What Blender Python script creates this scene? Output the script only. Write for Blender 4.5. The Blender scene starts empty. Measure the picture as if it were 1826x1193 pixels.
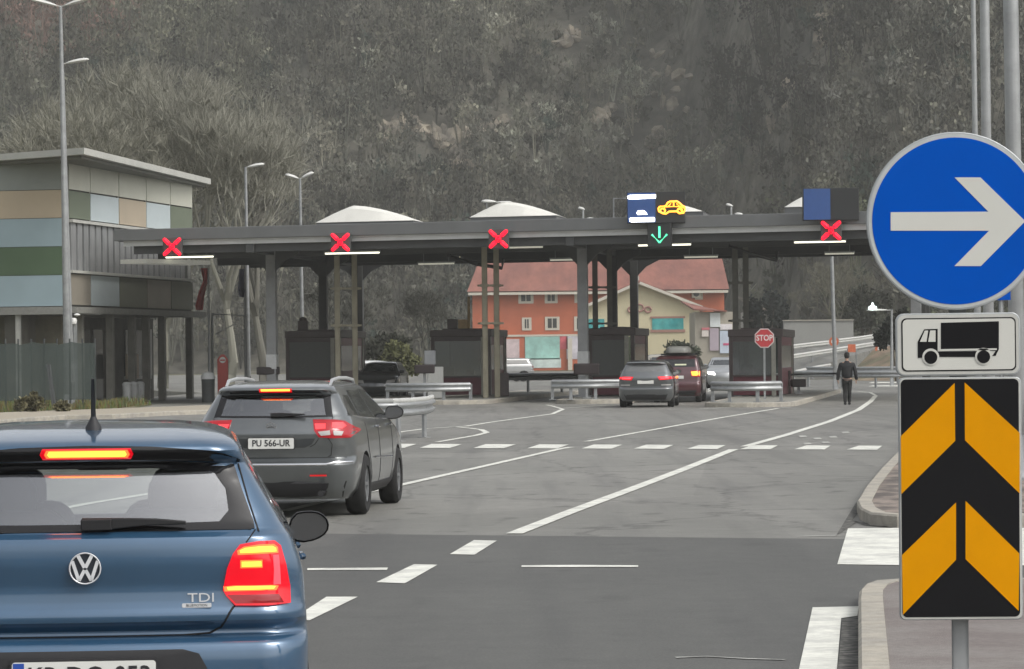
import bpy, bmesh, math, random
import numpy as np
from mathutils import Vector, Matrix
sin, cos, pi = math.sin, math.cos, math.pi
random.seed(7)
SC = bpy.context.scene
COL = SC.collection

# ------------------------------------------------------------------ camera
IW, IH, FPX, HCAM = 1826.0, 1193.0, 6000.0, 1.76
HOR, ROLL = 631.0, 0.010
cam_d = bpy.data.cameras.new("camera")
cam_d.sensor_width = 36.0
cam_d.lens = FPX / IW * 36.0
cam_d.clip_start = 0.3
cam_d.clip_end = 4000.0
cam = bpy.data.objects.new("camera", cam_d)
COL.objects.link(cam)
pit = math.atan((HOR - IH / 2) / FPX)
Fv = Vector((0, cos(pit), sin(pit)))
R0 = Vector((1, 0, 0))
U0 = R0.cross(Fv)
Rv = R0 * cos(ROLL) - U0 * sin(ROLL)
Uv = U0 * cos(ROLL) + R0 * sin(ROLL)
cam.matrix_world = Matrix(((Rv.x, Uv.x, -Fv.x, 0), (Rv.y, Uv.y, -Fv.y, 0), (Rv.z, Uv.z, -Fv.z, HCAM), (0, 0, 0, 1)))
SC.camera = cam

# ------------------------------------------------------------------ sky, sun, exposure
SUN_EL, SUN_AZ = math.radians(48), math.radians(125)
w = bpy.data.worlds.new("World")
SC.world = w
w.use_nodes = True
nt = w.node_tree
nt.nodes.clear()
sky = nt.nodes.new("ShaderNodeTexSky")
sky.sky_type = 'NISHITA'
sky.sun_disc = False
sky.sun_elevation = SUN_EL
sky.sun_rotation = SUN_AZ
sky.dust_density = 4.0
sky.ozone_density = 1.0
hs = nt.nodes.new("ShaderNodeHueSaturation")
hs.inputs['Saturation'].default_value = 0.22
bg = nt.nodes.new("ShaderNodeBackground")
bg.inputs['Strength'].default_value = 0.15
wo = nt.nodes.new("ShaderNodeOutputWorld")
nt.links.new(sky.outputs[0], hs.inputs['Color'])
nt.links.new(hs.outputs[0], bg.inputs[0])
nt.links.new(bg.outputs[0], wo.inputs[0])
sun_d = bpy.data.lights.new("sun", 'SUN')
sun_d.energy = 0.55
sun_d.angle = math.radians(25)
sun_d.color = (1.0, 0.96, 0.9)
sun = bpy.data.objects.new("sun", sun_d)
COL.objects.link(sun)
# direction towards the sun (sky rotation measured from +Y clockwise)
sdir = Vector((sin(SUN_AZ) * cos(SUN_EL), cos(SUN_AZ) * cos(SUN_EL), sin(SUN_EL)))
sun.rotation_euler = sdir.to_track_quat('Z', 'Y').to_euler()
sun.location = (0, 0, 60)
SC.view_settings.view_transform = 'Standard'
SC.view_settings.look = 'None'
SC.view_settings.exposure = 0.48
SC.view_settings.gamma = 1.0
SC.render.engine = 'CYCLES'
SC.cycles.use_denoising = True
SC.cycles.max_bounces = 8
SC.cycles.transparent_max_bounces = 24
SC.cycles.volume_bounces = 0


def HX(px):
    return HOR - ROLL * (px - IW / 2)


def P(px, py, Y):
    """world point at depth Y seen at photo position px, py"""
    d = Fv + Rv * ((px - IW / 2) / FPX) + Uv * (-(py - IH / 2) / FPX)
    k = Y / d.y
    return Vector((d.x * k, Y, HCAM + d.z * k))


def G(px, py, z=0.0):
    d = Fv + Rv * ((px - IW / 2) / FPX) + Uv * (-(py - IH / 2) / FPX)
    k = (z - HCAM) / d.z
    return Vector((d.x * k, d.y * k, z))


def PZ(px, py, z):
    return G(px, py, z)


# ------------------------------------------------------------------ materials
MATS = {}


def mat(name, col, rough=0.6, metal=0.0, noise=0.12, scale=6.0, bump=0.0, bscale=60.0, emis=None, es=0.0, spec=0.5, coat=0.0, alt=None, altscale=1.5, stretch=None):
    if name in MATS:
        return MATS[name]
    m = bpy.data.materials.new(name)
    m.use_nodes = True
    t = m.node_tree
    b = t.nodes['Principled BSDF']
    b.inputs['Roughness'].default_value = rough
    b.inputs['Metallic'].default_value = metal
    b.inputs['Specular IOR Level'].default_value = spec
    b.inputs['Coat Weight'].default_value = coat
    b.inputs['Coat Roughness'].default_value = 0.06
    tc = t.nodes.new('ShaderNodeTexCoord')
    mp = t.nodes.new('ShaderNodeMapping')
    if stretch:
        mp.inputs['Scale'].default_value = stretch
    t.links.new(tc.outputs['Object'], mp.inputs[0])
    n = t.nodes.new('ShaderNodeTexNoise')
    n.inputs['Scale'].default_value = scale
    n.inputs['Detail'].default_value = 6
    n.inputs['Roughness'].default_value = 0.65
    t.links.new(mp.outputs[0], n.inputs['Vector'])
    r = t.nodes.new('ShaderNodeMapRange')
    r.inputs[1].default_value = 0.3
    r.inputs[2].default_value = 0.7
    r.inputs[3].default_value = 1 - noise
    r.inputs[4].default_value = 1 + noise
    t.links.new(n.outputs['Fac'], r.inputs[0])
    mx = t.nodes.new('ShaderNodeMix')
    mx.data_type = 'RGBA'
    mx.blend_type = 'MULTIPLY'
    mx.inputs[0].default_value = 1.0
    mx.inputs[6].default_value = (*col, 1)
    src = None
    if alt:
        n2 = t.nodes.new('ShaderNodeTexNoise')
        n2.inputs['Scale'].default_value = altscale
        n2.inputs['Detail'].default_value = 5
        t.links.new(mp.outputs[0], n2.inputs['Vector'])
        r2 = t.nodes.new('ShaderNodeMapRange')
        r2.inputs[1].default_value = 0.42
        r2.inputs[2].default_value = 0.62
        t.links.new(n2.outputs['Fac'], r2.inputs[0])
        m2 = t.nodes.new('ShaderNodeMix')
        m2.data_type = 'RGBA'
        m2.inputs[6].default_value = (*col, 1)
        m2.inputs[7].default_value = (*alt, 1)
        t.links.new(r2.outputs[0], m2.inputs[0])
        t.links.new(m2.outputs[2], mx.inputs[6])
    t.links.new(r.outputs[0], mx.inputs[7])
    t.links.new(mx.outputs[2], b.inputs['Base Color'])
    if bump:
        n3 = t.nodes.new('ShaderNodeTexNoise')
        n3.inputs['Scale'].default_value = bscale
        n3.inputs['Detail'].default_value = 4
        t.links.new(mp.outputs[0], n3.inputs['Vector'])
        bp = t.nodes.new('ShaderNodeBump')
        bp.inputs['Strength'].default_value = bump
        bp.inputs['Distance'].default_value = 0.02
        t.links.new(n3.outputs['Fac'], bp.inputs['Height'])
        t.links.new(bp.outputs[0], b.inputs['Normal'])
    if emis:
        b.inputs['Emission Color'].default_value = (*emis, 1)
        b.inputs['Emission Strength'].default_value = es
    MATS[name] = m
    return m


def glass(name, tint, refl=0.5, rough=0.03):
    """tinted pane: see-through with a fresnel reflection"""
    m = bpy.data.materials.new(name)
    m.use_nodes = True
    t = m.node_tree
    t.nodes.clear()
    o = t.nodes.new('ShaderNodeOutputMaterial')
    tr = t.nodes.new('ShaderNodeBsdfTransparent')
    tr.inputs[0].default_value = (*tint, 1)
    gl = t.nodes.new('ShaderNodeBsdfGlossy')
    gl.inputs['Roughness'].default_value = rough
    gl.inputs['Color'].default_value = (0.95, 0.97, 1, 1)
    lw = t.nodes.new('ShaderNodeLayerWeight')
    lw.inputs[0].default_value = .5
    fr = t.nodes.new('ShaderNodeMath')
    fr.operation = 'POWER'
    fr.inputs[1].default_value = 4.0
    t.links.new(lw.outputs['Facing'], fr.inputs[0])
    mu = t.nodes.new('ShaderNodeMath')
    mu.operation = 'MULTIPLY_ADD'
    mu.inputs[1].default_value = 1.0
    mu.inputs[2].default_value = refl
    t.links.new(fr.outputs[0], mu.inputs[0])
    ms = t.nodes.new('ShaderNodeMixShader')
    t.links.new(mu.outputs[0], ms.inputs[0])
    t.links.new(tr.outputs[0], ms.inputs[1])
    t.links.new(gl.outputs[0], ms.inputs[2])
    t.links.new(ms.outputs[0], o.inputs[0])
    MATS[name] = m
    return m


def emit(name, col, s, base=None):
    return mat(name, base or tuple(c * 0.5 for c in col), 0.4, emis=col, es=s, noise=0.02)


# ------------------------------------------------------------------ objects
def thing(name, label, cat, loc=(0, 0, 0), rz=0.0, group=None):
    o = bpy.data.objects.new(name, None)
    COL.objects.link(o)
    o.empty_display_size = 0.2
    o.location = loc
    o.rotation_euler = (0, 0, rz)
    o["label"] = label
    o["category"] = cat
    if group:
        o["group"] = group
    return o


def tag(o, label, cat, group=None):
    o["label"] = label
    o["category"] = cat
    if group:
        o["group"] = group
    return o


def worldloc(o):
    v = Vector(o.location)
    while o.parent:
        o = o.parent
        v = v + Vector(o.location)
    return v


def frame(d):
    d = d.normalized()
    a = Vector((0, 0, 1)) if abs(d.z) < 0.95 else Vector((0, 1, 0))
    x = d.cross(a).normalized()
    y = x.cross(d).normalized()
    return x, y


class MB:
    def __init__(s):
        s.v, s.f, s.m = [], [], []

    def add(s, vs, fs, m=0):
        k = len(s.v)
        s.v += [tuple(p) for p in vs]
        s.f += [tuple(i + k for i in f) for f in fs]
        s.m += [m] * len(fs)
        return s

    def box(s, x0, x1, y0, y1, z0, z1, m=0):
        return s.add([(x0, y0, z0), (x1, y0, z0), (x1, y1, z0), (x0, y1, z0), (x0, y0, z1), (x1, y0, z1), (x1, y1, z1), (x0, y1, z1)],
                     [(0, 3, 2, 1), (4, 5, 6, 7), (0, 1, 5, 4), (1, 2, 6, 5), (2, 3, 7, 6), (3, 0, 4, 7)], m)

    def cbox(s, c, sx, sy, sz, rz=0, m=0):
        c = Vector(c)
        vs = []
        for dz in (-.5, .5):
            for dx, dy in ((-.5, -.5), (.5, -.5), (.5, .5), (-.5, .5)):
                x, y = dx * sx, dy * sy
                vs.append((c.x + x * cos(rz) - y * sin(rz), c.y + x * sin(rz) + y * cos(rz), c.z + dz * sz))
        return s.add(vs, [(0, 3, 2, 1), (4, 5, 6, 7), (0, 1, 5, 4), (1, 2, 6, 5), (2, 3, 7, 6), (3, 0, 4, 7)], m)

    def bar(s, p0, p1, w, h, m=0, up=None):
        p0, p1 = Vector(p0), Vector(p1)
        x, y = frame(p1 - p0)
        if up is not None:
            d = (p1 - p0).normalized()
            x = d.cross(Vector(up)).normalized()
            y = x.cross(d).normalized()
        vs = []
        for p in (p0, p1):
            for a, b in ((-1, -1), (1, -1), (1, 1), (-1, 1)):
                vs.append(p + x * (a * w / 2) + y * (b * h / 2))
        return s.add(vs, [(0, 1, 2, 3), (7, 6, 5, 4), (0, 4, 5, 1), (1, 5, 6, 2), (2, 6, 7, 3), (3, 7, 4, 0)], m)

    def tube(s, pts, r, n=8, m=0, cap=True):
        pts = [Vector(p) for p in pts]
        rr = r if isinstance(r, (list, tuple)) else [r] * len(pts)
        vs, fs = [], []
        px = None
        for i, p in enumerate(pts):
            d = (pts[min(i + 1, len(pts) - 1)] - pts[max(i - 1, 0)])
            if px is None:
                x, y = frame(d)
            else:
                d = d.normalized()
                x = (px - d * px.dot(d)).normalized()
                y = d.cross(x)
            px = x
            for k in range(n):
                a = 2 * pi * k / n
                vs.append(p + x * (cos(a) * rr[i]) + y * (sin(a) * rr[i]))
        for i in range(len(pts) - 1):
            for k in range(n):
                a, b = i * n + k, i * n + (k + 1) % n
                fs.append((a, b, b + n, a + n))
        if cap:
            fs.append(tuple(range(n))[::-1])
            fs.append(tuple(range((len(pts) - 1) * n, len(pts) * n)))
        return s.add(vs, fs, m)

    def prism(s, poly, fn, t0, t1, m=0):
        """poly list of 2D points; fn(a,b,t) -> 3D"""
        n = len(poly)
        vs = [fn(a, b, t0) for a, b in poly] + [fn(a, b, t1) for a, b in poly]
        fs = [tuple(range(n))[::-1], tuple(range(n, 2 * n))]
        fs += [(i, (i + 1) % n, (i + 1) % n + n, i + n) for i in range(n)]
        return s.add(vs, fs, m)

    def lathe(s, prof, c, axis='z', n=24, m=0, closed=False):
        """prof: (r, h) list"""
        vs, fs = [], []
        c = Vector(c)
        for r, h in prof:
            for k in range(n):
                a = 2 * pi * k / n
                u, v = r * cos(a), r * sin(a)
                vs.append(c + Vector({'z': (u, v, h), 'x': (h, u, v), 'y': (v, h, u)}[axis]))
        L = len(prof)
        for i in range(L - 1 + (1 if closed else 0)):
            j = (i + 1) % L
            for k in range(n):
                fs.append((i * n + k, i * n + (k + 1) % n, j * n + (k + 1) % n, j * n + k))
        return s.add(vs, fs, m)

    def grid(s, fn, nu, nv, m=0):
        vs = [fn(i / nu, j / nv) for j in range(nv + 1) for i in range(nu + 1)]
        fs = [(j * (nu + 1) + i, j * (nu + 1) + i + 1, (j + 1) * (nu + 1) + i + 1, (j + 1) * (nu + 1) + i) for j in range(nv) for i in range(nu)]
        return s.add(vs, fs, m)

    def build(s, name, mats, parent=None, smooth=False, bevel=0.0, world=False, label=None, fix=True, sharp=38, seg=2):
        me = bpy.data.meshes.new(name)
        vs = s.v
        if world and parent is not None:
            o = worldloc(parent)
            vs = [(a[0] - o.x, a[1] - o.y, a[2] - o.z) for a in vs]
        me.from_pydata(vs, [], s.f)
        if not isinstance(mats, (list, tuple)):
            mats = [mats]
        for mm in mats:
            me.materials.append(mm)
        if len(mats) > 1:
            me.polygons.foreach_set('material_index', s.m)
        if fix and len(s.f) < 60000:
            bm = bmesh.new()
            bm.from_mesh(me)
            bmesh.ops.recalc_face_normals(bm, faces=bm.faces)
            if smooth:
                an = math.radians(sharp)
                for e in bm.edges:
                    e.smooth = (len(e.link_faces) == 2 and e.calc_face_angle(0) < an)
                for f in bm.faces:
                    f.smooth = True
            bm.to_mesh(me)
            bm.free()
        ob = bpy.data.objects.new(name, me)
        COL.objects.link(ob)
        if parent is not None:
            ob.parent = parent
        if bevel:
            bv = ob.modifiers.new('bevel', 'BEVEL')
            bv.width = bevel
            bv.segments = seg
            bv.limit_method = 'ANGLE'
            bv.angle_limit = math.radians(40)
        if label:
            ob["label"] = label
        return ob


def XZ(a, b, t):
    return (a, t, b)


def XY(a, b, t):
    return (a, b, t)


def YZ(a, b, t):
    return (t, a, b)


def struct(b, name, mats, kind='structure', **k):
    o = b.build(name, mats, **k)
    o["kind"] = kind
    return o


def text_mesh(name, s, size, m, parent, loc, rot=(pi / 2, 0, 0), depth=0.002, align='CENTER', sx=1.0, bold=0.0):
    cu = bpy.data.curves.new(name, 'FONT')
    cu.body = s
    cu.size = size
    cu.align_x = align
    cu.align_y = 'CENTER'
    cu.extrude = depth
    cu.offset = bold
    cu.resolution_u = 3
    tmp = bpy.data.objects.new('tmp', cu)
    COL.objects.link(tmp)
    dg = bpy.context.evaluated_depsgraph_get()
    me = bpy.data.meshes.new_from_object(tmp.evaluated_get(dg))
    bpy.data.objects.remove(tmp)
    for v in me.vertices:
        v.co.x *= sx
    me.materials.clear()
    me.materials.append(m)
    o = bpy.data.objects.new(name, me)
    COL.objects.link(o)
    o.parent = parent
    o.location = loc
    o.rotation_euler = rot
    return o


def dup(root, loc=None, rz=None, **props):
    r = root.copy()
    COL.objects.link(r)
    if loc is not None:
        r.location = loc
    if rz is not None:
        r.rotation_euler = (0, 0, rz)
    for k, v in props.items():
        r[k] = v
    for ch in list(root.children):
        c = ch.copy()
        COL.objects.link(c)
        c.parent = r
        for g in list(ch.children):
            d = g.copy()
            COL.objects.link(d)
            d.parent = c
    return r


def rrect(x0, x1, z0, z1, r, n=4):
    pts = []
    for cx, cz, a0 in ((x1 - r, z1 - r, 0), (x0 + r, z1 - r, 90), (x0 + r, z0 + r, 180), (x1 - r, z0 + r, 270)):
        for k in range(n + 1):
            a = math.radians(a0 + 90 * k / n)
            pts.append((cx + r * cos(a), cz + r * sin(a)))
    return pts


def circ(cx, cz, r, n=32):
    return [(cx + r * cos(2 * pi * k / n), cz + r * sin(2 * pi * k / n)) for k in range(n)]


# common materials
galv = mat('galvanised_steel', (0.36, 0.37, 0.37), 0.45, 0.55, noise=0.15, scale=3)
galv_dull = mat('weathered_galvanised', (0.30, 0.31, 0.31), 0.55, 0.35, noise=0.2, scale=4)
lampgrey = mat('lamp_grey', (0.55, 0.56, 0.55), 0.5, noise=0.1)
darksteel = mat('dark_steel', (0.055, 0.06, 0.06), 0.6, 0.0, noise=0.25, scale=2)
black = mat('black_plastic', (0.012, 0.012, 0.013), 0.45, noise=0.1)
rubber = mat('tyre_rubber', (0.014, 0.014, 0.014), 0.85, noise=0.3, scale=12)
white = mat('white_paint', (0.72, 0.72, 0.69), 0.5, noise=0.06)
red_em = emit('red_lamp_light', (1.0, 0.003, 0.02), 2.2, (0.3, 0.0, 0.01))
# ------------------------------------------------------------------ the ground
def asphalt(name, c1, c2, c3, crackw=0.0, dark=0.55):
    m = bpy.data.materials.new(name)
    m.use_nodes = True
    t = m.node_tree
    b = t.nodes['Principled BSDF']
    b.inputs['Roughness'].default_value = 0.62
    b.inputs['Specular IOR Level'].default_value = 0.45
    tc = t.nodes.new('ShaderNodeTexCoord')

    def noise(scale, detail, st=(1, 1, 1), rot=0.0, rough=0.6):
        mp = t.nodes.new('ShaderNodeMapping')
        mp.inputs['Scale'].default_value = st
        mp.inputs['Rotation'].default_value = (0, 0, rot)
        t.links.new(tc.outputs['Object'], mp.inputs[0])
        n = t.nodes.new('ShaderNodeTexNoise')
        n.inputs['Scale'].default_value = scale
        n.inputs['Detail'].default_value = detail
        n.inputs['Roughness'].default_value = rough
        t.links.new(mp.outputs[0], n.inputs[0])
        return n

    def mr(src, a, b_, c, d):
        r = t.nodes.new('ShaderNodeMapRange')
        for i, v in enumerate((a, b_, c, d)):
            r.inputs[i + 1].default_value = v
        t.links.new(src, r.inputs[0])
        return r.outputs[0]

    def mix(f, a, b_, mode='MIX'):
        x = t.nodes.new('ShaderNodeMix')
        x.data_type = 'RGBA'
        x.blend_type = mode
        for sock, val in ((0, f), (6, a), (7, b_)):
            if isinstance(val, (int, float)):
                x.inputs[sock].default_value = val
            elif isinstance(val, tuple):
                x.inputs[sock].default_value = (*val, 1)
            else:
                t.links.new(val, x.inputs[sock])
        return x.outputs[2]
    big = noise(0.16, 5)
    c = mix(mr(big.outputs[0], .35, .65, 0, 1), c1, c2)
    # wheel tracks and drag marks run along the lanes
    trk = noise(0.9, 4, (1.6, 0.07, 1), rot=0.142)
    c = mix(mr(trk.outputs[0], .5, .72, 0, .7), c, c3)
    # patches laid across
    vor = t.nodes.new('ShaderNodeTexVoronoi')
    vor.inputs['Scale'].default_value = 0.09
    vor.feature = 'F1'
    mpv = t.nodes.new('ShaderNodeMapping')
    mpv.inputs['Scale'].default_value = (1.0, 0.5, 1)
    mpv.inputs['Rotation'].default_value = (0, 0, 0.142)
    t.links.new(tc.outputs['Object'], mpv.inputs[0])
    t.links.new(mpv.outputs[0], vor.inputs['Vector'])
    vor.distance = 'CHEBYCHEV'
    sp = t.nodes.new('ShaderNodeSeparateColor')
    t.links.new(vor.outputs['Color'], sp.inputs[0])
    c = mix(1.0, c, mr(sp.outputs[0], 0, 1, .9, 1.1), 'MULTIPLY')
    spots = noise(1.7, 3, (1, .6, 1), rot=.142, rough=.5)
    c = mix(1.0, c, mr(spots.outputs[0], .62, .70, 1, dark), 'MULTIPLY')
    trk2 = noise(.55, 2, (1, .03, 1), rot=.142)
    c = mix(1.0, c, mr(trk2.outputs[0], .35, .65, 1.07, .93), 'MULTIPLY')
    fine = noise(55, 3, rough=.8)
    c = mix(1.0, c, mr(fine.outputs[0], .3, .7, .72, 1.28), 'MULTIPLY')
    mid = noise(3.0, 5, rough=.7)
    c = mix(1.0, c, mr(mid.outputs[0], .3, .7, .9, 1.1), 'MULTIPLY')
    if crackw:
        v2 = t.nodes.new('ShaderNodeTexVoronoi')
        v2.feature = 'DISTANCE_TO_EDGE'
        v2.inputs['Scale'].default_value = 0.28
        mp = t.nodes.new('ShaderNodeMapping')
        mp.inputs['Scale'].default_value = (1, 0.35, 1)
        wn = noise(1.2, 4)
        ad = t.nodes.new('ShaderNodeVectorMath')
        ad.operation = 'ADD'
        t.links.new(tc.outputs['Object'], ad.inputs[0])
        t.links.new(wn.outputs['Color'], ad.inputs[1])
        t.links.new(ad.outputs[0], mp.inputs[0])
        t.links.new(mp.outputs[0], v2.inputs['Vector'])
        cr = mr(v2.outputs['Distance'], 0.0, crackw, dark, 1)
        c = mix(1.0, c, cr, 'MULTIPLY')
    t.links.new(c, b.inputs['Base Color'])
    bp = t.nodes.new('ShaderNodeBump')
    bp.inputs['Strength'].default_value = 0.35
    bp.inputs['Distance'].default_value = 0.01
    t.links.new(fine.outputs[0], bp.inputs['Height'])
    t.links.new(bp.outputs[0], b.inputs['Normal'])
    return m


m_old = asphalt('old_asphalt', (0.182, 0.180, 0.162), (0.225, 0.22, 0.20), (0.125, 0.123, 0.115), 0.014, 0.62)
m_new = asphalt('new_asphalt', (0.092, 0.092, 0.085), (0.107, 0.107, 0.098), (0.078, 0.078, 0.074), 0.0, .84)
m_grass = mat('rough_grass', (0.10, 0.105, 0.045), 0.95, noise=0.35, scale=5, alt=(0.15, 0.13, 0.075), altscale=0.8, bump=0.6, bscale=20)
m_kerb = mat('kerb_concrete', (0.40, 0.37, 0.31), 0.85, noise=0.18, scale=7, bump=0.3, bscale=50, alt=(0.33, 0.31, 0.27), altscale=2.2)
m_pave = mat('pavement_asphalt', (0.225, 0.205, 0.19), 0.85, noise=0.16, scale=22, bump=0.4, bscale=90, alt=(0.18, 0.155, 0.145), altscale=1.3)
m_paint = mat('road_paint', (0.74, 0.74, 0.67), 0.7, noise=0.16, scale=10, alt=(0.58, 0.58, 0.53), altscale=2.4, bump=0.2, bscale=60)
m_paint_worn = mat('worn_road_paint', (0.50, 0.50, 0.46), 0.75, noise=0.25, scale=8, alt=(0.26, 0.26, 0.24), altscale=5)
m_dirt = mat('kerb_dirt', (0.055, 0.055, 0.05), 0.9, noise=0.5, scale=12, alt=(0.16, 0.155, 0.14), altscale=14)

b = MB()
b.add([(-390, -50, -.35), (390, -50, -.35), (390, 700, -.35), (-390, 700, -.35)], [(0, 1, 2, 3)])
struct(b, 'ground', m_grass)
b = MB()
# the plaza: fans out before the booths, narrower behind the canopy
plaza = [(-16, -40), (60, -40), (70, 140), (70, 330), (-60, 330), (-15.2, 165), (-18.0, 112), (-12.8, 60), (-12, 20)]
b.add([(x, y, 0) for x, y in plaza] + [(x, y, -.36) for x, y in plaza], [tuple(range(9))] + [(i, (i + 1) % 9, (i + 1) % 9 + 9, i + 9) for i in range(9)])
struct(b, 'road', m_old)


def seamx(px):
    return 951 + (px - 540) * 0.0105


b = MB()
seam = [G(px, seamx(px), .004) for px in (-700, 300, 700, 1100, 1500)]
seam += [G(1830, 957, .004), G(2500, 952, .004)]
b.add([tuple(p) for p in seam] + [(50, -30, .004), (-14, -30, .004)], [tuple(range(len(seam) + 2))])
struct(b, 'resurfaced_road', m_new)

# painted markings ---------------------------------------------------------
paint = MB()
MZ = .009


def stroke(pts, wd, z=MZ, B=None):
    B = B or paint
    g = [G(a, c, z) for a, c in pts]
    n = len(g)
    L, R = [], []
    for i, p in enumerate(g):
        d = (g[min(i + 1, n - 1)] - g[max(i - 1, 0)])
        d.z = 0
        d.normalize()
        s = Vector((d.y, -d.x, 0)) * (wd / 2)
        L.append(p - s)
        R.append(p + s)
    B.add(L + R, [(i, i + 1, i + 1 + n, i + n) for i in range(n - 1)])


def quad(pts, z=MZ, B=None):
    (B or paint).add([tuple(G(a, c, z)) for a, c in pts], [tuple(range(len(pts)))])


stroke([(917, 951), (1020, 911), (1120, 874), (1220, 836), (1308, 801)], .17)
stroke([(505, 911), (600, 889), (712, 865), (850, 834), (1000, 800), (1019, 797)], .14)
stroke([(1046, 787), (1160, 767), (1290, 744), (1388, 728)], .14)
stroke([(1328, 796), (1400, 776), (1480, 751), (1530, 731), (1552, 716), (1561, 706)], .18)
stroke([(1563, 706), (1552, 700), (1530, 698), (1500, 697)], .14)
stroke([(780, 788), (815, 782), (850, 776), (868, 771), (858, 766), (835, 763), (812, 761)], .14)
stroke([(700, 772), (760, 764), (830, 760), (880, 752), (940, 744), (985, 738), (1003, 730)], .14)
stroke([(1005, 730), (985, 724), (975, 722)], .12)
stroke([(1003, 728), (1060, 724), (1100, 722)], .10)
stroke([(60, 917), (160, 897), (280, 878), (400, 856)], .14)
stroke([(1248, 729), (1330, 725), (1410, 727)], .12)
# give-way dashes across
for x in (705, 786, 882, 978, 1075, 1168, 1263, 1358, 1454, 1548, 1640, 1735):
    yy = 795 + (x - 780) * 0.004
    quad([(x - 38, yy + 3.4), (x + 16, yy + 3.8), (x + 38 - max(0, (x - 900) * .02), yy - 3.2), (x - 16, yy - 3.6)])
# broken centre line in the foreground
quad([(802, 988), (846, 989), (886, 964), (845, 963)])
quad([(671, 1038), (722, 1040), (780, 1007), (738, 1006)])
quad([(520, 1104), (552, 1106), (638, 1064), (582, 1064)])
quad([(330, 1196), (400, 1198), (510, 1130), (455, 1130)])
quad([(930, 1008), (1010, 1007.2), (1138, 1008), (1138, 1010.5), (1010, 1011), (930, 1011)])
quad([(548, 1013), (692, 1012), (690, 1016), (548, 1016.5)])
# zebra bars between the kerb islands
quad([(1512, 942), (1640, 941), (1640, 1008), (1493, 1006)])
quad([(1730, 942), (1860, 941), (1880, 1008), (1730, 1008)])
quad([(1449, 1083), (1531, 1081), (1529, 1098), (1500, 1102), (1492, 1196), (1480, 1300), (1396, 1300), (1424, 1196)])
# far zebra on the right
for yy in (676, 682, 688):
    quad([(1556, yy - .9), (1700, yy - 1.2), (1700, yy + 1.0), (1548, yy + 1.0)])
for yy in (683, 686.5):
    quad([(1262, yy + 10), (1282, yy + 6), (1284, yy + 7.4), (1262, yy + 12)])
struct(paint, 'road_markings', m_paint)
b = MB()
stroke([(1205, 1172), (1260, 1170), (1330, 1174), (1400, 1176)], .045, B=b)
stroke([(1498, 954), (1420, 956)], .05, B=b)
for (x, y) in ((1432, 790), (1450, 781), (1478, 778), (1500, 770), (1424, 777), (1465, 788)):
    quad([(x, y), (x + 12, y - 1), (x + 16, y + 2), (x + 3, y + 2.6)], B=b)
struct(b, 'worn_road_markings', m_paint_worn)
b = MB()
quad([(1502, 1105), (1531, 1101), (1530, 1200), (1524, 1300), (1486, 1300), (1494, 1196)], z=.013, B=b)
quad([(1490, 956), (1530, 930), (1600, 944), (1600, 942), (1540, 936), (1520, 928), (1545, 895), (1575, 850), (1560, 853), (1524, 900), (1500, 940)], z=.006, B=b)
struct(b, 'gutter_dirt', m_dirt)

# kerbed islands ----------------------------------------------------------


def island(name, outline, kz=.13, kw=.16, mtop=m_pave, r=True):
    """outline: ground points (Vector) in order; a kerb ring with a paved top inside"""
    n = len(outline)
    c = sum(outline, Vector()) / n
    inn = []
    for i in range(n):
        a, p, q = outline[i - 1], outline[i], outline[(i + 1) % n]
        d1, d2 = (p - a).normalized(), (q - p).normalized()
        n1, n2 = Vector((d1.y, -d1.x, 0)), Vector((d2.y, -d2.x, 0))
        nn = (n1 + n2).normalized()
        if nn.dot(c - p) < 0:
            nn = -nn
        inn.append(p + nn * kw / max(.5, abs(nn.dot(n1))))
    k = MB()
    vs = [(p.x, p.y, -.1) for p in outline] + [(p.x, p.y, kz - .02) for p in outline]
    bev = [p.lerp(q, .12) for p, q in zip(outline, inn)]
    vs += [(p.x, p.y, kz) for p in bev] + [(p.x, p.y, kz) for p in inn] + [(p.x, p.y, kz - .08) for p in inn]
    fs = []
    for l in range(4):
        fs += [(l * n + i, l * n + (i + 1) % n, (l + 1) * n + (i + 1) % n, (l + 1) * n + i) for i in range(n)]
    k.add(vs, fs)
    o = struct(k, name + '_kerb', m_kerb)
    t = MB()
    t.add([(p.x, p.y, kz - .008) for p in inn], [tuple(range(n))])
    struct(t, name + '_top', mtop)
    return o


def gpts(l):
    return [G(a, c) for a, c in l]


ia = gpts([(1531, 1300), (1531, 1200), (1531, 1100), (1533, 1084), (1542, 1074), (1560, 1067), (1600, 1064), (1700, 1063), (1900, 1062), (2300, 1060)])
ia += [Vector((ia[-1].x + 8, 6, 0)), Vector((1.0, 6, 0))]
island('near_pavement', ia)
ib = gpts([(1528, 914), (1534, 927), (1552, 937), (1600, 941), (1700, 941), (1820, 940), (2100, 938), (2100, 770), (1700, 764), (1640, 782), (1600, 820), (1572, 850), (1545, 884)])
island('far_pavement', ib, mtop=mat('worn_pavement', (0.27, 0.225, 0.19), .85, noise=.25, scale=9, alt=(0.10, 0.085, 0.075), altscale=2.6, stretch=(1, .5, 1)))
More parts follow.
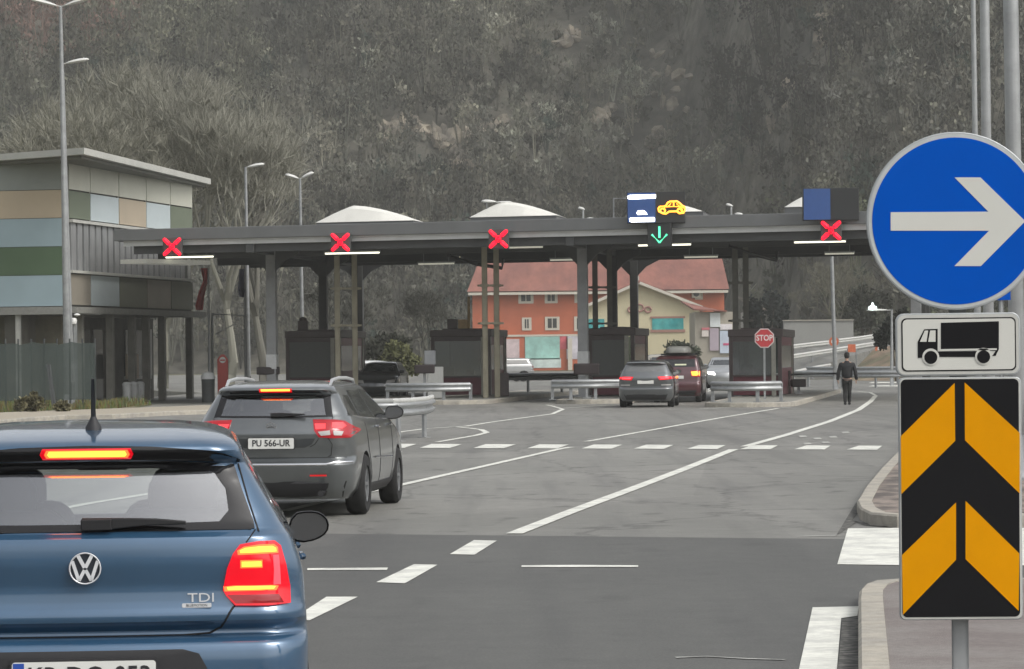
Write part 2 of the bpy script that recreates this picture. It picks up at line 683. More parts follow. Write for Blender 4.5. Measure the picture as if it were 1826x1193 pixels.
# left pavement in front of the fence
il = [G(-500, 768), G(0, 758), G(60, 752), G(120, 748), G(200, 747), G(300, 741), G(420, 737), G(470, 734), G(470, 729), G(370, 729), G(0, 743), G(-500, 750)]
island('verge_pavement', il, mtop=mat('light_pavement', (0.36, 0.32, 0.25), .85, noise=.15, scale=8))
b = MB()
gv = [Vector((-80, 92, .06)), Vector((-17.2, 100, .06)), Vector((-13.0, 109, .06)), Vector((-13.3, 124, .06)), Vector((-80, 124, .06))]
b.add([tuple(p) for p in gv] + [(p.x, p.y, -.3) for p in gv], [tuple(range(5))] + [(i, (i + 1) % 5, (i + 1) % 5 + 5, i + 5) for i in range(5)])
struct(b, 'grass_verge', m_grass)

# ------------------------------------------------------------------ the wooded hill
def hnoise(x, y, s=0):
    return (sin(x * .043 + s) * cos(y * .051 + 1.3 * s) + .5 * sin(x * .11 + y * .07 + s) + .3 * sin(x * .23 - y * .19 + 2 * s))


def foot(x):
    s = min(1, max(0, (x - 23) / 15))
    s = s * s * (3 - 2 * s)
    return 418 - 78 * s + 5 * sin(x * .07)


def hill_z(x, y):
    d = y - foot(x)
    if d <= 0:
        return -.4
    k = .62 if x < 30 else .62 - min(.1, (x - 30) * .002)
    return d * k * min(1, d / 14 + .25) + hnoise(x, y) * min(2.6, d * .08)


hm = bpy.data.materials.new('hillside_earth')
hm.use_nodes = True
t = hm.node_tree
bs = t.nodes['Principled BSDF']
bs.inputs['Roughness'].default_value = 0.95
tc = t.nodes.new('ShaderNodeTexCoord')
n1 = t.nodes.new('ShaderNodeTexNoise')
n1.inputs['Scale'].default_value = .045
n1.inputs['Detail'].default_value = 8
n2 = t.nodes.new('ShaderNodeTexNoise')
n2.inputs['Scale'].default_value = .5
n2.inputs['Detail'].default_value = 8
t.links.new(tc.outputs['Object'], n1.inputs[0])
t.links.new(tc.outputs['Object'], n2.inputs[0])
r1 = t.nodes.new('ShaderNodeValToRGB')
r1.color_ramp.elements[0].position = .35
r1.color_ramp.elements[0].color = (.055, .053, .043, 1)
r1.color_ramp.elements[1].position = .62
r1.color_ramp.elements[1].color = (.12, .112, .088, 1)
t.links.new(n1.outputs[0], r1.inputs[0])
m1 = t.nodes.new('ShaderNodeMix')
m1.data_type = 'RGBA'
m1.blend_type = 'MULTIPLY'
m1.inputs[0].default_value = 1
rr = t.nodes.new('ShaderNodeMapRange')
rr.inputs[1].default_value = .3
rr.inputs[2].default_value = .7
rr.inputs[3].default_value = .5
rr.inputs[4].default_value = 1.5
t.links.new(n2.outputs[0], rr.inputs[0])
t.links.new(r1.outputs[0], m1.inputs[6])
t.links.new(rr.outputs[0], m1.inputs[7])
t.links.new(m1.outputs[2], bs.inputs['Base Color'])

b = MB()
NX, NY = 120, 90
b.grid(lambda u, v: (-300 + 600 * u, 330 + 245 * v, hill_z(-300 + 600 * u, 330 + 245 * v)), NX, NY)
hill = struct(b, 'hill', hm, smooth=True)

# rocky scars showing between the trees
m_rock = mat('pale_rock', (0.30, 0.26, 0.20), .95, noise=.35, scale=.8, alt=(.16, .145, .12), altscale=.5, bump=.8, bscale=3)


def hill_hit(px, py):
    lo, hi = 335.0, 650.0
    for yy in np.arange(338, 650, 1.0):
        p = P(px, py, yy)
        if hill_z(p.x, p.y) >= p.z:
            return Vector((p.x, p.y, hill_z(p.x, p.y)))
    return None


rocks_px = []
rk = MB()
rg = random.Random(5)


def scar(pts, wd, n):
    for i in range(n):
        k = rg.random() * (len(pts) - 1)
        i0 = int(k)
        f = k - i0
        px = pts[i0][0] * (1 - f) + pts[min(i0 + 1, len(pts) - 1)][0] * f + rg.gauss(0, wd)
        py = pts[i0][1] * (1 - f) + pts[min(i0 + 1, len(pts) - 1)][1] * f + rg.gauss(0, wd * .6)
        p = hill_hit(px, py)
        if p is None:
            continue
        rocks_px.append((p.x, p.y))
        w_, h_ = rg.uniform(.4, 1.3), rg.uniform(.5, 1.8)
        vs = []
        for a in range(7):
            an = a / 7 * 2 * pi
            vs.append((p.x + w_ * cos(an) * rg.uniform(.6, 1.3), p.y - .9 + rg.uniform(-.3, .3), p.z + .6 + h_ * sin(an) * rg.uniform(.6, 1.2)))
        vs.append((p.x, p.y - 1.5, p.z + .7))
        rk.add(vs, [(a, (a + 1) % 7, 7) for a in range(7)] )


scar([(720, 235), (770, 252), (800, 270), (830, 310)], 6, 46)
scar([(800, 265), (850, 250), (900, 240)], 8, 26)
scar([(690, 255), (715, 228)], 10, 18)
scar([(1000, 85), (1030, 70)], 8, 9)
scar([(1070, 225), (1085, 210)], 7, 8)
scar([(1150, 120), (1180, 150), (1210, 200)], 18, 14)
scar([(830, 290), (870, 330)], 12, 7)
scar([(1240, 250), (1160, 290)], 26, 8)
scar([(1450, 45), (1390, 250)], 20, 5)
o = struct(rk, 'rock_outcrops', m_rock, smooth=False)


# twig clouds: winter trees of the far wood as one mass ---------------------
def fast_mesh(name, verts, quads, mats, cols=None, parent=None):
    me = bpy.data.meshes.new(name)
    nv, nq = len(verts), len(quads)
    me.vertices.add(nv)
    me.vertices.foreach_set('co', verts.astype(np.float32).ravel())
    me.loops.add(nq * 4)
    me.loops.foreach_set('vertex_index', quads.astype(np.int32).ravel())
    me.polygons.add(nq)
    me.polygons.foreach_set('loop_start', np.arange(0, nq * 4, 4, dtype=np.int32))
    me.polygons.foreach_set('loop_total', np.full(nq, 4, dtype=np.int32))
    me.update(calc_edges=True)
    if cols is not None:
        at = me.color_attributes.new('tint', 'FLOAT_COLOR', 'POINT')
        at.data.foreach_set('color', cols.astype(np.float32).ravel())
    me.materials.append(mats)
    ob = bpy.data.objects.new(name, me)
    COL.objects.link(ob)
    if parent:
        ob.parent = parent
    return ob


def ribbons(p0, p1, w0, w1, rs):
    """quads along p0->p1 (N,3) with random facing"""
    d = p1 - p0
    rnd = rs.normal(size=p0.shape)
    s = np.cross(d, rnd)
    s /= (np.linalg.norm(s, axis=1, keepdims=True) + 1e-9)
    w0 = np.asarray(w0).reshape(-1, 1)
    w1 = np.asarray(w1).reshape(-1, 1)
    v = np.stack([p0 - s * w0, p0 + s * w0, p1 + s * w1, p1 - s * w1], axis=1).reshape(-1, 3)
    q = np.arange(len(v)).reshape(-1, 4)
    return v, q


def tint_mat(name, rough=.9, trans=0.0):
    m = bpy.data.materials.new(name)
    m.use_nodes = True
    t = m.node_tree
    bb = t.nodes['Principled BSDF']
    bb.inputs['Roughness'].default_value = rough
    bb.inputs['Specular IOR Level'].default_value = .1
    a = t.nodes.new('ShaderNodeAttribute')
    a.attribute_name = 'tint'
    t.links.new(a.outputs['Color'], bb.inputs['Base Color'])
    return m


m_twig = tint_mat('winter_twigs')


def sm(x, a, b_):
    x = np.clip((x - a) / (b_ - a), 0, 1)
    return x * x * (3 - 2 * x)


BLOBS = [(830, 190, 120, 60, -.035), (1370, 180, 110, 100, -.03), (560, 50, 130, 55, -.035), (960, 165, 60, 45, -.02), (130, 175, 70, 50, -.035),
         (700, 120, 90, 60, -.02), (1560, 60, 90, 60, -.03), (1180, 40, 60, 40, -.02), (1390, 240, 60, 40, -.02), (1640, 180, 90, 120, .012),
         (1050, 90, 100, 60, .035), (1120, 230, 80, 80, .035), (930, 270, 90, 35, .03), (290, 60, 70, 45, .03), (90, 120, 60, 60, .02),
         (640, 300, 90, 60, .012), (1260, 330, 200, 40, .018), (860, 60, 50, 35, .03), (450, 120, 60, 60, .015), (740, 250, 60, 40, .03)]


def wood():
    rs = np.random.RandomState(3)
    pts = []
    for _ in range(9500):
        y = rs.uniform(342, 566)
        x = rs.uniform(-.19 * y - 6, .19 * y + 6)
        z = hill_z(x, y)
        if z < .0:
            continue
        pp = 631 - 6000 * (z - 1.76) / y
        if pp < -60:
            if rs.rand() < .8:
                continue
        pts.append((x, y, z))
    sel = []
    cell = {}
    for p in pts:
        k = (int(p[0] // 2.6), int(p[1] // 2.6))
        if k in cell:
            continue
        cell[k] = 1
        sel.append(p)
    V, Q, C = [], [], []
    off = 0
    rx = np.array(rocks_px)
    for (x, y, z) in sel:
        if len(rx) and np.any((np.abs(rx[:, 0] - x) < 1.5) & (rx[:, 1] - y > -1.5) & (rx[:, 1] - y < 8.5)) and rs.rand() < .66:
            continue
        px = 913 + 6000 * x / y
        py = 631 - 6000 * (z - 1.76) / y
        H = rs.uniform(5.5, 9.5)
        big = hnoise(px * .11, py * .16, 4.0) * .6 + hnoise(px * .30, py * .42, 1.0) * .4
        rocky = float(np.exp(-((px - 1040) / 210) ** 2 - ((py - 200) / 190) ** 2))
        if py > 540 and px > 1300:
            H *= .55
        if rocky > .35:
            H *= rs.uniform(.45, .8)
        blob = 0.0
        for bx, by, sx, sy, am in BLOBS:
            blob += am * float(np.exp(-((px - bx) / sx) ** 2 - ((py - by) / sy) ** 2))
        base = .090 + .036 * big + .035 * rocky + rs.normal() * .026 + blob * 1.5
        r_ = rs.rand()
        base = max(base, .03)
        if r_ < .16:
            base *= .42
        elif r_ > .86:
            base *= 1.6
        g = rs.rand()
        col = np.array([base * (1.0 + .06 * g), base * (1.0 + .04 * rs.rand()), base * (.84 - .08 * g)])
        if px < 480 and py < 420:
            col *= np.array([.98, 1.0, .93])
        if (px - 110) ** 2 / 130 ** 2 + (py - 70) ** 2 / 70 ** 2 < 1 and rs.rand() < .55:
            col = np.array([.17, .11, .09]) * rs.uniform(.8, 1.1)
        if px > 1280 and py < 420 and rs.rand() < .6:
            col = col * np.array([.82, .82, .86])
        if px > 1340 and py > 430 and rs.rand() < .5:
            col = np.array([.062, .070, .040]) * rs.uniform(.7, 1.4)
        if rs.rand() < .045:
            col = np.array([.035, .05, .04])
        col = np.clip(col, .02, .5)
        W = H * rs.uniform(.30, .42)
        n = 150 if y < 470 else 110
        # stems
        ns = 7
        root = np.array([[x, y, z - .4]])
        a = rs.uniform(0, 2 * pi, ns)
        tip = np.stack([x + np.cos(a) * W * .7 * rs.rand(ns), y + np.sin(a) * W * .7 * rs.rand(ns), z + H * rs.uniform(.65, 1, ns)], 1)
        p0 = np.repeat(root, ns, 0)
        v, q = ribbons(p0, tip, np.full(ns, .09), np.full(ns, .03), rs)
        V.append(v)
        Q.append(q + off)
        off += len(v)
        C.append(np.repeat((col * rs.uniform(1.0, 1.5))[None], len(v), 0))
        # twig sprays, gathered in clumps so that gaps show
        nc = 9
        ca = rs.uniform(0, 2 * pi, nc)
        cr = W * np.sqrt(rs.rand(nc)) * .8
        ch = z + H * rs.uniform(.3, .95, nc)
        k = rs.randint(0, nc, n)
        c0 = np.stack([x + np.cos(ca[k]) * cr[k], y + np.sin(ca[k]) * cr[k], ch[k]], 1) + rs.normal(size=(n, 3)) * W * .16
        dirn = rs.normal(size=(n, 3)) * .7
        dirn[:, 2] = np.abs(dirn[:, 2]) + .5
        dirn /= np.linalg.norm(dirn, axis=1, keepdims=True)
        flake = (rs.rand(n) < .6)
        c1 = c0 + dirn * np.where(flake, rs.uniform(.25, .6, n), rs.uniform(.6, 1.6, n))[:, None]
        v, q = ribbons(c0, c1, np.where(flake, rs.uniform(.10, .24, n), .05), np.where(flake, rs.uniform(.06, .2, n), .03), rs)
        cl = col[None] * (rs.uniform(.62, 1.42, (nc, 1)) * (.72 + .5 * (ch[:, None] - z) / H))[k]  # top light put into the tint: clumps brighten towards the crown top
        V.append(v)
        Q.append(q + off)
        off += len(v)
        C.append(np.repeat(cl, 4, 0))
    V, Q, C = np.concatenate(V), np.concatenate(Q), np.concatenate(C)
    C = np.concatenate([C, np.ones((len(C), 1))], 1)
    o = fast_mesh('hillside_wood', V, Q, m_twig, C)
    o["kind"] = 'stuff'
    print('wood quads', len(Q))


wood()
# ------------------------------------------------------------------ the toll canopy
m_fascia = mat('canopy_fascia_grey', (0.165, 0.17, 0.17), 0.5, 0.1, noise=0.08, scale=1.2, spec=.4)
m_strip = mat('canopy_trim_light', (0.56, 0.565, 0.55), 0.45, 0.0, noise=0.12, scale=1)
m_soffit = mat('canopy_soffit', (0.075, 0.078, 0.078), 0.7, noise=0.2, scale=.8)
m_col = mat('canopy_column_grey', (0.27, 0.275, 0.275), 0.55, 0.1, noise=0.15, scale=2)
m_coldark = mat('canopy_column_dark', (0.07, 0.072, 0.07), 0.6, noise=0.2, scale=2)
m_dome = mat('skylight_membrane', (0.74, 0.73, 0.67), 0.6, noise=0.04, scale=2)

A = Vector((-14.87, 126.0, 0))
Bp = Vector((16.5, 114.6, 0))
U = (Bp - A).normalized()
V_ = Vector((.141, .99, 0))          # along the lanes
LEN = (Bp - A).length
can = thing('toll_canopy', 'long flat grey steel canopy on columns spanning the toll lanes', 'canopy', tuple((A + Bp) / 2))


def cw(u, v, z):
    p = A + U * u + V_ * v
    return (p.x, p.y, z)


def cslab(B, u0, u1, v0, v1, z0, z1, m=0):
    B.add([cw(u0, v0, z0), cw(u1, v0, z0), cw(u1, v1, z0), cw(u0, v1, z0), cw(u0, v0, z1), cw(u1, v0, z1), cw(u1, v1, z1), cw(u0, v1, z1)],
          [(0, 3, 2, 1), (4, 5, 6, 7), (0, 1, 5, 4), (1, 2, 6, 5), (2, 3, 7, 6), (3, 0, 4, 7)], m)


DEP = 21.0
b = MB()
cslab(b, 0, LEN, 0, .12, 6.13, 6.56)
cslab(b, 0, .12, .122, DEP, 6.13, 6.56)
cslab(b, LEN - .12, LEN, .122, DEP, 6.13, 6.56)
cslab(b, 0, LEN, DEP + .002, DEP + .12, 6.13, 6.56)
b.build('fascia', m_fascia, can, world=True, bevel=.02)
b = MB()
cslab(b, .35, LEN - .35, .16, .30, 5.93, 6.127)
cslab(b, .35, LEN - .35, .10, .34, 6.08, 6.128)
b.build('edge_trim', m_strip, can, world=True)
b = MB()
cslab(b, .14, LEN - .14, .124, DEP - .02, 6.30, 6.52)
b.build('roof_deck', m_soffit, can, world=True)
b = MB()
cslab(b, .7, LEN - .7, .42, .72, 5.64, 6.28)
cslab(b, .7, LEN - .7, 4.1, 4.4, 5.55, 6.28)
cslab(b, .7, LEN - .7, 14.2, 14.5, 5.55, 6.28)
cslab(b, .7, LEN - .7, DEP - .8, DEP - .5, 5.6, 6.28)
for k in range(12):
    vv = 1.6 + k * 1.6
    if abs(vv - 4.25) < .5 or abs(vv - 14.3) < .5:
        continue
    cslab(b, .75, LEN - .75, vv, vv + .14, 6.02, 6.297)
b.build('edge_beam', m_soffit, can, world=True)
# ribs across the lanes
COLU = []
for X0, Y0 in ((-9.13, 128.0), (2.62, 123.8), (14.37, 119.6)):
    COLU.append(Vector((X0, Y0, 0)))
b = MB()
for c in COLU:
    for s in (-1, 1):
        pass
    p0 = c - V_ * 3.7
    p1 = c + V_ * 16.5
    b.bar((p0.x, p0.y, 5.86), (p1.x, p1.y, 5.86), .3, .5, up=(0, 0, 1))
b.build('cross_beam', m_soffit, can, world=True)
haunch = []
for ci, c in enumerate(COLU):
    for ri, tt in enumerate((0, 10, 18)):
        q = c + V_ * tt
        w_ = .37 if ri == 0 else .33
        b = MB()
        b.cbox((q.x, q.y, 2.95), w_, w_, 5.9, -.142)
        b.cbox((q.x, q.y, .14), w_ + .25, w_ + .25, .12, -.142)
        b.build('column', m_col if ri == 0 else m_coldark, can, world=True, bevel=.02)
        if ri == 0:
            b = MB()
            b.cbox((q.x, q.y, 1.55), w_ + .03, w_ + .03, .55, -.142)
            b.build('column_collar', lampgrey, can, world=True, bevel=.01)
        h = MB()
        for s in (-1, 1):
            e = q + U * (s * (w_ / 2))
            f = q + U * (s * 1.15)
            dv = V_ * .09
            pts = [(e, 5.0), (e, 5.85), (f, 5.85), (f, 5.66), (q + U * (s * .55), 5.38)]
            vs = [((p - dv).x, (p - dv).y, z) for p, z in pts] + [((p + dv).x, (p + dv).y, z) for p, z in pts]
            h.add(vs, [(0, 1, 2, 3, 4), (9, 8, 7, 6, 5)] + [(i, (i + 1) % 5, (i + 1) % 5 + 5, i + 5) for i in range(5)])
        h.build('column_bracket', m_soffit, can, world=True)
# membrane skylights on the roof
for (x0, x1, top, yy) in ((572, 748, 372, 130.5), (848, 1002, 365, 127), (1150, 1262, 367, 124.5), (1410, 1500, 356, 121)):
    c = P((x0 + x1) / 2, 390, yy)
    L = (x1 - x0) / FPX * yy
    zt = P(x0, top, yy + 1.2).z + .10
    z0 = 6.94
    b = MB()

    def sk(u, v):
        s = 2 * u - 1
        q = 2 * v - 1
        prof = min(1, u / .34) ** .75 * (1 - max(0, (u - .34) / .66) ** 1.6)
        h = max(0, prof) * max(0, (1 - q ** 4)) ** .5
        p = Vector((c.x, yy + 1.2, 0)) + U * (s * L * .54) + V_ * (q * 1.5)
        return (p.x, p.y, z0 + (zt - z0) * h)
    b.grid(sk, 20, 10)
    b.build('skylight', m_dome, can, world=True, smooth=True)
    b = MB()
    kb = [Vector((c.x, yy + 1.2, 0)) + U * (su * L * .53) + V_ * (sv * 1.45) for su, sv in ((-1, -1), (1, -1), (1, 1), (-1, 1))]
    b.add([(p.x, p.y, 6.5) for p in kb] + [(p.x, p.y, 6.938) for p in kb], [(0, 3, 2, 1), (4, 5, 6, 7), (0, 1, 5, 4), (1, 2, 6, 5), (2, 3, 7, 6), (3, 0, 4, 7)])
    b.build('skylight_curb', m_fascia, can, world=True)
# drain pipes with their elbows under the roof
m_pipe = mat('black_drainpipe', (0.02, 0.02, 0.02), .5, noise=.1)
for pts in (((800, 455, 124), (825, 462, 125), (850, 471, 126), (895, 478, 126), (897, 462, 126)),
            ((1300, 438, 119), (1340, 452, 119.5), (1384, 464, 120), (1386, 448, 120))):
    b = MB()
    b.tube([P(*q) for q in pts], .07, 8)
    b.build('drainpipe', m_pipe, can, world=True, smooth=True)
# pale ledge at the left end; weak glow added to lift its shaded underside
b = MB()
for k_ in range(1):
    q0, q1 = G(238, 466, 5.40), G(352, 469, 5.40)
    b.bar(q0, q1, 1.3, .16, up=(0, 0, 1))
b.build('end_ledge', mat('pale_ledge_glow', (.62, .62, .56), .5, noise=.05, emis=(1, .98, .88), es=.08), can, world=True)

# strip lights hanging under the canopy
m_tube = emit('tube_light_on', (1.0, .97, .78), 1.5, (.7, .7, .6))
m_tubedim = mat('tube_light_dim', (.66, .66, .56), .4, noise=.05, emis=(1, .97, .8), es=.25)  # tubes that are off still carry a weak glow
first = None
spots = [(338, 458, 5.56, 2.0, 1, 'lit strip light under the canopy at its left end'),
         (628, 451, 5.56, 2.2, 1, 'lit strip light under the second red cross from the left'),
         (778, 470, 5.3, 1.5, 0, 'dim strip light left of the third red cross'),
         (922, 441, 5.62, 2.0, 0, 'dim strip light just below the third red cross from the left'),
         (1012, 463, 5.3, 1.4, 0, 'dim strip light left of the second front canopy column'),
         (1185, 436.5, 5.62, 2.0, 1, 'lit strip light right below the green arrow'),
         (1250, 458, 5.3, 1.3, 0, 'dim strip light above the red house roof right end'),
         (1462, 431, 5.62, 1.9, 1, 'lit strip light under the right-hand red cross'),
         (1497, 452, 5.3, 1.1, 0, 'pale strip light lowest at the canopy right end')]
for (px, py, z, ln, on, lab) in spots:
    p = G(px, py, z)
    l = thing('strip_light', lab, 'ceiling light', tuple(p), group='strip lights under the canopy')
    b = MB()
    d = U * (ln / 2)
    b.bar((-d.x, -d.y, .05), (d.x, d.y, .05), .20, .06, up=(0, 0, 1))
    zr = 6.28 - p.z
    for s in (-.7, .7):
        b.tube([(d.x * s, d.y * s, .07), (d.x * s, d.y * s, zr)], .012, 5)
    b.build('light_housing', galv_dull, l)
    b = MB()
    b.bar((-d.x * .97, -d.y * .97, .0), (d.x * .97, d.y * .97, .0), .13, .07, up=(0, 0, 1))
    b.build('light_tube', m_tube if on else m_tubedim, l)
p = G(823, 462, 5.5)
l = thing('floodlight', 'small lit spotlight on the dark pipe left of the third red cross', 'floodlight', tuple(p))
b = MB()
b.bar((-.14, 0, .06), (.14, .05, -.04), .2, .1)
b.build('light_housing', darksteel, l, bevel=.01)
b = MB()
b.bar((-.10, -.11, .04), (.15, -.08, -.05), .04, .11)
b.build('lamp_glass', emit('spot_light_on', (1, .9, .65), 2.5), l)

# lane signals: crosses and the arrow ---------------------------------------
m_sigbox = mat('signal_box_black', (.02, .021, .022), .5, noise=.1)
m_green = emit('green_arrow_light', (.12, .95, .5), 1.1)
ROT = math.atan2(U.y, U.x)


def signal(px, py, lab, arrow=False):
    Yf = 120.0
    for _ in range(4):
        p = P(px, py, Yf)
        Yf = 126 - (p.x + 14.87) * (11.4 / 31.37) - .35
    p = P(px, py, Yf)
    s = thing('lane_signal', lab, 'lane signal', tuple(p), ROT * .4, group='lane signals along the canopy edge')
    b = MB()
    hb = .43 if arrow else .36
    b.box(-hb, hb, 0, .22, -hb, hb)
    b.box(-.05, .05, .22, .5, -.1, .1)
    b.build('signal_box', m_sigbox if arrow else mat('signal_box_grey', (.06, .062, .062), .6, noise=.1), s, bevel=.03)
    b = MB()
    if arrow:
        for a, c in (((0, .30), (0, -.10)), ((-.27, .02), (0, -.27)), ((.27, .02), (0, -.27))):
            b.tube([(a[0], -.03, a[1]), (c[0], -.03, c[1])], .038, 8)
        b.build('green_arrow', m_green, s, smooth=True)
    else:
        for sx in (-1, 1):
            for sz in (-1, 1):
                b.tube([(.035 * sx, -.03, .06 * sz), (.12 * sx, -.03, .12 * sz), (.28 * sx, -.03, .27 * sz)], [.085, .075, .065], 8)
                b.lathe([(.0, -.065), (.05, -.04), (.066, 0), (.05, .04), (0, .065)], (.28 * sx, -.03, .27 * sz), 'y', 10)
        b.tube([(-.09, -.03, 0), (.09, -.03, 0)], .085, 8)
        b.build('red_cross', red_em, s, smooth=True)
    return s


signal(307, 440, 'lane signal with glowing red cross at the far left of the canopy')
signal(607, 432, 'lane signal with glowing red cross below the leftmost white skylight')
signal(889, 426, 'lane signal with glowing red cross above the twin beige pipes')
signal(1482, 411, 'lane signal with glowing red cross beneath the blank blue and black panel')
signal(1176, 419, 'lane signal with a green down arrow under the lit car display', True)


def display(x0, x1, y0, y1, lit, lab):
    Yf = 120.0
    for _ in range(4):
        p = P((x0 + x1) / 2, y1, Yf)
        Yf = 126 - (p.x + 14.87) * (11.4 / 31.37) - .45
    s = Yf / FPX
    W, H = (x1 - x0) * s, (y1 - y0) * s
    p = P((x0 + x1) / 2, y1, Yf)
    o = thing('lane_display', lab, 'display board', tuple(p), 0, group='display boards on the canopy edge')
    b = MB()
    b.box(-W / 2, W / 2, 0, .3, 0, H)
    b.box(-W / 2 + .1, -W / 2 + .2, .3, .6, .1, H - .1)
    b.box(W / 2 - .2, W / 2 - .1, .3, .6, .1, H - .1)
    b.build('display_case', m_sigbox, o, bevel=.02)
    b = MB()
    b.box(-W / 2 + .03, -.02, -.012, -.002, .03, H - .03)
    b.build('blue_panel', mat('display_blue', (.025, .075, .24), .5, noise=.08), o)
    if lit:
        k = (x1 - x0) / 104.0
        f = 1392 / 140.0

        def q(cx, cy):
            ax = 1100 + cx / f
            ay = 330 + cy / f
            return ((ax - (x0 + x1) / 2) * s, (y1 - ay) * s)
        wl = emit('white_display_light', (1, 1, 1), 3.0)
        for name, poly in (('text_bar', [(185, 195), (230, 172), (695, 165), (695, 235), (240, 252), (200, 240)]),
                           ('text_bar', [(220, 590), (250, 575), (660, 570), (675, 595), (672, 650), (260, 655), (225, 640)])):
            b = MB()
            b.prism([q(*c) for c in poly], XZ, -.03, -.013)
            b.build('text_line', wl, o)
        b = MB()
        b.prism([q(*c) for c in ((350, 490), (375, 450), (470, 445), (505, 465), (545, 520), (370, 525))], XZ, -.03, -.013)
        b.build('small_car_symbol', wl, o)
        ol = emit('orange_display_light', (1.0, .36, .03), 2.6)
        b = MB()
        out = [(760, 385), (870, 372), (905, 315), (945, 295), (1070, 292), (1115, 325), (1160, 370), (1205, 395), (1210, 450), (1180, 500), (1110, 505),
               (1060, 470), (930, 472), (870, 512), (820, 505), (745, 465), (738, 415)]
        lp = [(*q(*c),) for c in out]
        b.tube([(a, -.03, c) for a, c in lp + [lp[0]]], .035, 6)
        for l0, l1 in (((860, 385), (1150, 385)), ((915, 380), (960, 330)), ((1110, 380), (1060, 330)), ((820, 430), (870, 455)), ((1100, 430), (1150, 455)), ((850, 395), (820, 430)), ((1150, 400), (1190, 410)), ((1010, 300), (1010, 385))):
            a, c = q(*l0), q(*l1)
            b.tube([(a[0], -.03, a[1]), (c[0], -.03, c[1])], .026, 6)
        for cc in ((815, 455), (1120, 455)):
            b.tube([(q(cc[0] + 42 * cos(a), cc[1] + 42 * sin(a))[0], -.03, q(cc[0] + 42 * cos(a), cc[1] + 42 * sin(a))[1]) for a in [i * pi / 6 for i in range(13)]], .026, 6)
        b.build('car_symbol', ol, o, smooth=True)
    else:
        b = MB()
        b.box(.02, W / 2 - .03, -.012, -.002, .03, H - .03)
        b.build('black_panel', mat('display_black', (.018, .019, .02), .4, noise=.05), o)


display(1118, 1222, 342, 398, True, 'lit display board with white lines on blue and an orange car')
display(1432, 1532, 335, 393, False, 'unlit display board, half blue and half black, over the right lane')

# twin pipe frames standing by the booths ----------------------------------
m_beige = mat('beige_steel', (.33, .30, .215), .6, noise=.3, scale=1.5, stretch=(1, 1, .5))
m_greypipe = mat('grey_brown_steel', (.14, .135, .115), .6, noise=.2, scale=2)
for (xa, xb, Yd, base, lab, mm) in ((602, 633, 127.5, 0.15, 'pair of beige service pipes rising from the left booth to the canopy', m_beige),
                              (865, 886, 124.5, .15, 'pair of beige service pipes beside the second booth from the left', m_beige),
                              (1062, 1088, 130, .15, 'pair of grey brown service pipes behind the third booth', m_greypipe),
                              (1312, 1331, 124.0, .15, 'pair of grey brown service pipes at the booth with the stop sign', m_greypipe)):
    pa, pb = P(xa, 600, Yd), P(xb, 600, Yd + .3)
    o = thing('service_pipes', lab, 'pipes', (pa.x, pa.y, base), group='service pipe frames')
    for q in (pa, pb):
        b = MB()
        b.tube([(q.x, q.y, base), (q.x, q.y, 6.0)], .105, 10)
        b.build('pipe', mm, o, world=True, smooth=True)
    for z in (2.9, 4.3):
        b = MB()
        b.bar((pa.x - .25, pa.y, z), (pb.x + .25, pb.y, z), .1, .07)
        b.cbox((pa.x, pa.y, z), .34, .34, .09)
        b.cbox((pb.x, pb.y, z), .34, .34, .09)
        b.build('bracket', mm, o, world=True)

# ------------------------------------------------------------------ booths and their islands
m_maroon = mat('maroon_panel', (.13, .022, .035), .45, noise=.15, scale=2)
m_bframe = mat('booth_dark_frame', (.068, .05, .048), .5, noise=.15)
m_bpost = mat('booth_post_grey', (.33, .32, .27), .55, noise=.15)
m_bglass = glass('booth_glass', (.42, .48, .47), .2, .08)
m_inter = mat('booth_interior', (.16, .15, .13), .8, noise=.2)
m_blind = mat('booth_blind', (.12, .125, .12), .8, noise=.1, stretch=(1, 1, 6))


